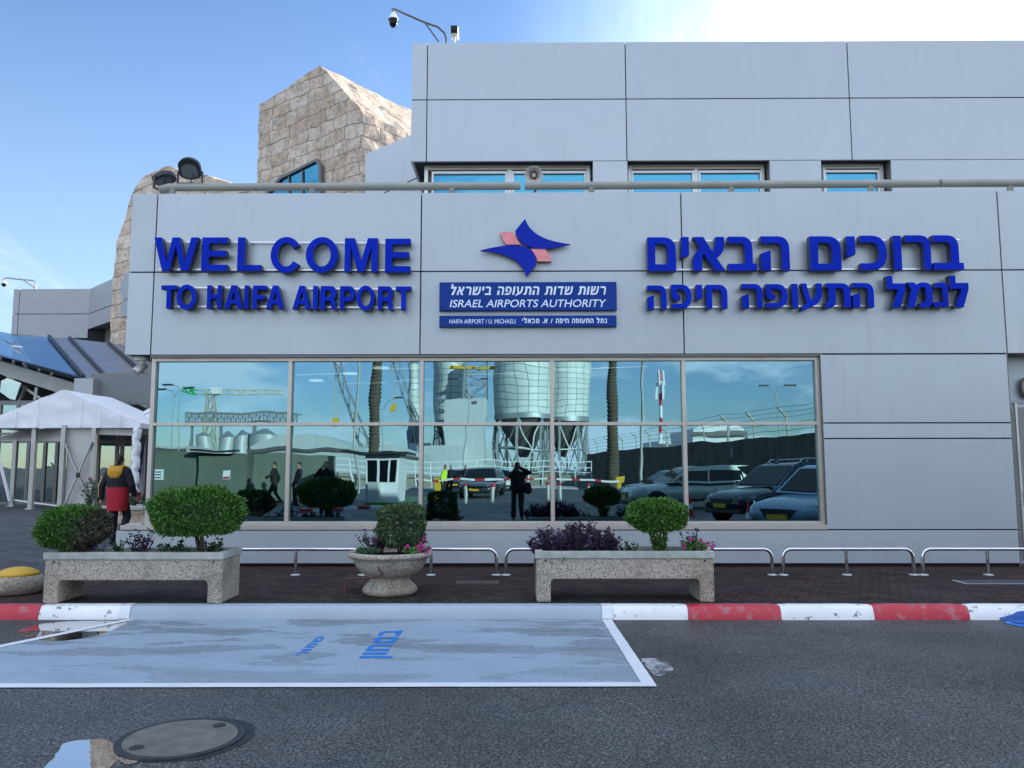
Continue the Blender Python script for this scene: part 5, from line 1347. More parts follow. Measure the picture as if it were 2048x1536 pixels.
# ================================================================ steel hoops
ry_ = gnd(1694, 1150, PZ).y
hoop_px = [(459, 725, 591), (731, 993, 862), (1012, 1275, 1143), (1288, 1545, 1416), (1567, 1828, 1694), (1847, 2108, 1977)]
hoop_lab = ['steel hoop rail behind the gap between left trough and bowl', 'steel hoop rail right of the bowl planter', 'steel hoop rail whose left end shows between bowl and right trough', 'steel hoop rail whose right end shows just right of the right trough',
            'complete steel hoop rail in front of the bare wall panel', 'steel hoop rail running out of the picture at the right edge']
for (a, b, c), lab in zip(hoop_px, hoop_lab):
    xa_, xb_, xc_ = (gnd(p, 1150, PZ).x for p in (a, b, c)); hh = at(1694, 1098, ry_).z - PZ; L = xb_ - xa_
    t_ = thing('hoop_rail', lab, 'rail', (xa_, ry_, PZ), group='steel hoop rails along the terminal wall')
    rr = .11; pts = [(0, 0, 0), (0, 0, hh - rr)] + [(rr - rr * cos(t * pi / 16), 0, hh - rr + rr * sin(t * pi / 16)) for t in range(1, 8)] + [(rr, 0, hh)]
    pts += [(L - p[0], 0, p[2]) for p in pts[::-1]]
    m_ = MB(); m_.tube(pts, .024, 14); m_.build('rail', M['chrome'], t_, smooth=50)
    m_ = MB(); m_.tube([(xc_ - xa_, 0, 0), (xc_ - xa_, 0, hh - .01)], .022, 14); m_.build('post', M['chrome'], t_, smooth=50)
    for x in (0, xc_ - xa_, L):
        m_ = MB(); m_.lathe([(.066, 0), (.066, .006), (.05, .012), (.03, .014)], 20, (x, 0, 0)); m_.build('base_plate', M['frame_lt'], t_, smooth=30)

# ================================================================ dome bollard
c = gnd(30, 1190, PZ); c.y += .12
bd = thing('dome_bollard', 'squat round concrete bollard with yellow painted top by the kerb at the left edge', 'bollard', (at(34, 1180, c.y).x, c.y, PZ))
b = MB(); b.lathe([(.20, 0), (.245, .015), (.275, .06), (.285, .11), (.27, .165), (.235, .215)], 44); b.build('base', M['agg'], bd, smooth=180)
b = MB(); b.lathe([(.238, .212), (.20, .25), (.14, .28), (.07, .297), (.004, .30)], 44); b.build('cap', paint('bollard_yellow', (.62, .36, .02), (.66, .72), (.3, .27, .2)), bd, smooth=180)
# ================================================================ covers
c = gnd(362, 1478); ex_ = gnd(478, 1478).x - c.x
mh = thing('manhole_cover', 'round concrete manhole cover in a dark iron ring, bottom left of the road', 'manhole cover', (c.x, c.y, 0), radians(20))
b = MB(); b.lathe([(ex_ * .93, .002), (ex_ * .93, .012), (ex_ * .62, .0125), (ex_ * .61, .011), (ex_ * .59, .011), (ex_ * .58, .013), (.001, .013)], 56); b.build('lid', M['concrete'], mh)
b = MB(); b.prism([(ex_ * cos(a) * 1.05, ex_ * sin(a) * 1.05, .002) for a in [2 * pi * i / 56 for i in range(56)]], (0, 0, .009), holes=[[(ex_ * .94 * cos(a), ex_ * .94 * sin(a), .002) for a in [2 * pi * i / 56 for i in range(56)]]]); b.build('ring', M['iron'], mh)
b = MB()
for a in (.6, 3.6): b.lathe([(.001, .0135), (.04, .0135), (.04, .0165), (.001, .0165)], 18, (ex_ * .74 * cos(a), ex_ * .74 * sin(a), 0))
b.build('lifting_hole', M['iron'], mh)
b = MB(); b.prism([(ex_ * cos(a) * (1.12 + .10 * noise.noise(Vector((cos(a) * 2, sin(a) * 2, 3)))) + .03, ex_ * sin(a) * (1.14 + .1 * noise.noise(Vector((cos(a) * 2, sin(a) * 2, 7)))), .001) for a in [2 * pi * i / 56 for i in range(56)]], (0, 0, .002)); b.build('tar_patch', mat('tar', (.016, .018, .021), .6, 0, .2, 20, .002, 60), mh)
c = gnd(2066, 1236)
mb_ = thing('manhole_cover', 'blue-painted round cover by the kerb at the right edge', 'manhole cover', (c.x, KY0 - .19, 0))
b = MB(); b.lathe([(.40, .003), (.40, .02), (.30, .026), (.001, .03)], 48, T=Matrix.Diagonal((1, .40, 1, 1))); b.build('lid', M['lid_blue'], mb_)
b = MB(); b.prism([(.47 * cos(a), .47 * sin(a) * (.74 if sin(a) < 0 else .38), .004) for a in [2 * pi * i / 48 for i in range(48)]], (0, 0, .004)); b.build('ring', M['road_blue'], mb_)
c = gnd(955, 1165, PZ); pv = thing('access_cover', 'rusty square cover with round lid set in the brown paving', 'access cover', (c.x, c.y, PZ))
b = MB(); b.box((-.27, -.14, -.02), (.27, .14, .004)); b.build('frame', mat('rusty_concrete', (.085, .06, .04), .8, 0, .3, 14), pv)
b = MB(); b.lathe([(.21, .0045), (.21, .008), (.001, .008)], 36, T=Matrix.Diagonal((1, .55, 1, 1))); b.build('lid', mat('dark_rust', (.06, .05, .042), .7, 0, .3, 14), pv)
c = gnd(2000, 1164, PZ); pv = thing('access_cover', 'dark blue-grey rectangular cover in the paving under the rightmost hoop rail', 'access cover', (c.x, c.y, PZ))
b = MB(); b.box((-.52, -.17, -.02), (1.2, .17, .003)); b.build('frame', M['concrete_lt'], pv); b = MB(); b.box((-.49, -.15, .0035), (1.17, .15, .006)); b.build('lid', mat('slate_lid', (.035, .045, .065), .6, 0, .35, 25, .004, 50), pv)
# roses behind
for i, (px, py, h, lab) in enumerate([(178, 1012, .95, 'rose bush with one dark red bloom, left of the man in the colourful jacket'), (266, 1008, .55, 'rose bush with small pink blooms right of the man in the colourful jacket'), (292, 1010, .5, 'low rose bush against the terminal corner')]):
    p = at(px, py, QY + .45); t_ = thing('rose_bush', lab, 'shrub', (p.x, QY + .45, zc - .05), group='rose bushes in the stone bed')
    branchy(t_, (0, 0, 0), h * .75, .22, 16, 16, .045, M['leaf_plant'], M['bark'], 90 + i, bare=.1); flowers(t_, [(0.02, -.05, h * .78)] if i == 0 else [(-.15, -.1, h * .6), (.1, -.1, h * .75), (.2, -.1, h * .5)], .05, M['rosepetal'], 5 + i)
# pale cable box on the ledge beside the window corner
lb = MB(); p = at(266, 1052, D + 2.6); lb.box((p.x - .13, p.y, PZ), (p.x + .13, p.y + .2, p.z + .04)); tag(lb.build('cable_box', M['offwhite'], bevel=.01), 'small pale box behind the low wall by the terminal corner', 'box')

# ================================================================ people
M['skin'] = mat('skin', (.42, .25, .18), .55, 0, .08, 20)
M['hair'] = mat('dark_hair', (.022, .015, .011), .6, 0, .3, 60, .004, 150)
M['hair_g'] = mat('grey_hair', (.16, .15, .14), .7, 0, .3, 60, .004, 150)
def cloth(name, c): return mat(name, c, .8, 0, .15, 6, .006, 14)
M['navy'] = cloth('navy_cloth', (.008, .010, .020)); M['red_c'] = cloth('red_cloth', (.42, .010, .026)); M['yellow_c'] = cloth('yellow_cloth', (.55, .27, .02))
M['black_c'] = cloth('black_cloth', (.010, .010, .012)); M['blue_shirt'] = cloth('pale_blue_shirt', (.42, .50, .66)); M['vest'] = cloth('yellow_green_vest', (.55, .75, .03)); M['shoe'] = mat('shoe_leather', (.015, .014, .014), .5)
def caps(mb, pts, r, n=10):
    mb.tube(pts, r, n)
    mb.ball(pts[0], r[0], 10, 6); mb.ball(pts[-1], r[-1], 10, 6)
def loft(mb, rings, n=18, power=2.3):
    """rings : (centre, rx, ry) stacked upwards"""
    o = len(mb.v)
    for (c, rx, ry) in rings:
        for k in range(n):
            t = 2 * pi * k / n; ct, st = cos(t), sin(t); q = (abs(ct) ** power + abs(st) ** power) ** (-1 / power)
            mb.v.append((c[0] + rx * q * ct, c[1] + ry * q * st, c[2]))
    for i in range(len(rings) - 1):
        for k in range(n):
            a = o + i * n + k; b = o + i * n + (k + 1) % n; mb.f.append((a, b, b + n, a + n)); mb.m.append(0)
    mb.f.append(tuple(o + k for k in range(n - 1, -1, -1))); mb.m.append(0)
    mb.f.append(tuple(o + (len(rings) - 1) * n + k for k in range(n))); mb.m.append(0)
def hand(mb, wrist, d, side, curl=.5, s=1.0):
    """palm, four unequal curled fingers and a thumb; d = direction of the palm, side = thumb side"""
    w = Vector(wrist); d = Vector(d).normalized(); sd = Vector(side); sd = (sd - d * sd.dot(d)).normalized(); up = d.cross(sd)
    caps(mb, [w, w + d * .035 * s, w + d * .085 * s], [.024 * s, .034 * s, .033 * s], 10)
    for i, (off, L) in enumerate(((.030, .068), (.010, .078), (-.010, .072), (-.029, .056))):
        b = w + d * .085 * s + sd * off * s; L *= s
        m1 = b + d * L * .45 + up * L * .12 * curl; m2 = m1 + (d * (1 - curl * .6) + up * curl).normalized() * L * .32; e = m2 + (d * (1 - curl) + up * curl * 1.2).normalized() * L * .28
        caps(mb, [b - d * .02, b, m1, m2, e], [.011 * s, .0105 * s, .0095 * s, .0085 * s, .0075 * s], 8)
    b = w + d * .025 * s + sd * .026 * s; m1 = b + (sd + d * .7).normalized() * .038 * s; e = m1 + (sd * .35 + d).normalized() * .032 * s
    caps(mb, [b, m1, e], [.014 * s, .011 * s, .009 * s], 8)
def head(mb, hb, c, face, hairlen=0.0):
    f = Vector(face).normalized(); r = Vector((f.y, -f.x, 0)); u = Vector((0, 0, 1)); c = Vector(c)
    def P(a, b, z): return c + r * a + f * b + u * z
    R = Matrix((tuple(r) + (0,), tuple(f) + (0,), tuple(u) + (0,), (0, 0, 0, 1))).transposed()
    o = len(mb.v); mb.ball((0, 0, 0), (.076, .096, .112), 18, 12); mb.v[o:] = [tuple(c + (R.to_3x3() @ Vector(p))) for p in mb.v[o:]]
    caps(mb, [P(0, .035, -.06), P(0, .06, -.095)], [.058, .034])
    caps(mb, [P(0, .092, .0), P(0, .112, -.035), P(0, .100, -.045)], [.011, .014, .012], 8)
    for s in (-1, 1):
        caps(mb, [P(s * .076, -.005, .02), P(s * .083, -.012, .0), P(s * .077, -.002, -.03)], [.014, .017, .012], 8)
        caps(mb, [P(s * .014, .088, .022), P(s * .046, .078, .024)], [.013, .011], 8)
        caps(mb, [P(s * .022, .085, -.072), P(0, .092, -.072)], [.009, .010], 8)
    o = len(hb.v); hb.ball((0, 0, 0), (.081, .094, .098), 18, 12); hb.v[o:] = [tuple(c + (R.to_3x3() @ (Vector(p) + Vector((0, -.012, .026))))) for p in hb.v[o:]]
    caps(hb, [P(0, -.06, -.02), P(0, -.055, -.055)], [.052, .040])
def figure(label, loc, rz, pose, mats, scale=1.0, voxel=.011, hands=True, extra=None, group=None):
    """pose : joints in metres, z up, the person faces +Y"""
    t_ = thing('person', label, 'person', loc, rz, group=group); t_.scale = (scale,) * 3
    p = {k: Vector(v) if not isinstance(v, (int, float)) else v for k, v in pose.items()}
    body = MB(); hb = MB(); tr_ = MB(); jk = MB()
    pel, ch, nk, hd = p['pelvis'], p['chest'], p['neck'], p['head']
    caps(body, [pel, pel.lerp(ch, .5), ch], [.125, .12, .13]); caps(body, [ch, nk, hd - Vector((0, 0, .05))], [.11, .055, .055])
    for s in 'lr':
        caps(body, [p['hip_' + s], p['knee_' + s], p['ankle_' + s]], [.082, .055, .040]); sh, el, wr = p['sh_' + s], p['el_' + s], p['wr_' + s]
        caps(body, [ch + (sh - ch) * .4, sh, el, wr], [.07, .055, .043, .026])
        d = (wr - el).normalized() if 'hd_' + s not in p else p['hd_' + s].normalized()
        if hands: hand(body, wr, d, p.get('th_' + s, Vector((0, 1, 0))), p.get('curl', .5))
        else: caps(body, [wr, wr + d * .08, wr + d * .15], [.026, .036, .022])
        k_, a_ = p['knee_' + s], p['ankle_' + s]
        caps(tr_, [p['hip_' + s] + Vector((0, 0, .04)), p['hip_' + s].lerp(k_, .5), k_, k_.lerp(a_, .55), a_ + Vector((0, 0, .02))], [.108, .095, .078, .070, .066], 14)
        caps(jk, [ch + (sh - ch) * .55, sh - Vector((0, 0, .01)), sh.lerp(el, .5), el, el.lerp(wr, .6), wr], [.10, .082, .072, .066, .058, .050], 14)
        fw = p.get('foot_' + s, Vector((0, 1, 0))); b = MB(); q = a_ - Vector((0, 0, .035))
        caps(b, [q - fw * .05 + Vector((0, 0, -.01)), q + fw * .08 + Vector((0, 0, -.015)), q + fw * .17 + Vector((0, 0, -.028))], [.044, .042, .032], 12)
        zmin = min(v[2] for v in b.v); b.v = [(v[0], v[1], max(v[2], a_.z - .09)) for v in b.v]
        link_mesh('shoe', b.mesh('shoe', []), M['shoe'], t_)
    head(body, hb, hd, p.get('face', Vector((0, 1, 0))))
    link_mesh('body', remesh(body, min(voxel, .006) if hands else voxel, 3), M['skin'], t_)
    caps(tr_, [pel + Vector((-.07, 0, .02)), pel + Vector((.07, 0, .02))], [.115, .115], 14)
    link_mesh('trousers', remesh(tr_, voxel, 4), mats[1], t_)
    ax = (nk - pel); jl = p.get('hem', -.10)
    rings = []
    for (t, rx, ry) in ((jl, .205 * p.get('hemw', 1.0), .160 * p.get('hemw', 1.0)), (.05, .205, .158), (.30, .198, .152), (.55, .205, .155), (.75, .205, .148), (.88, .175, .125), (.97, .105, .095), (1.03, .078, .080)):
        c = pel + ax * t if t >= 0 else pel + Vector((0, 0, ax.z * t)); rings.append((c, rx * p.get('fat', 1.0), ry * p.get('fat', 1.0)))
    loft(jk, rings)
    me = remesh(jk, voxel, 5); o = link_mesh('jacket' if not mats[0][0].name.startswith('pale') else 'shirt', me, mats[0], t_)
    if len(mats[0]) > 1:
        for f_ in me.polygons:
            c = f_.center
            if c.z < p['split'] and abs(c.x - pel.x - (c.z - pel.z) * p.get('lean', 0)) < p['band']: f_.material_index = 1
    link_mesh('hair', remesh(hb, .009, 2), mats[2], t_)
    if extra: extra(t_, p)
    return t_
def stand(**k):
    d = dict(pelvis=(0, 0, .98), chest=(0, .0, 1.30), neck=(0, -.01, 1.50), head=(0, .02, 1.655), hip_l=(-.10, 0, .93), hip_r=(.10, 0, .93), knee_l=(-.11, .02, .50), knee_r=(.11, .02, .50),
             ankle_l=(-.12, 0, .09), ankle_r=(.12, 0, .09), sh_l=(-.20, -.01, 1.43), sh_r=(.20, -.01, 1.43), el_l=(-.27, -.03, 1.14), el_r=(.27, -.03, 1.14), wr_l=(-.28, .06, .90), wr_r=(.28, .06, .90))
    d.update(k); return d
# man in the colourful jacket, seen from behind, walking away
mp = at(231, 1085, 15.2)
def hood(t_, p):
    b = MB(); n = 20; vs = []; fs = []
    # a folded hood lying on the upper back: a wide collar roll narrowing to a rounded bag
    caps(b, [(-.155, .07, 1.50), (-.125, -.06, 1.525), (-.06, -.105, 1.50), (.06, -.105, 1.50), (.125, -.06, 1.525), (.135, .06, 1.50)], [.030, .038, .042, .042, .038, .030], 12)
    loft(b, [((.012, -.135, 1.285), .05, .025), ((.012, -.155, 1.31), .105, .045), ((.01, -.155, 1.37), .150, .055), ((.005, -.14, 1.44), .165, .065), ((0, -.11, 1.50), .150, .055), ((0, -.085, 1.53), .11, .03)], 20)
    link_mesh('hood', remesh(b, .011, 5), M['yellow_c'], t_)
    b = MB(); caps(b, [(-.235, .06, 1.485), (-.185, .03, 1.515), (-.15, .06, 1.50)], [.020, .028, .022], 10); link_mesh('hood_flap', remesh(b, .009, 3), M['yellow_c'], t_)
    c = MB(); caps(c, [(-.055, -.06, 1.535), (0, -.075, 1.55), (.055, -.06, 1.535)], [.030, .034, .030], 10); link_mesh('collar', remesh(c, .009, 3), M['navy'], t_)
    # yellow-white lettering running down the left sleeve
    e = MB(); sh, el, wr = p['sh_l'], p['el_l'], p['wr_l']; rnd = random.Random(4)
    path = [sh.lerp(el, .42 + .58 * i / 9) for i in range(10)] + [el.lerp(wr, i / 9) for i in range(1, 9)]
    out = Vector((-.62, -.78, 0))
    for i, q in enumerate(path):
        r = (.0775 - .0012 * i) if i else .082
        c_ = q + out * r; d = (path[min(i + 1, len(path) - 1)] - path[max(i - 1, 0)]).normalized(); s_ = d.cross(out).normalized()
        if i < 2: e.prism([c_ + d * a * .026 + s_ * b_ * .026 for a, b_ in ((-1.3, 0), (0, -.85), (1.3, 0), (0, .85))], out * .006)
        elif i >= 3:
            w_ = .014 + .012 * rnd.random(); e.prism([c_ + d * a + s_ * b_ for a, b_ in ((-.008, -w_), (.006, -w_ * .5), (.010, w_), (-.006, w_ * .7))], out * .006)
            e.prism([c_ + d * a + s_ * b_ for a, b_ in ((-.014, w_ * .4), (.012, w_ * .2), (.012, w_ * .9), (-.014, w_))], out * .007)
    e.build('sleeve_print', mat('print_yellow', (.70, .52, .16), .6), t_)
figure('man seen from behind in a black and red jacket with a yellow hood', (mp.x, 15.2, PZ), radians(-6),
       stand(head=(-.005, .015, 1.66), face=(-.35, 1, 0), knee_r=(.12, .16, .53), ankle_r=(.11, -.02, .14), ankle_l=(-.07, .0, .09), hip_l=(-.085, 0, .93), knee_l=(-.085, .03, .50), hem=-.64, split=1.12, band=.225, hemw=.90,
             el_l=(-.305, -.06, 1.15), wr_l=(-.345, .0, .90), el_r=(.30, -.02, 1.16), wr_r=(.27, .13, .96), fat=1.08, curl=.7),
       ([M['navy'], M['red_c']], M['black_c'], M['hair']), scale=.955, extra=hood)
# man sitting far left
sp_ = at(31, 1000, 33.0)
def seat_pose(): return dict(pelvis=(0, 0, .56), chest=(0, .10, .86), neck=(0, .16, 1.04), head=(0, .23, 1.17), hip_l=(-.10, .02, .54), hip_r=(.10, .02, .54), knee_l=(-.17, .42, .53), knee_r=(.17, .42, .53), ankle_l=(-.16, .38, .09), ankle_r=(.18, .36, .09),
    sh_l=(-.20, .12, .98), sh_r=(.20, .12, .98), el_l=(-.27, .22, .70), el_r=(.27, .22, .70), wr_l=(-.07, .40, .66), wr_r=(.07, .40, .66), face=(0, 1, -.1), hem=-.1)
figure('man in a pale blue shirt sitting bent forward at the far left', (sp_.x, 33.0, PZ), radians(200), seat_pose(), ([M['blue_shirt']], M['black_c'], M['hair']), voxel=.014, hands=False)
bn = MB(); bn.box((sp_.x - .9, 32.7, PZ + .36), (sp_.x + .8, 33.25, PZ + .44)); bn.box((sp_.x - .8, 32.75, PZ), (sp_.x - .7, 33.2, PZ + .355)); bn.box((sp_.x + .6, 32.75, PZ), (sp_.x + .7, 33.2, PZ + .355))
tag(bn.build('bench', M['charcoal'], bevel=.01), 'dark bench under the seated man at the far left', 'bench')
# the photographer, seen in the glass
def cam_extra(t_, p):
    b = MB(); b.box((-.04, .275, 1.575), (.04, .285, 1.73)); b.build('phone', M['black'], t_, bevel=.006)
    b = MB(); caps(b, [(.30, -.02, 1.02), (.30, .02, .86)], [.10, .13], 14); me = remesh(b, .012, 3); link_mesh('shoulder_bag', me, M['black_c'], t_)
    b = MB(); b.tube([(-.16, .10, 1.47), (0, .165, 1.25), (.24, .10, 1.0)], .016, 8); b.build('strap', M['black_c'], t_)
figure('photographer in black with a shoulder bag holding up a phone, mirrored in the window', (.0, -.42, 0), 0,
       stand(el_l=(-.25, .14, 1.30), wr_l=(-.07, .22, 1.52), el_r=(.36, .10, 1.42), wr_r=(.09, .22, 1.58), hd_l=(.2, .5, 1), hd_r=(-.5, .5, .6), th_l=(1, 0, 0), th_r=(-1, 0, 0), fat=1.12, hem=-.22),
       ([M['black_c']], M['black_c'], M['hair']), voxel=.012, hands=True, extra=cam_extra)
GP = 'people mirrored in the window'
def mperson(label, px, Yv, rz, pose, mats, scale=1.0):
    q = mir(px, 940, Yv); return figure(label, (q.x, q.y, 0), rz, pose, mats, scale, voxel=.015, hands=False, group=GP)
walk = stand(knee_l=(-.10, .22, .53), ankle_l=(-.10, .30, .12), knee_r=(.10, -.02, .50), ankle_r=(.10, -.26, .14), el_l=(-.27, -.16, 1.17), wr_l=(-.27, -.08, .95), el_r=(.30, .10, 1.2), wr_r=(.30, .28, 1.1))
mperson('dark silhouette of a person striding past the wall, mirrored in the leftmost window bay', 548, 34, radians(80), walk, ([M['black_c']], M['black_c'], M['hair']))
mperson('dark silhouette of a person walking beside the mirrored window bar', 592, 34, radians(60), stand(), ([M['navy']], M['black_c'], M['hair']))
mperson('dark silhouette of a person holding a camera up, mirrored above the round shrub', 651, 27, 0, stand(el_l=(-.3, .14, 1.22), wr_l=(-.08, .28, 1.52), el_r=(.3, .14, 1.22), wr_r=(.08, .28, 1.52)), ([M['black_c']], M['black_c'], M['hair']), .98)
mperson('dark figure close to the glass in front of the mirrored dark car', 1553, 24, 0, stand(fat=1.1), ([M['navy']], M['black_c'], M['hair']), 1.03)
mperson('guard in a fluorescent yellow vest by the mirrored barrier', 889, 41, radians(-70), stand(), ([M['black_c'], M['vest']], M['black_c'], M['hair']) if False else ([M['vest']], M['black_c'], M['hair']), 1.0)
mperson('person in dark coat standing next to the guard, mirrored', 903, 46, 0, stand(), ([M['navy']], M['black_c'], M['hair']))
mperson('grey-haired person in black beside the mirrored grey car', 938, 50, 0, stand(), ([M['black_c']], M['black_c'], M['hair_g']))

# ================================================================ what stands behind the camera (seen in the glass)
M['silo'] = None
m, nt, b, out = new_mat('silo_sheet'); v = coords(nt, kind='UV')
br = nt.nodes.new('ShaderNodeTexBrick'); nt.links.new(v, br.inputs['Vector']); br.offset = 0
br.inputs['Scale'].default_value = 1; br.inputs['Brick Width'].default_value = 1.9; br.inputs['Row Height'].default_value = 1.15; br.inputs['Mortar Size'].default_value = .07
br.inputs['Color1'].default_value = (.56, .60, .55, 1); br.inputs['Color2'].default_value = (.68, .71, .66, 1); br.inputs['Mortar'].default_value = (.24, .27, .25, 1)
nt.links.new(br.outputs['Color'], b.inputs['Base Color']); b.inputs['Roughness'].default_value = .6; b.inputs['Metallic'].default_value = .08
M['silo'] = m
M['corr'] = mat('corrugated_steel', (.46, .49, .47), .5, .2, .12, 2, stretch=(3, 3, .2))
M['wall_tan'] = mat('tan_wall', (.30, .28, .22), .85, 0, .12, .8)
M['wall_green'] = mat('green_grey_wall', (.13, .155, .12), .85, 0, .12, .8)
M['wall_brown'] = paving('brown_stone_wall', (.105, .090, .070), (.14, .12, .095), (.05, .045, .04), .5, .25, 0)
M['yellow'] = mat('yellow_paint', (.70, .42, .015), .5, 0, .08); M['red'] = mat('red_plastic', (.55, .02, .03), .45, 0, .08)
M['crane_y'] = mat('faded_crane_yellow', (.42, .36, .20), .6, 0, .1); M['green_p'] = mat('green_paint', (.02, .40, .06), .5); M['steel_gr'] = mat('galvanised_steel', (.34, .36, .36), .45, .5, .1)
M['shed'] = mat('pale_shed_sheet', (.52, .55, .53), .5, .1, .06, 1, stretch=(2, 2, .3)); M['tyre'] = mat('tyre_rubber', (.012, .012, .013), .8); M['palm_bark'] = mat('palm_bark', (.105, .085, .060), .9, 0, .35, 9, .03, 16)
def mx(px, Yv): return mir(px, 940, Yv).x
def mz(py, Yv): return mir(1035, py, Yv).z
def MY(Yv): return 2 * G - Yv
def uv_cyl(o, r):
    me = o.data; uv = me.uv_layers.new(name='metres')
    for p in me.polygons:
        ths = []
        for li in p.loop_indices:
            c = me.vertices[me.loops[li].vertex_index].co; ths.append(math.atan2(c.y, c.x))
        if max(ths) - min(ths) > pi: ths = [t + 2 * pi if t < 0 else t for t in ths]
        for t, li in zip(ths, p.loop_indices): uv.data[li].uv = (t * r, me.vertices[me.loops[li].vertex_index].co.z)
def silo(label, px0, px1, pyt, pyb, Yv, legs=True):
    r = (mx(px1, Yv) - mx(px0, Yv)) / 2; x = mx((px0 + px1) / 2, Yv); zt_ = mz(pyt, Yv); zb_ = mz(pyb, Yv)
    t_ = thing('grain_silo', label, 'silo', (x, MY(Yv), 0), group='tall sheet-metal silos mirrored in the window')
    b = MB(); b.lathe([(r, zb_), (r, zt_)], 40); o = b.build('shell', M['silo'], t_, smooth=40); uv_cyl(o, r)
    b = MB(); b.lathe([(r * 1.01, zt_), (r * .15, zt_ + r * .55), (.01, zt_ + r * .56)], 40); b.build('roof', M['steel_gr'], t_, smooth=40)
    b = MB(); b.lathe([(r * 1.03, zb_ - .9), (r * 1.03, zb_)], 40); b.build('ring_beam', M['steel_gr'], t_, smooth=40)
    if legs:
        for k in range(8):
            a = 2 * pi * k / 8 + .2; a2 = 2 * pi * (k + 1) / 8 + .2; l = MB()
            p0, p1 = Vector((r * .97 * cos(a), r * .97 * sin(a), 0)), Vector((r * .97 * cos(a2), r * .97 * sin(a2), 0)); u = Vector((0, 0, zb_ - .85))
            l.bar(p0, p0 + u, .45, .45); l.bar(p0, p1 + u, .18, .18); l.bar(p1, p0 + u, .18, .18); l.bar(p0 + u * .5, p1 + u * .5, .2, .2); l.build('leg', M['steel_gr'], t_)
        b = MB(); b.lathe([(.6, zb_ * .35), (r * .9, zb_ - .8)], 30); b.build('hopper', M['frame_dk'], t_, smooth=40)
    return t_
YS = 150.0
silo('slender tall silo beside the second window bar, mirrored', 818, 838, 729, 846, YS - 10)
silo('tall silo left of the steel stair tower, mirrored', 866, 922, 726, 842, YS)
silo('broad tall silo on lattice legs in the middle window bay, mirrored', 987, 1107, 690, 832, YS - 12)
silo('broad tall silo on lattice legs right of the middle one, mirrored', 1078, 1180, 704, 838, YS + 6)
st = thing('stair_tower', 'steel lattice stair tower between the tall silos, mirrored', 'tower', (mx(948, YS - 14), MY(YS - 14), 0))
b = MB(); zt_ = mz(722, YS - 14); h = 1.9
for sx_ in (-h, h):
    for sy_ in (-h, h): b.bar((sx_, sy_, 0), (sx_, sy_, zt_), .3, .3)
z = 0; i = 0
while z < zt_ - 2:
    for sy_ in (-h, h):
        b.bar((-h, sy_, z), (h, sy_, z), .18, .18); b.bar((-h if i % 2 else h, sy_, z), (h if i % 2 else -h, sy_, z + 1.9), .3, .16)
    b.bar((-h, -h, z), (-h, h, z), .18, .18); b.bar((h, -h, z), (h, h, z), .18, .18); z += 1.9; i += 1
b.build('lattice', M['steel_gr'], st); b = MB(); b.box((-h - 3, -h, zt_ - 1.4), (h + 8, -h + .8, zt_ - .9)); b.build('gangway', M['yellow'], st)
sb = thing('silo_building', 'pale windowless sheet-metal building below the silos, mirrored', 'building', (0, 0, 0))
Yv = YS - 25; b = MB(); b.box((mx(885, Yv), MY(Yv) - 8, 0), (mx(970, Yv), MY(Yv), mz(801, Yv))); b.build('wall', M['shed'], sb)
b = MB(); b.box((mx(937, Yv), MY(Yv) - .01, mz(812, Yv)), (mx(949, Yv), MY(Yv) + .05, mz(806, Yv))); b.build('vent', M['frame_dk'], sb)
b = MB(); b.box((mx(836, Yv - 6), MY(Yv - 6) - 6, 0), (mx(930, Yv - 6), MY(Yv - 6), mz(884, Yv - 6))); b.build('annex', M['shed'], sb)
# small corrugated silos
for px, r_, lab in [(407, 14, 'leftmost small cone-roofed silo'), (449, 17.5, 'second small cone-roofed silo from the left'), (487, 17.5, 'third small cone-roofed silo from the left'), (525, 20, 'rightmost small cone-roofed silo')]:
    Yv = 120; x = mx(px, Yv); r = (mx(px + r_, Yv) - mx(px - r_, Yv)) / 2; zt_ = mz(872, Yv)
    t_ = thing('small_silo', lab + ' under the gantry, mirrored', 'silo', (x, MY(Yv), 0), group='small cone-roofed silos mirrored in the window')
    b = MB(); b.lathe([(r, 0), (r, zt_)], 36); b.build('shell', M['corr'], t_, smooth=40); b = MB(); b.lathe([(r * 1.03, zt_), (r * .1, zt_ + r * .62), (.01, zt_ + r * .63)], 36); b.build('roof', M['steel_gr'], t_, smooth=40)
gt = thing('conveyor_gantry', 'long lattice conveyor gantry above the small silos, mirrored', 'gantry', (0, 0, 0))
Yv = 118; b = MB(); y = MY(Yv); xa_, xb_ = mx(372, Yv), mx(585, Yv); za, zb_ = mz(846, Yv), mz(828, Yv); n = 34
for (z_, dz) in ((za, 0), (zb_, 0)):
    for yy in (y, y - 2): b.bar((xa_, yy, z_), (xb_, yy, z_ + dz), .22, .22)
for i in range(n + 1):
    x = xa_ + (xb_ - xa_) * i / n; b.bar((x, y, za), (x, y, zb_), .14, .14)
    if i < n: b.bar((x, y, za if i % 2 else zb_), (x + (xb_ - xa_) / n, y, zb_ if i % 2 else za), .12, .12)
for px in (378, 430, 505, 575): b.bar((mx(px, Yv), y - 1, 0), (mx(px, Yv), y - 1, za), .35, .35)
b.build('lattice', M['steel_gr'], gt)
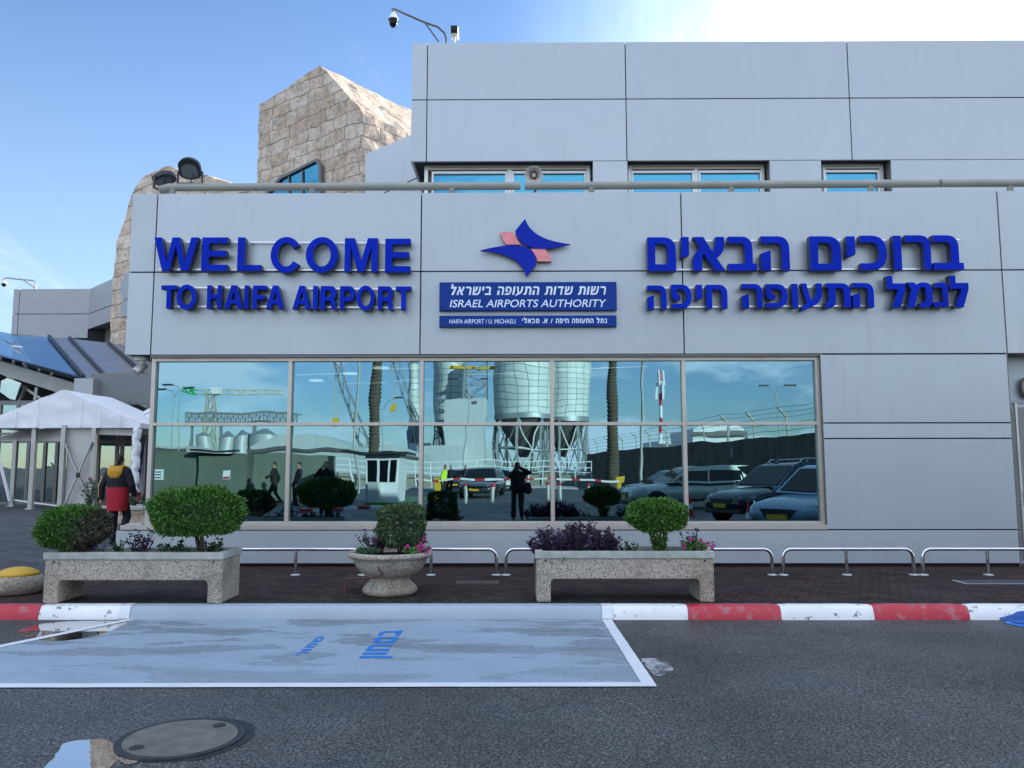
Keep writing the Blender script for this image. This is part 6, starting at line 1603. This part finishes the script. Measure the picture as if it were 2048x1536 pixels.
# tower crane
Yv = 170; tcx = mx(416, Yv); y = MY(Yv); zj = mz(786, Yv)
tcn = thing('tower_crane', 'yellow tower crane with long jib and green tail, mirrored', 'crane', (tcx, y, 0))
def lattice(mb, a, b_, w, step, r):
    a = Vector(a); b_ = Vector(b_); d = (b_ - a); L = d.length; d.normalize(); u = Vector((0, 0, 1)) if abs(d.z) < .8 else Vector((1, 0, 0)); s = d.cross(u).normalized(); u = s.cross(d)
    cs = [(s + u) * w / 2, (s - u) * w / 2, (-s - u) * w / 2, (-s + u) * w / 2]
    for c_ in cs: mb.bar(a + c_, b_ + c_, r, r)
    n = max(2, int(L / step))
    for i in range(n):
        p, q = a + d * L * i / n, a + d * L * (i + 1) / n
        for k in range(4):
            mb.bar(p + cs[k], q + cs[(k + 1) % 4], r * .7, r * .7)
b = MB(); lattice(b, (0, 0, 0), (0, 0, zj), 1.5, 2.4, .17); b.build('mast', M['crane_y'], tcn)
b = MB(); lattice(b, (mx(392, Yv) - tcx, 0, zj), (mx(620, Yv + 30) - tcx, -6, zj + .5), 1.0, 2.4, .12); b.build('jib', M['crane_y'], tcn)
b = MB(); lattice(b, (mx(362, Yv) - tcx, 0, zj + .8), (mx(388, Yv) - tcx, 0, zj), 1.0, 1.5, .3); b.build('tail', M['green_p'], tcn)
b = MB(); b.box((.4, -.7, zj - .4), (1.9, .7, zj + 1.0)); b.build('cab', M['white'], tcn)
for lab, (x0, y0), (x1, y1), Yv in [('grey luffing crane boom leaning left of the palm trunk, mirrored', (738, 905), (672, 718), 130), ('grey luffing crane boom leaning beside the slender silo, mirrored', (842, 880), (785, 700), 138)]:
    a, e = mir(x0, y0, Yv), mir(x1, y1, Yv); t_ = thing('boom_crane', lab, 'crane', (a.x, a.y, 0), group='luffing crane booms mirrored in the window'); b = MB(); off = Vector((a.x, a.y, 0))
    lattice(b, a - off, e - off, 1.1, 2.4, .16); b.build('boom', M['steel_gr'], t_)
    b = MB(); b.cbox((0, 0, a.z - 1.5), (3.5, 3, 3)); b.box((-.5, -.5, 0), (.5, .5, a.z - 3)); b.build('base', M['white'], t_)
    b = MB(); p = e - off; b.bar(p, p - Vector((0, 0, 10)), .07, .07); b.bar(p + Vector((.8, 0, 0)), p + Vector((.8, 0, -10)), .07, .07); b.cbox(p - Vector((-.4, 0, 10.4)), (1.1, .8, 1.2)); b.build('hook', M['yellow'], t_)
# palms
def palm(label, px, Yv, hgt=12.5, r=.25):
    t_ = thing('palm_tree', label, 'tree', (mx(px, Yv), MY(Yv), 0), group='palm trees mirrored in the window'); b = MB(); rings = []; n = 70
    for i in range(n + 1):
        z = hgt * i / n; k = r * (1.12 - .2 * i / n); rings += [(k * .90, z), (k * 1.10, z + hgt / n * .72)]
    b.lathe(rings, 16); b.build('trunk', M['palm_bark'], t_, smooth=30)
    f_ = MB(); rnd = random.Random(px)
    for k in range(34):
        a = rnd.uniform(0, 2 * pi); up_ = rnd.uniform(-.5, 1.1); L = rnd.uniform(2.6, 3.4); d = Vector((cos(a), sin(a), up_)).normalized(); p = Vector((0, 0, hgt)); pts = []
        for j in range(9): pts.append(p.copy()); p += d * L / 8; d = (d + Vector((0, 0, -.17))).normalized()
        f_.tube(pts, [.03] * 8 + [.008], 5)
        for j in range(1, 9):
            for q in range(4):
                c_ = pts[j - 1].lerp(pts[j], q / 4); s_ = (pts[j] - pts[j - 1]).cross(Vector((0, 0, 1))).normalized()
                for sg in (-1, 1): leafq(f_, c_, s_ * sg + (pts[j] - pts[j - 1]).normalized() * .7 + Vector((0, 0, -.25)), .035, .5 * (1 - abs(j - 4) / 9), rnd)
    f_.build('crown', M['leaf_dk'], t_, fix=False); return t_
palm('palm with a scaly trunk behind the guard booth, mirrored', 747, 38, 12.5, .235)
palm('palm with a scaly trunk in front of the dark wall, mirrored', 1228, 44, 14, .24)
# poles and lamps
def street_lamp(label, px, Yv, pyt, arms, r=.07):
    t_ = thing('street_lamp', label, 'street lamp', (mx(px, Yv), MY(Yv), 0), group='street lamps mirrored in the window'); z = mz(pyt, Yv); s = Yv / 60
    b = MB(); b.tube([(0, 0, 0), (0, 0, z - .6 * s)], [r * s, r * s * .7], 10)
    for a in arms: b.tube([(0, 0, z - .62 * s), (a * .25 * s, 0, z - .15 * s), (a * .9 * s, 0, z)], [r * s * .6] * 3, 8)
    b.build('pole', M['steel_gr'], t_, smooth=60)
    for a in arms: l = MB(); l.cbox((a * 1.2 * s, 0, z + .03 * s), (.75 * s, .3 * s, .12 * s)); l.build('lamp_head', M['charcoal'], t_)
street_lamp('double-armed street lamp in front of the stair tower, mirrored', 932, 110, 762, (-1, 1), .05)
street_lamp('single-armed street lamp left of the tower crane, mirrored', 357, 80, 768, (-1,), .05)
street_lamp('shorter street lamp at the far left of the window, mirrored', 343, 95, 777, (-1, 1), .05)
street_lamp('three-headed street lamp above the dark wall at the right, mirrored', 1560, 85, 776, (-.8, .9), .05)
street_lamp('street lamp right of the first palm trunk, mirrored', 764, 90, 797, (1,), .05)
for lab, px, Yv, pyt, r in [('plain grey pole left of the first palm, mirrored', 712, 48, 640, .075), ('plain pale pole right of the second palm, mirrored', 1284, 42, 640, .085)]:
    b = MB(); b.tube([(mx(px, Yv), MY(Yv), 0), (mx(px, Yv), MY(Yv), mz(pyt, Yv))], [r, r * .8], 12); tag(b.build('pole', M['concrete_lt'], smooth=60), lab, 'pole', 'plain poles mirrored in the window')
am = thing('antenna_mast', 'red and white banded antenna mast above the dark wall, mirrored', 'mast', (mx(1322, 95), MY(95), 0)); zb_ = mz(915, 95); zt_ = mz(745, 95)
for i in range(7): b = MB(); za, zc_ = zb_ + (zt_ - zb_) * i / 7, zb_ + (zt_ - zb_) * (i + 1) / 7 - .01; b.tube([(0, 0, za if i else 0), (0, 0, zc_)], .24 - .012 * i, 12); b.build('band', [M['red'], M['white']][i % 2], am, smooth=60)
b = MB()
for k in range(6): a = k * pi / 3; b.cbox((.5 * cos(a), .5 * sin(a), zt_ - 1.0 - (k % 2) * 1.6), (.24, .16, 2.0))
b.build('antenna', M['white'], am)
# walls
def wallrun(label, pts, z0_, z1_, m_, name='boundary_wall', th=.3, cop=None):
    t_ = thing(name, label, 'wall', (0, 0, 0)); b = MB()
    for (p, q, za, zc_) in [(pts[i], pts[i + 1], z1_[i], z1_[i + 1]) for i in range(len(pts) - 1)]:
        d = Vector((q[0] - p[0], q[1] - p[1], 0)).normalized(); nrm = Vector((-d.y, d.x, 0)) * th
        b.prism([(p[0], p[1], z0_), (q[0], q[1], z0_), (q[0], q[1], zc_), (p[0], p[1], za)], nrm)
    o = b.build('wall', m_, t_); uv_planar(o); return t_
wr_pts = [(mir(1180, 905, 75).x, MY(75)), (mir(1370, 885, 52).x, MY(52)), (mir(1650, 866, 35).x, MY(35)), (22, MY(28))]
wt = wallrun('long dark brown block wall with bent-topped wire fence, mirrored behind the parked cars', wr_pts, 0, [mz(905, 75), mz(887, 52), mz(866, 35), mz(866, 35)], M['wall_brown'])
zw = [mz(905, 75), mz(887, 52), mz(866, 35), mz(866, 35)]; wires = MB()
for i in range(3):
    p, q = Vector((wr_pts[i][0], wr_pts[i][1], zw[i])), Vector((wr_pts[i + 1][0], wr_pts[i + 1][1], zw[i + 1])); d = (q - p).normalized(); n = max(3, int((q - p).length / 3.2)); s = Vector((-d.y, d.x, 0))
    for k in range(n):
        a = p.lerp(q, k / n) ; b = MB(); b.bar(a, a + Vector((0, 0, .85)), .09, .09); b.bar(a + Vector((0, 0, .85)), a + Vector((-.4, .1, 1.3)), .09, .09); b.build('fence_post', M['concrete_lt'], wt)
    for (h_, o_) in ((.25, 0), (.55, 0), (.85, 0), (1.08, -.2), (1.3, -.4)): wires.bar(p + Vector((o_, 0, h_)), q + Vector((o_, 0, h_)), .022, .022)
wires.build('wire', M['steel_gr'], wt)
Yv = 36; gw = wallrun('flat green-grey compound wall behind the walking people, mirrored', [(mx(260, Yv), MY(Yv)), (mx(500, Yv), MY(Yv)), (mx(660, Yv + 6), MY(Yv + 6))], 0, [mz(902, Yv), mz(906, Yv), mz(910, Yv)], M['wall_green'])
b = MB(); b.box((mx(404, Yv), MY(Yv) + .3, 0), (mx(484, Yv), MY(Yv) + .5, mz(908, Yv)), 0); b.build('gate', M['wall_green'], gw); b = MB(); b.box((mx(400, Yv), MY(Yv) + .2, mz(903, Yv)), (mx(486, Yv), MY(Yv) + 1.0, mz(903, Yv) + .08)); b.build('gate_roof', M['charcoal'], gw)
sg = thing('notice_sign', 'small white notice on the gate, mirrored', 'sign', (0, 0, 0)); b = MB(); b.box((mx(456, Yv), MY(Yv) + .51, mz(958, Yv)), (mx(470, Yv), MY(Yv) + .53, mz(941, Yv))); b.build('board', M['white'], sg); b = MB(); b.box((mx(457, Yv), MY(Yv) + .531, mz(957, Yv)), (mx(469, Yv), MY(Yv) + .536, mz(953, Yv))); b.build('red_strip', M['red'], sg)
sg = thing('notice_sign', 'white notice with grey lines of text at the left edge of the window, mirrored', 'sign', (0, 0, 0)); b = MB(); b.box((mx(313, Yv), MY(Yv) + .31, mz(956, Yv)), (mx(336, Yv), MY(Yv) + .33, mz(938, Yv))); b.build('board', M['white'], sg)
b = MB()
for k in range(3): b.box((mx(316, Yv), MY(Yv) + .331, mz(943.5 + k * 5, Yv)), (mx(333, Yv), MY(Yv) + .334, mz(941.5 + k * 5, Yv)))
b.build('text_line', M['charcoal'], sg)
# pale warehouse and background sheds
def shed(label, px0, px1, pyt, Yv, m_, curve=0, dep=10):
    t_ = thing('warehouse', label, 'building', (0, 0, 0)); y = MY(Yv); x0, x1, z = mx(px0, Yv), mx(px1, Yv), mz(pyt, Yv); b = MB(); n = 14
    pts = [(x0, y, 0), (x1, y, 0)] + [(x1 + (x0 - x1) * i / n, y, z + curve * 4 * (i / n) * (1 - i / n)) for i in range(n + 1)]
    b.prism(pts, (0, -dep, 0)); b.build('wall', m_, t_)
    b = MB(); b.box((x0 - .2, y + .01, z - .6), (x1 + .2, y + .3, z - .25)); b.build('eave', M['frame_dk'], t_)
    b = MB(); b.box((x0 + (x1 - x0) * .15, y + .01, 0), (x0 + (x1 - x0) * .45, y + .06, z * .6)); b.build('door', M['frame_dk'], t_); return t_
shed('pale shallow-curved warehouse behind the walking people, mirrored', 505, 700, 892, 78, M['shed'], 1.3)
shed('long pale shed behind the guard booth, mirrored', 690, 845, 903, 95, M['shed'], 1.0)
shed('pale building beyond the left end of the compound wall, mirrored', 250, 372, 893, 88, M['concrete_lt'], 0)
shed('white building with an arched shape beyond the dark wall, mirrored', 1385, 1492, 858, 70, M['white'], .5)
shed('grey shed right of the white building beyond the wall, mirrored', 1500, 1700, 872, 110, M['shed'], 0)
shed('white building behind the second palm, mirrored', 1318, 1362, 880, 85, M['white'], 0)
# white railing, barrier, posts
rf = thing('white_railing', 'white steel railing along the far road, mirrored', 'railing', (0, 0, 0)); Yv = 62; y = MY(Yv); b = MB(); x0, x1 = mx(505, Yv), mx(1185, Yv)
zt_ = mz(919, Yv)
for dz in (0, .45, .85): b.bar((x0, y, zt_ - dz), (x1, y, zt_ - dz), .07, .07)
b.build('rail', M['white'], rf)
for k in range(22): b = MB(); x = x0 + (x1 - x0) * k / 21; b.bar((x, y - .04, 0), (x, y - .04, zt_), .08, .08); b.build('post', M['white'], rf)
Yv = 64; lw_ = wallrun('low tan wall along the far road below the white railing, mirrored', [(mx(640, Yv), MY(Yv)), (mx(1190, Yv), MY(Yv))], 0, [1.0, 1.0], M['wall_tan'])
ba = thing('barrier_gate', 'yellow barrier machine with a long red and white striped arm, mirrored', 'barrier', (mx(877, 41), MY(41), 0))
b = MB(); b.box((-.22, -.2, 0), (.22, .2, 1.02)); b.box((-.25, -.23, 1.02), (.25, .23, 1.1)); b.build('cabinet', M['yellow'], ba, bevel=.02)
L0, L1 = mx(832, 41) - mx(877, 41), mx(1238, 41) - mx(877, 41); n = 26
b = MB(); 
for k in range(n): b.box((L0 + (L1 - L0) * k / n, .24, .90), (L0 + (L1 - L0) * (k + 1) / n, .29, 1.0), k % 3 == 2)
b.build('arm', [M['white'], M['red']], ba)
b = thing('barrier_support', 'yellow post receiving the barrier arm near the second palm, mirrored', 'post', (mx(1240, 41), MY(41), 0)); p_ = MB(); p_.box((-.1, -.1, 0), (.1, .1, .85)); p_.box((-.2, -.12, .85), (.2, .12, 1.15)); p_.build('post', M['yellow'], b, bevel=.01)
for px, lab in [(935, 'leftmost of the steel bollards'), (986, 'steel bollard left of the photographer'), (1098, 'steel bollard beside the window bar right of the photographer'), (1118, 'steel bollard just right of the window bar'), (1177, 'rightmost of the steel bollards')]:
    t_ = thing('bollard', lab + ', silver with red top, mirrored', 'bollard', (mx(px, 36), MY(36), 0), group='silver bollards mirrored in the window')
    b = MB(); b.lathe([(.085, 0), (.085, .72)], 18); b.build('post', M['frame_lt'], t_, smooth=40); b = MB(); b.lathe([(.088, .722), (.088, .82), (.05, .85), (.002, .86)], 18); b.build('cap', M['red'], t_, smooth=40)
isl = MB(); isl.box((mx(480, 44), MY(60), 0), (mx(1190, 44), MY(56), .12)); structure('far_pavement', isl, M['concrete_lt'])
gi = MB(); gi.box((mx(700, 31), MY(41), 0), (mx(800, 31), MY(34), .10)); tag(gi.build('grass_strip', M['leaf']), kind='structure')
ck = MB(); x0, x1 = mx(600, 29), mx(845, 29); n = 10
for k in range(n): ck.box((x0 + (x1 - x0) * k / n, MY(29) - .3 - k * .35, 0), (x0 + (x1 - x0) * (k + 1) / n - .01, MY(29) - .05 - k * .35, .13), k % 2)
structure('island_kerb', ck, [M['kerb_red'], M['kerb_white']])
# guard booth
Yv = 36; gb = thing('guard_booth', 'white guard booth with a flat dark roof below the palm trunk, mirrored', 'booth', (mx(772, Yv), MY(Yv), 0))
b = MB(); w = (mx(805, Yv) - mx(738, Yv)) / 2; zr_ = mz(906, Yv); b.box((-w, -1.1, 0), (w, 1.1, zr_ - .01)); b.build('wall', M['white'], gb, bevel=.03)
b = MB(); b.box((-w - .9, -1.6, zr_), (w + .4, 1.6, zr_ + .12)); b.build('roof', M['charcoal'], gb)
for (a, c_) in ((-w + .12, -.18), (-.05, w - .45), (w - .36, w - .1)): b = MB(); b.box((a, 1.105, .95), (c_, 1.13, zr_ - .25)); b.build('window', M['dark_glass'], gb)
b = MB(); b.box((-.55, 1.35, 0), (.0, 1.7, .95)); b.build('cabinet', M['frame_lt'], gb, bevel=.02); b = MB(); b.box((-w + .05, 1.14, .2), (-w + .75, 1.45, .8)); b.lathe([(.2, 0), (.2, .02)], 20, T=Matrix.Translation((-w + .4, 1.46, .5)) @ Matrix.Rotation(-pi / 2, 4, 'X')); b.build('air_conditioner', M['offwhite'], gb)
for px, Yv, lab in [(1378, 25.5, 'red and white traffic cone beside the parked dark car, mirrored'), (1496, 20.5, 'small traffic cone in front of the dark car wheel, mirrored')]:
    t_ = thing('traffic_cone', lab, 'cone', (mx(px, Yv), MY(Yv), 0), group='traffic cones mirrored in the window'); b = MB(); b.box((-.17, -.17, 0), (.17, .17, .03)); b.lathe([(.13, .03), (.022, .68), (.02, .70)], 20); b.build('body', M['red'], t_, smooth=30)
    b = MB(); b.lathe([(.098, .25), (.073, .40)], 20); b.build('band', M['white'], t_, smooth=40)
ps = thing('parking_sign', 'small white sign on a red post in front of the dark wall, mirrored', 'sign', (mx(1468, 44), MY(44), 0)); b = MB(); b.tube([(0, 0, 0), (0, 0, mz(912, 44))], .05, 8); b.build('post', M['red'], ps); b = MB(); b.box((-.15, .06, mz(911, 44)), (.16, .09, mz(893, 44))); b.build('board', M['white'], ps)

# cars
def car(label, loc, rz, L, W, Hh, paintm, rack=False):
    t_ = thing('parked_car', label, 'car', loc, rz, group='cars mirrored in the window')
    h2 = L / 2; k = Hh / 1.68
    # body : rounded lofted shell along x (front = +x)
    st_ = [(-h2, .50, .86, .80), (-h2 + .10, .36, .98, .92), (-h2 + .5, .28, 1.02, .99), (-h2 + 1.6, .26, 1.02, 1.0), (.2, .26, 1.01, 1.0), (h2 - 1.65, .26, 1.0, 1.0), (h2 - 1.3, .27, .985, .99), (h2 - .55, .28, .90, .97), (h2 - .18, .30, .82, .90), (h2 - .03, .38, .70, .80), (h2, .46, .60, .72)]
    b = MB(); o = 0; n = 20
    for (x, zl_, zh_, wf) in st_:
        zl_ *= k; zh_ *= k; w = W / 2 * wf; cz = (zl_ + zh_) / 2; hz = (zh_ - zl_) / 2
        for q in range(n):
            a = 2 * pi * q / n; ca, sa = cos(a), sin(a); pw = (abs(ca) ** 4.5 + abs(sa) ** 3.2) ** (-1 / 3.8)
            yy = w * ca * pw; zz_ = cz + hz * sa * pw
            if zz_ > cz: yy *= 1 - .06 * (zz_ - cz) / hz
            b.v.append((x, yy, min(max(zz_, zl_), zh_)))
    for i in range(len(st_) - 1):
        for q in range(n): a = i * n + q; c_ = i * n + (q + 1) % n; b.f.append((a, c_, c_ + n, a + n)); b.m.append(0)
    b.f.append(tuple(range(n))); b.m.append(0); b.f.append(tuple((len(st_) - 1) * n + q for q in range(n))); b.m.append(0)
    # cabin
    xf0, xf1, xr1_, xr0 = h2 - 1.32, h2 - 2.15, -h2 + .62, -h2 + .16; zb_, zt_ = 1.0 * k, Hh; wb, wt_ = W / 2 * .93, W / 2 * .74
    def cab(x, z): t = (z - zb_) / (zt_ - zb_); return wb + (wt_ - wb) * t
    prof_ = [(xf0, zb_), (xf0 - .42, zb_ + .32 * k), (xf1, zt_ - .06), (xf1 - .35, zt_), (xr1_ - .5, zt_ + .005), (xr1_, zt_ - .05), (xr0 + .12, zb_ + .32 * k), (xr0, zb_)]
    o = len(b.v)
    for (x, z) in prof_: b.v += [(x, -cab(x, z), z), (x, cab(x, z), z)]
    m_ = len(prof_)
    for i in range(m_ - 1): b.f.append((o + 2 * i, o + 2 * i + 1, o + 2 * i + 3, o + 2 * i + 2)); b.m.append(0)
    b.f.append(tuple(o + 2 * i for i in range(m_))); b.m.append(0); b.f.append(tuple(o + 2 * i + 1 for i in range(m_ - 1, -1, -1))); b.m.append(0)
    b.build('body', paintm, t_, smooth=38)
    def side(name, P, m__, s, off=.012):
        q = MB(); q.prism([(x, s * (cab(x, z) + off), z) for x, z in P], (0, -s * .006, 0)); q.build(name, m__, t_)
    zw0, zw1 = zb_ + .09, zt_ - .17; dv = [xf0 - .42, (xf1 + xr1_) / 2 + .18, xr1_ - .15 + .1, xr0 + .22]
    for s in (-1, 1):
        side('window', [(xf0 - .22, zw0), (dv[1] + .05, zw0), (dv[1] + .05, zw1), (xf1 - .1, zw1)], M['dark_glass'], s)
        side('window', [(dv[1] - .03, zw0), (xr1_ - .10, zw0), (xr1_ - .10, zw1), (dv[1] - .03, zw1)], M['dark_glass'], s)
        side('window', [(xr1_ - .17, zw0), (xr0 + .22, zw0 + .06), (xr1_ - .02, zw1 - .02), (xr1_ - .17, zw1)], M['dark_glass'], s)
        q = MB(); q.cbox((xf0 - .35, s * (W / 2 + .10), zb_ + .08), (.12, .20, .14)); q.build('mirror', paintm, t_, bevel=.02)
        for (d0, d1) in ((dv[1] + .02, .04),): q = MB(); q.cbox((dv[1] - .25, s * (W / 2 * 1.0 + .004), .80 * k), (.16, .02, .03)); q.build('handle', M['chrome'], t_)
        q = MB(); q.prism([(h2 - .12, s * W * .33, .72 * k), (h2 - .50, s * W * .475, .80 * k), (h2 - .48, s * W * .470, .70 * k), (h2 - .06, s * W * .33, .63 * k)], (.035, s * .025, .01)); q.build('headlight', M['frame_lt'], t_)
        q = MB(); q.prism([(-h2 + .05, s * W * .40, .95 * k), (-h2 + .05, s * W * .47, .93 * k), (-h2 + .12, s * W * .47, .70 * k), (-h2 + .02, s * W * .40, .72 * k)], (-.05, s * .02, 0)); q.build('tail_light', M['red'], t_)
    def slab(name, x0, z0_, x1, z1_, m__):
        q = MB(); n_ = Vector((z1_ - z0_, 0, -(x1 - x0))).normalized(); n_ = n_ if n_.x * x0 > 0 or abs(x0) < .3 else -n_; f_ = .90
        q.prism([(x0 + n_.x * .01, -cab(x0, z0_) * f_, z0_ + n_.z * .01), (x0 + n_.x * .01, cab(x0, z0_) * f_, z0_ + n_.z * .01), (x1 + n_.x * .01, cab(x1, z1_) * f_, z1_ + n_.z * .01), (x1 + n_.x * .01, -cab(x1, z1_) * f_, z1_ + n_.z * .01)], n_ * .006); q.build(name, m__, t_)
    slab('windscreen', xf0 - .06, zb_ + .05, xf1 + .04, zt_ - .09, M['dark_glass']); slab('rear_window', xr0 + .02, zb_ + .06, xr0 + .11, zb_ + .30 * k, M['dark_glass'])
    for x in (h2 - .88, -h2 + .86):
        for s in (-1, 1):
            q = MB(); T = Matrix.Translation((x, s * (W / 2 - .005), .35 * k)) @ Matrix.Rotation(-s * pi / 2, 4, 'X'); q.lathe([(.40 * k, -.1), (.40 * k, .006), (.001, .006)], 28, T=T); q.build('wheel_arch', M['black'], t_)
            q = MB(); T = Matrix.Translation((x, s * (W / 2 - .20), .345 * k)) @ Matrix.Rotation(-s * pi / 2, 4, 'X'); R_ = .345 * k
            q.lathe([(R_ * .6, 0), (R_ * .96, 0), (R_, .03), (R_, .20), (R_ * .95, .225), (R_ * .68, .225)], 30, T=T); tyre = q.build('tyre', M['tyre'], t_, smooth=30)
            q = MB(); q.lathe([(R_ * .68, .20), (R_ * .64, .222), (R_ * .60, .16), (.001, .16)], 30, T=T)
            for j in range(5):
                a = 2 * pi * j / 5; q.prism([T @ Vector((R_ * .64 * cos(a + d) if rr else .06 * cos(a + d * 3), R_ * .64 * sin(a + d) if rr else .06 * sin(a + d * 3), .20)) for rr, d in ((1, -.2), (1, .2), (0, .3), (0, -.3))], T.to_3x3() @ Vector((0, 0, .02)))
            q.build('rim', M['frame_lt'], tyre, smooth=30)
    q = MB(); q.prism([(h2 + .002, -W * .24, .66 * k), (h2 + .002, W * .24, .66 * k), (h2 - .0, W * .17, .47 * k), (h2 - .0, -W * .17, .47 * k)], (.02, 0, 0)); q.build('grille', M['black'], t_)
    q = MB(); q.box((h2 + .024, -.26, .43 * k), (h2 + .034, .26, .54 * k)); q.build('number_plate', M['yellow'], t_)
    q = MB(); q.box((h2 - .25, -W * .40, .27 * k), (h2 - .02, W * .40, .40 * k)); q.build('lower_bumper', M['black'], t_, bevel=.03)
    if rack:
        for s in (-1, 1): q = MB(); q.tube([(xf1 - .3, s * wt_ * .9, zt_), (xf1 - .4, s * wt_ * .9, zt_ + .10), (xr1_ - .2, s * wt_ * .9, zt_ + .10), (xr1_ - .1, s * wt_ * .9, zt_)], .025, 8); q.build('roof_rail', M['frame_lt'], t_)
    return t_
M['car_silver'] = mat('silver_green_paint', (.36, .40, .35), .35, .2, .03, coat=.4); M['car_dark'] = mat('dark_blue_paint', (.006, .010, .018), .25, .2, .03, coat=.5); M['car_pale'] = mat('pale_blue_white_paint', (.22, .33, .42), .3, .2, .03, coat=.5); M['car_grey'] = mat('grey_car_paint', (.075, .08, .085), .25, .4, .03, coat=1); M['car_white'] = mat('white_car_paint', (.70, .72, .72), .25, 0, .03, coat=1)
def carpos(px, Yv): return (mx(px, Yv), MY(Yv), 0)
car('pale silver-green parked car seen from the side in front of the dark wall, mirrored', carpos(1372, 31), radians(172), 4.8, 1.9, 1.66, M['car_silver'])
car('dark blue parked car with pale roof rails behind the standing figure, mirrored', carpos(1560, 23.5), radians(152), 4.6, 1.86, 1.70, M['car_dark'], True)
car('pale blue-white car with dark grille at the right edge of the window, mirrored', carpos(1655, 19.5), radians(140), 4.5, 1.85, 1.60, M['car_pale'])
car('low dark car parked behind the silver-green one, mirrored', carpos(1330, 37), radians(165), 4.5, 1.8, 1.45, M['car_dark'])
car('grey car facing the barrier with lit yellow plate, mirrored', carpos(967, 44), radians(97), 4.5, 1.82, 1.55, M['car_grey'])
car('white car queuing behind the grey car, mirrored', carpos(1000, 52), radians(95), 4.5, 1.8, 1.55, M['car_white'])
car('dark grey car at the left behind the guard, mirrored', carpos(920, 52), radians(93), 4.4, 1.8, 1.5, M['car_grey'])
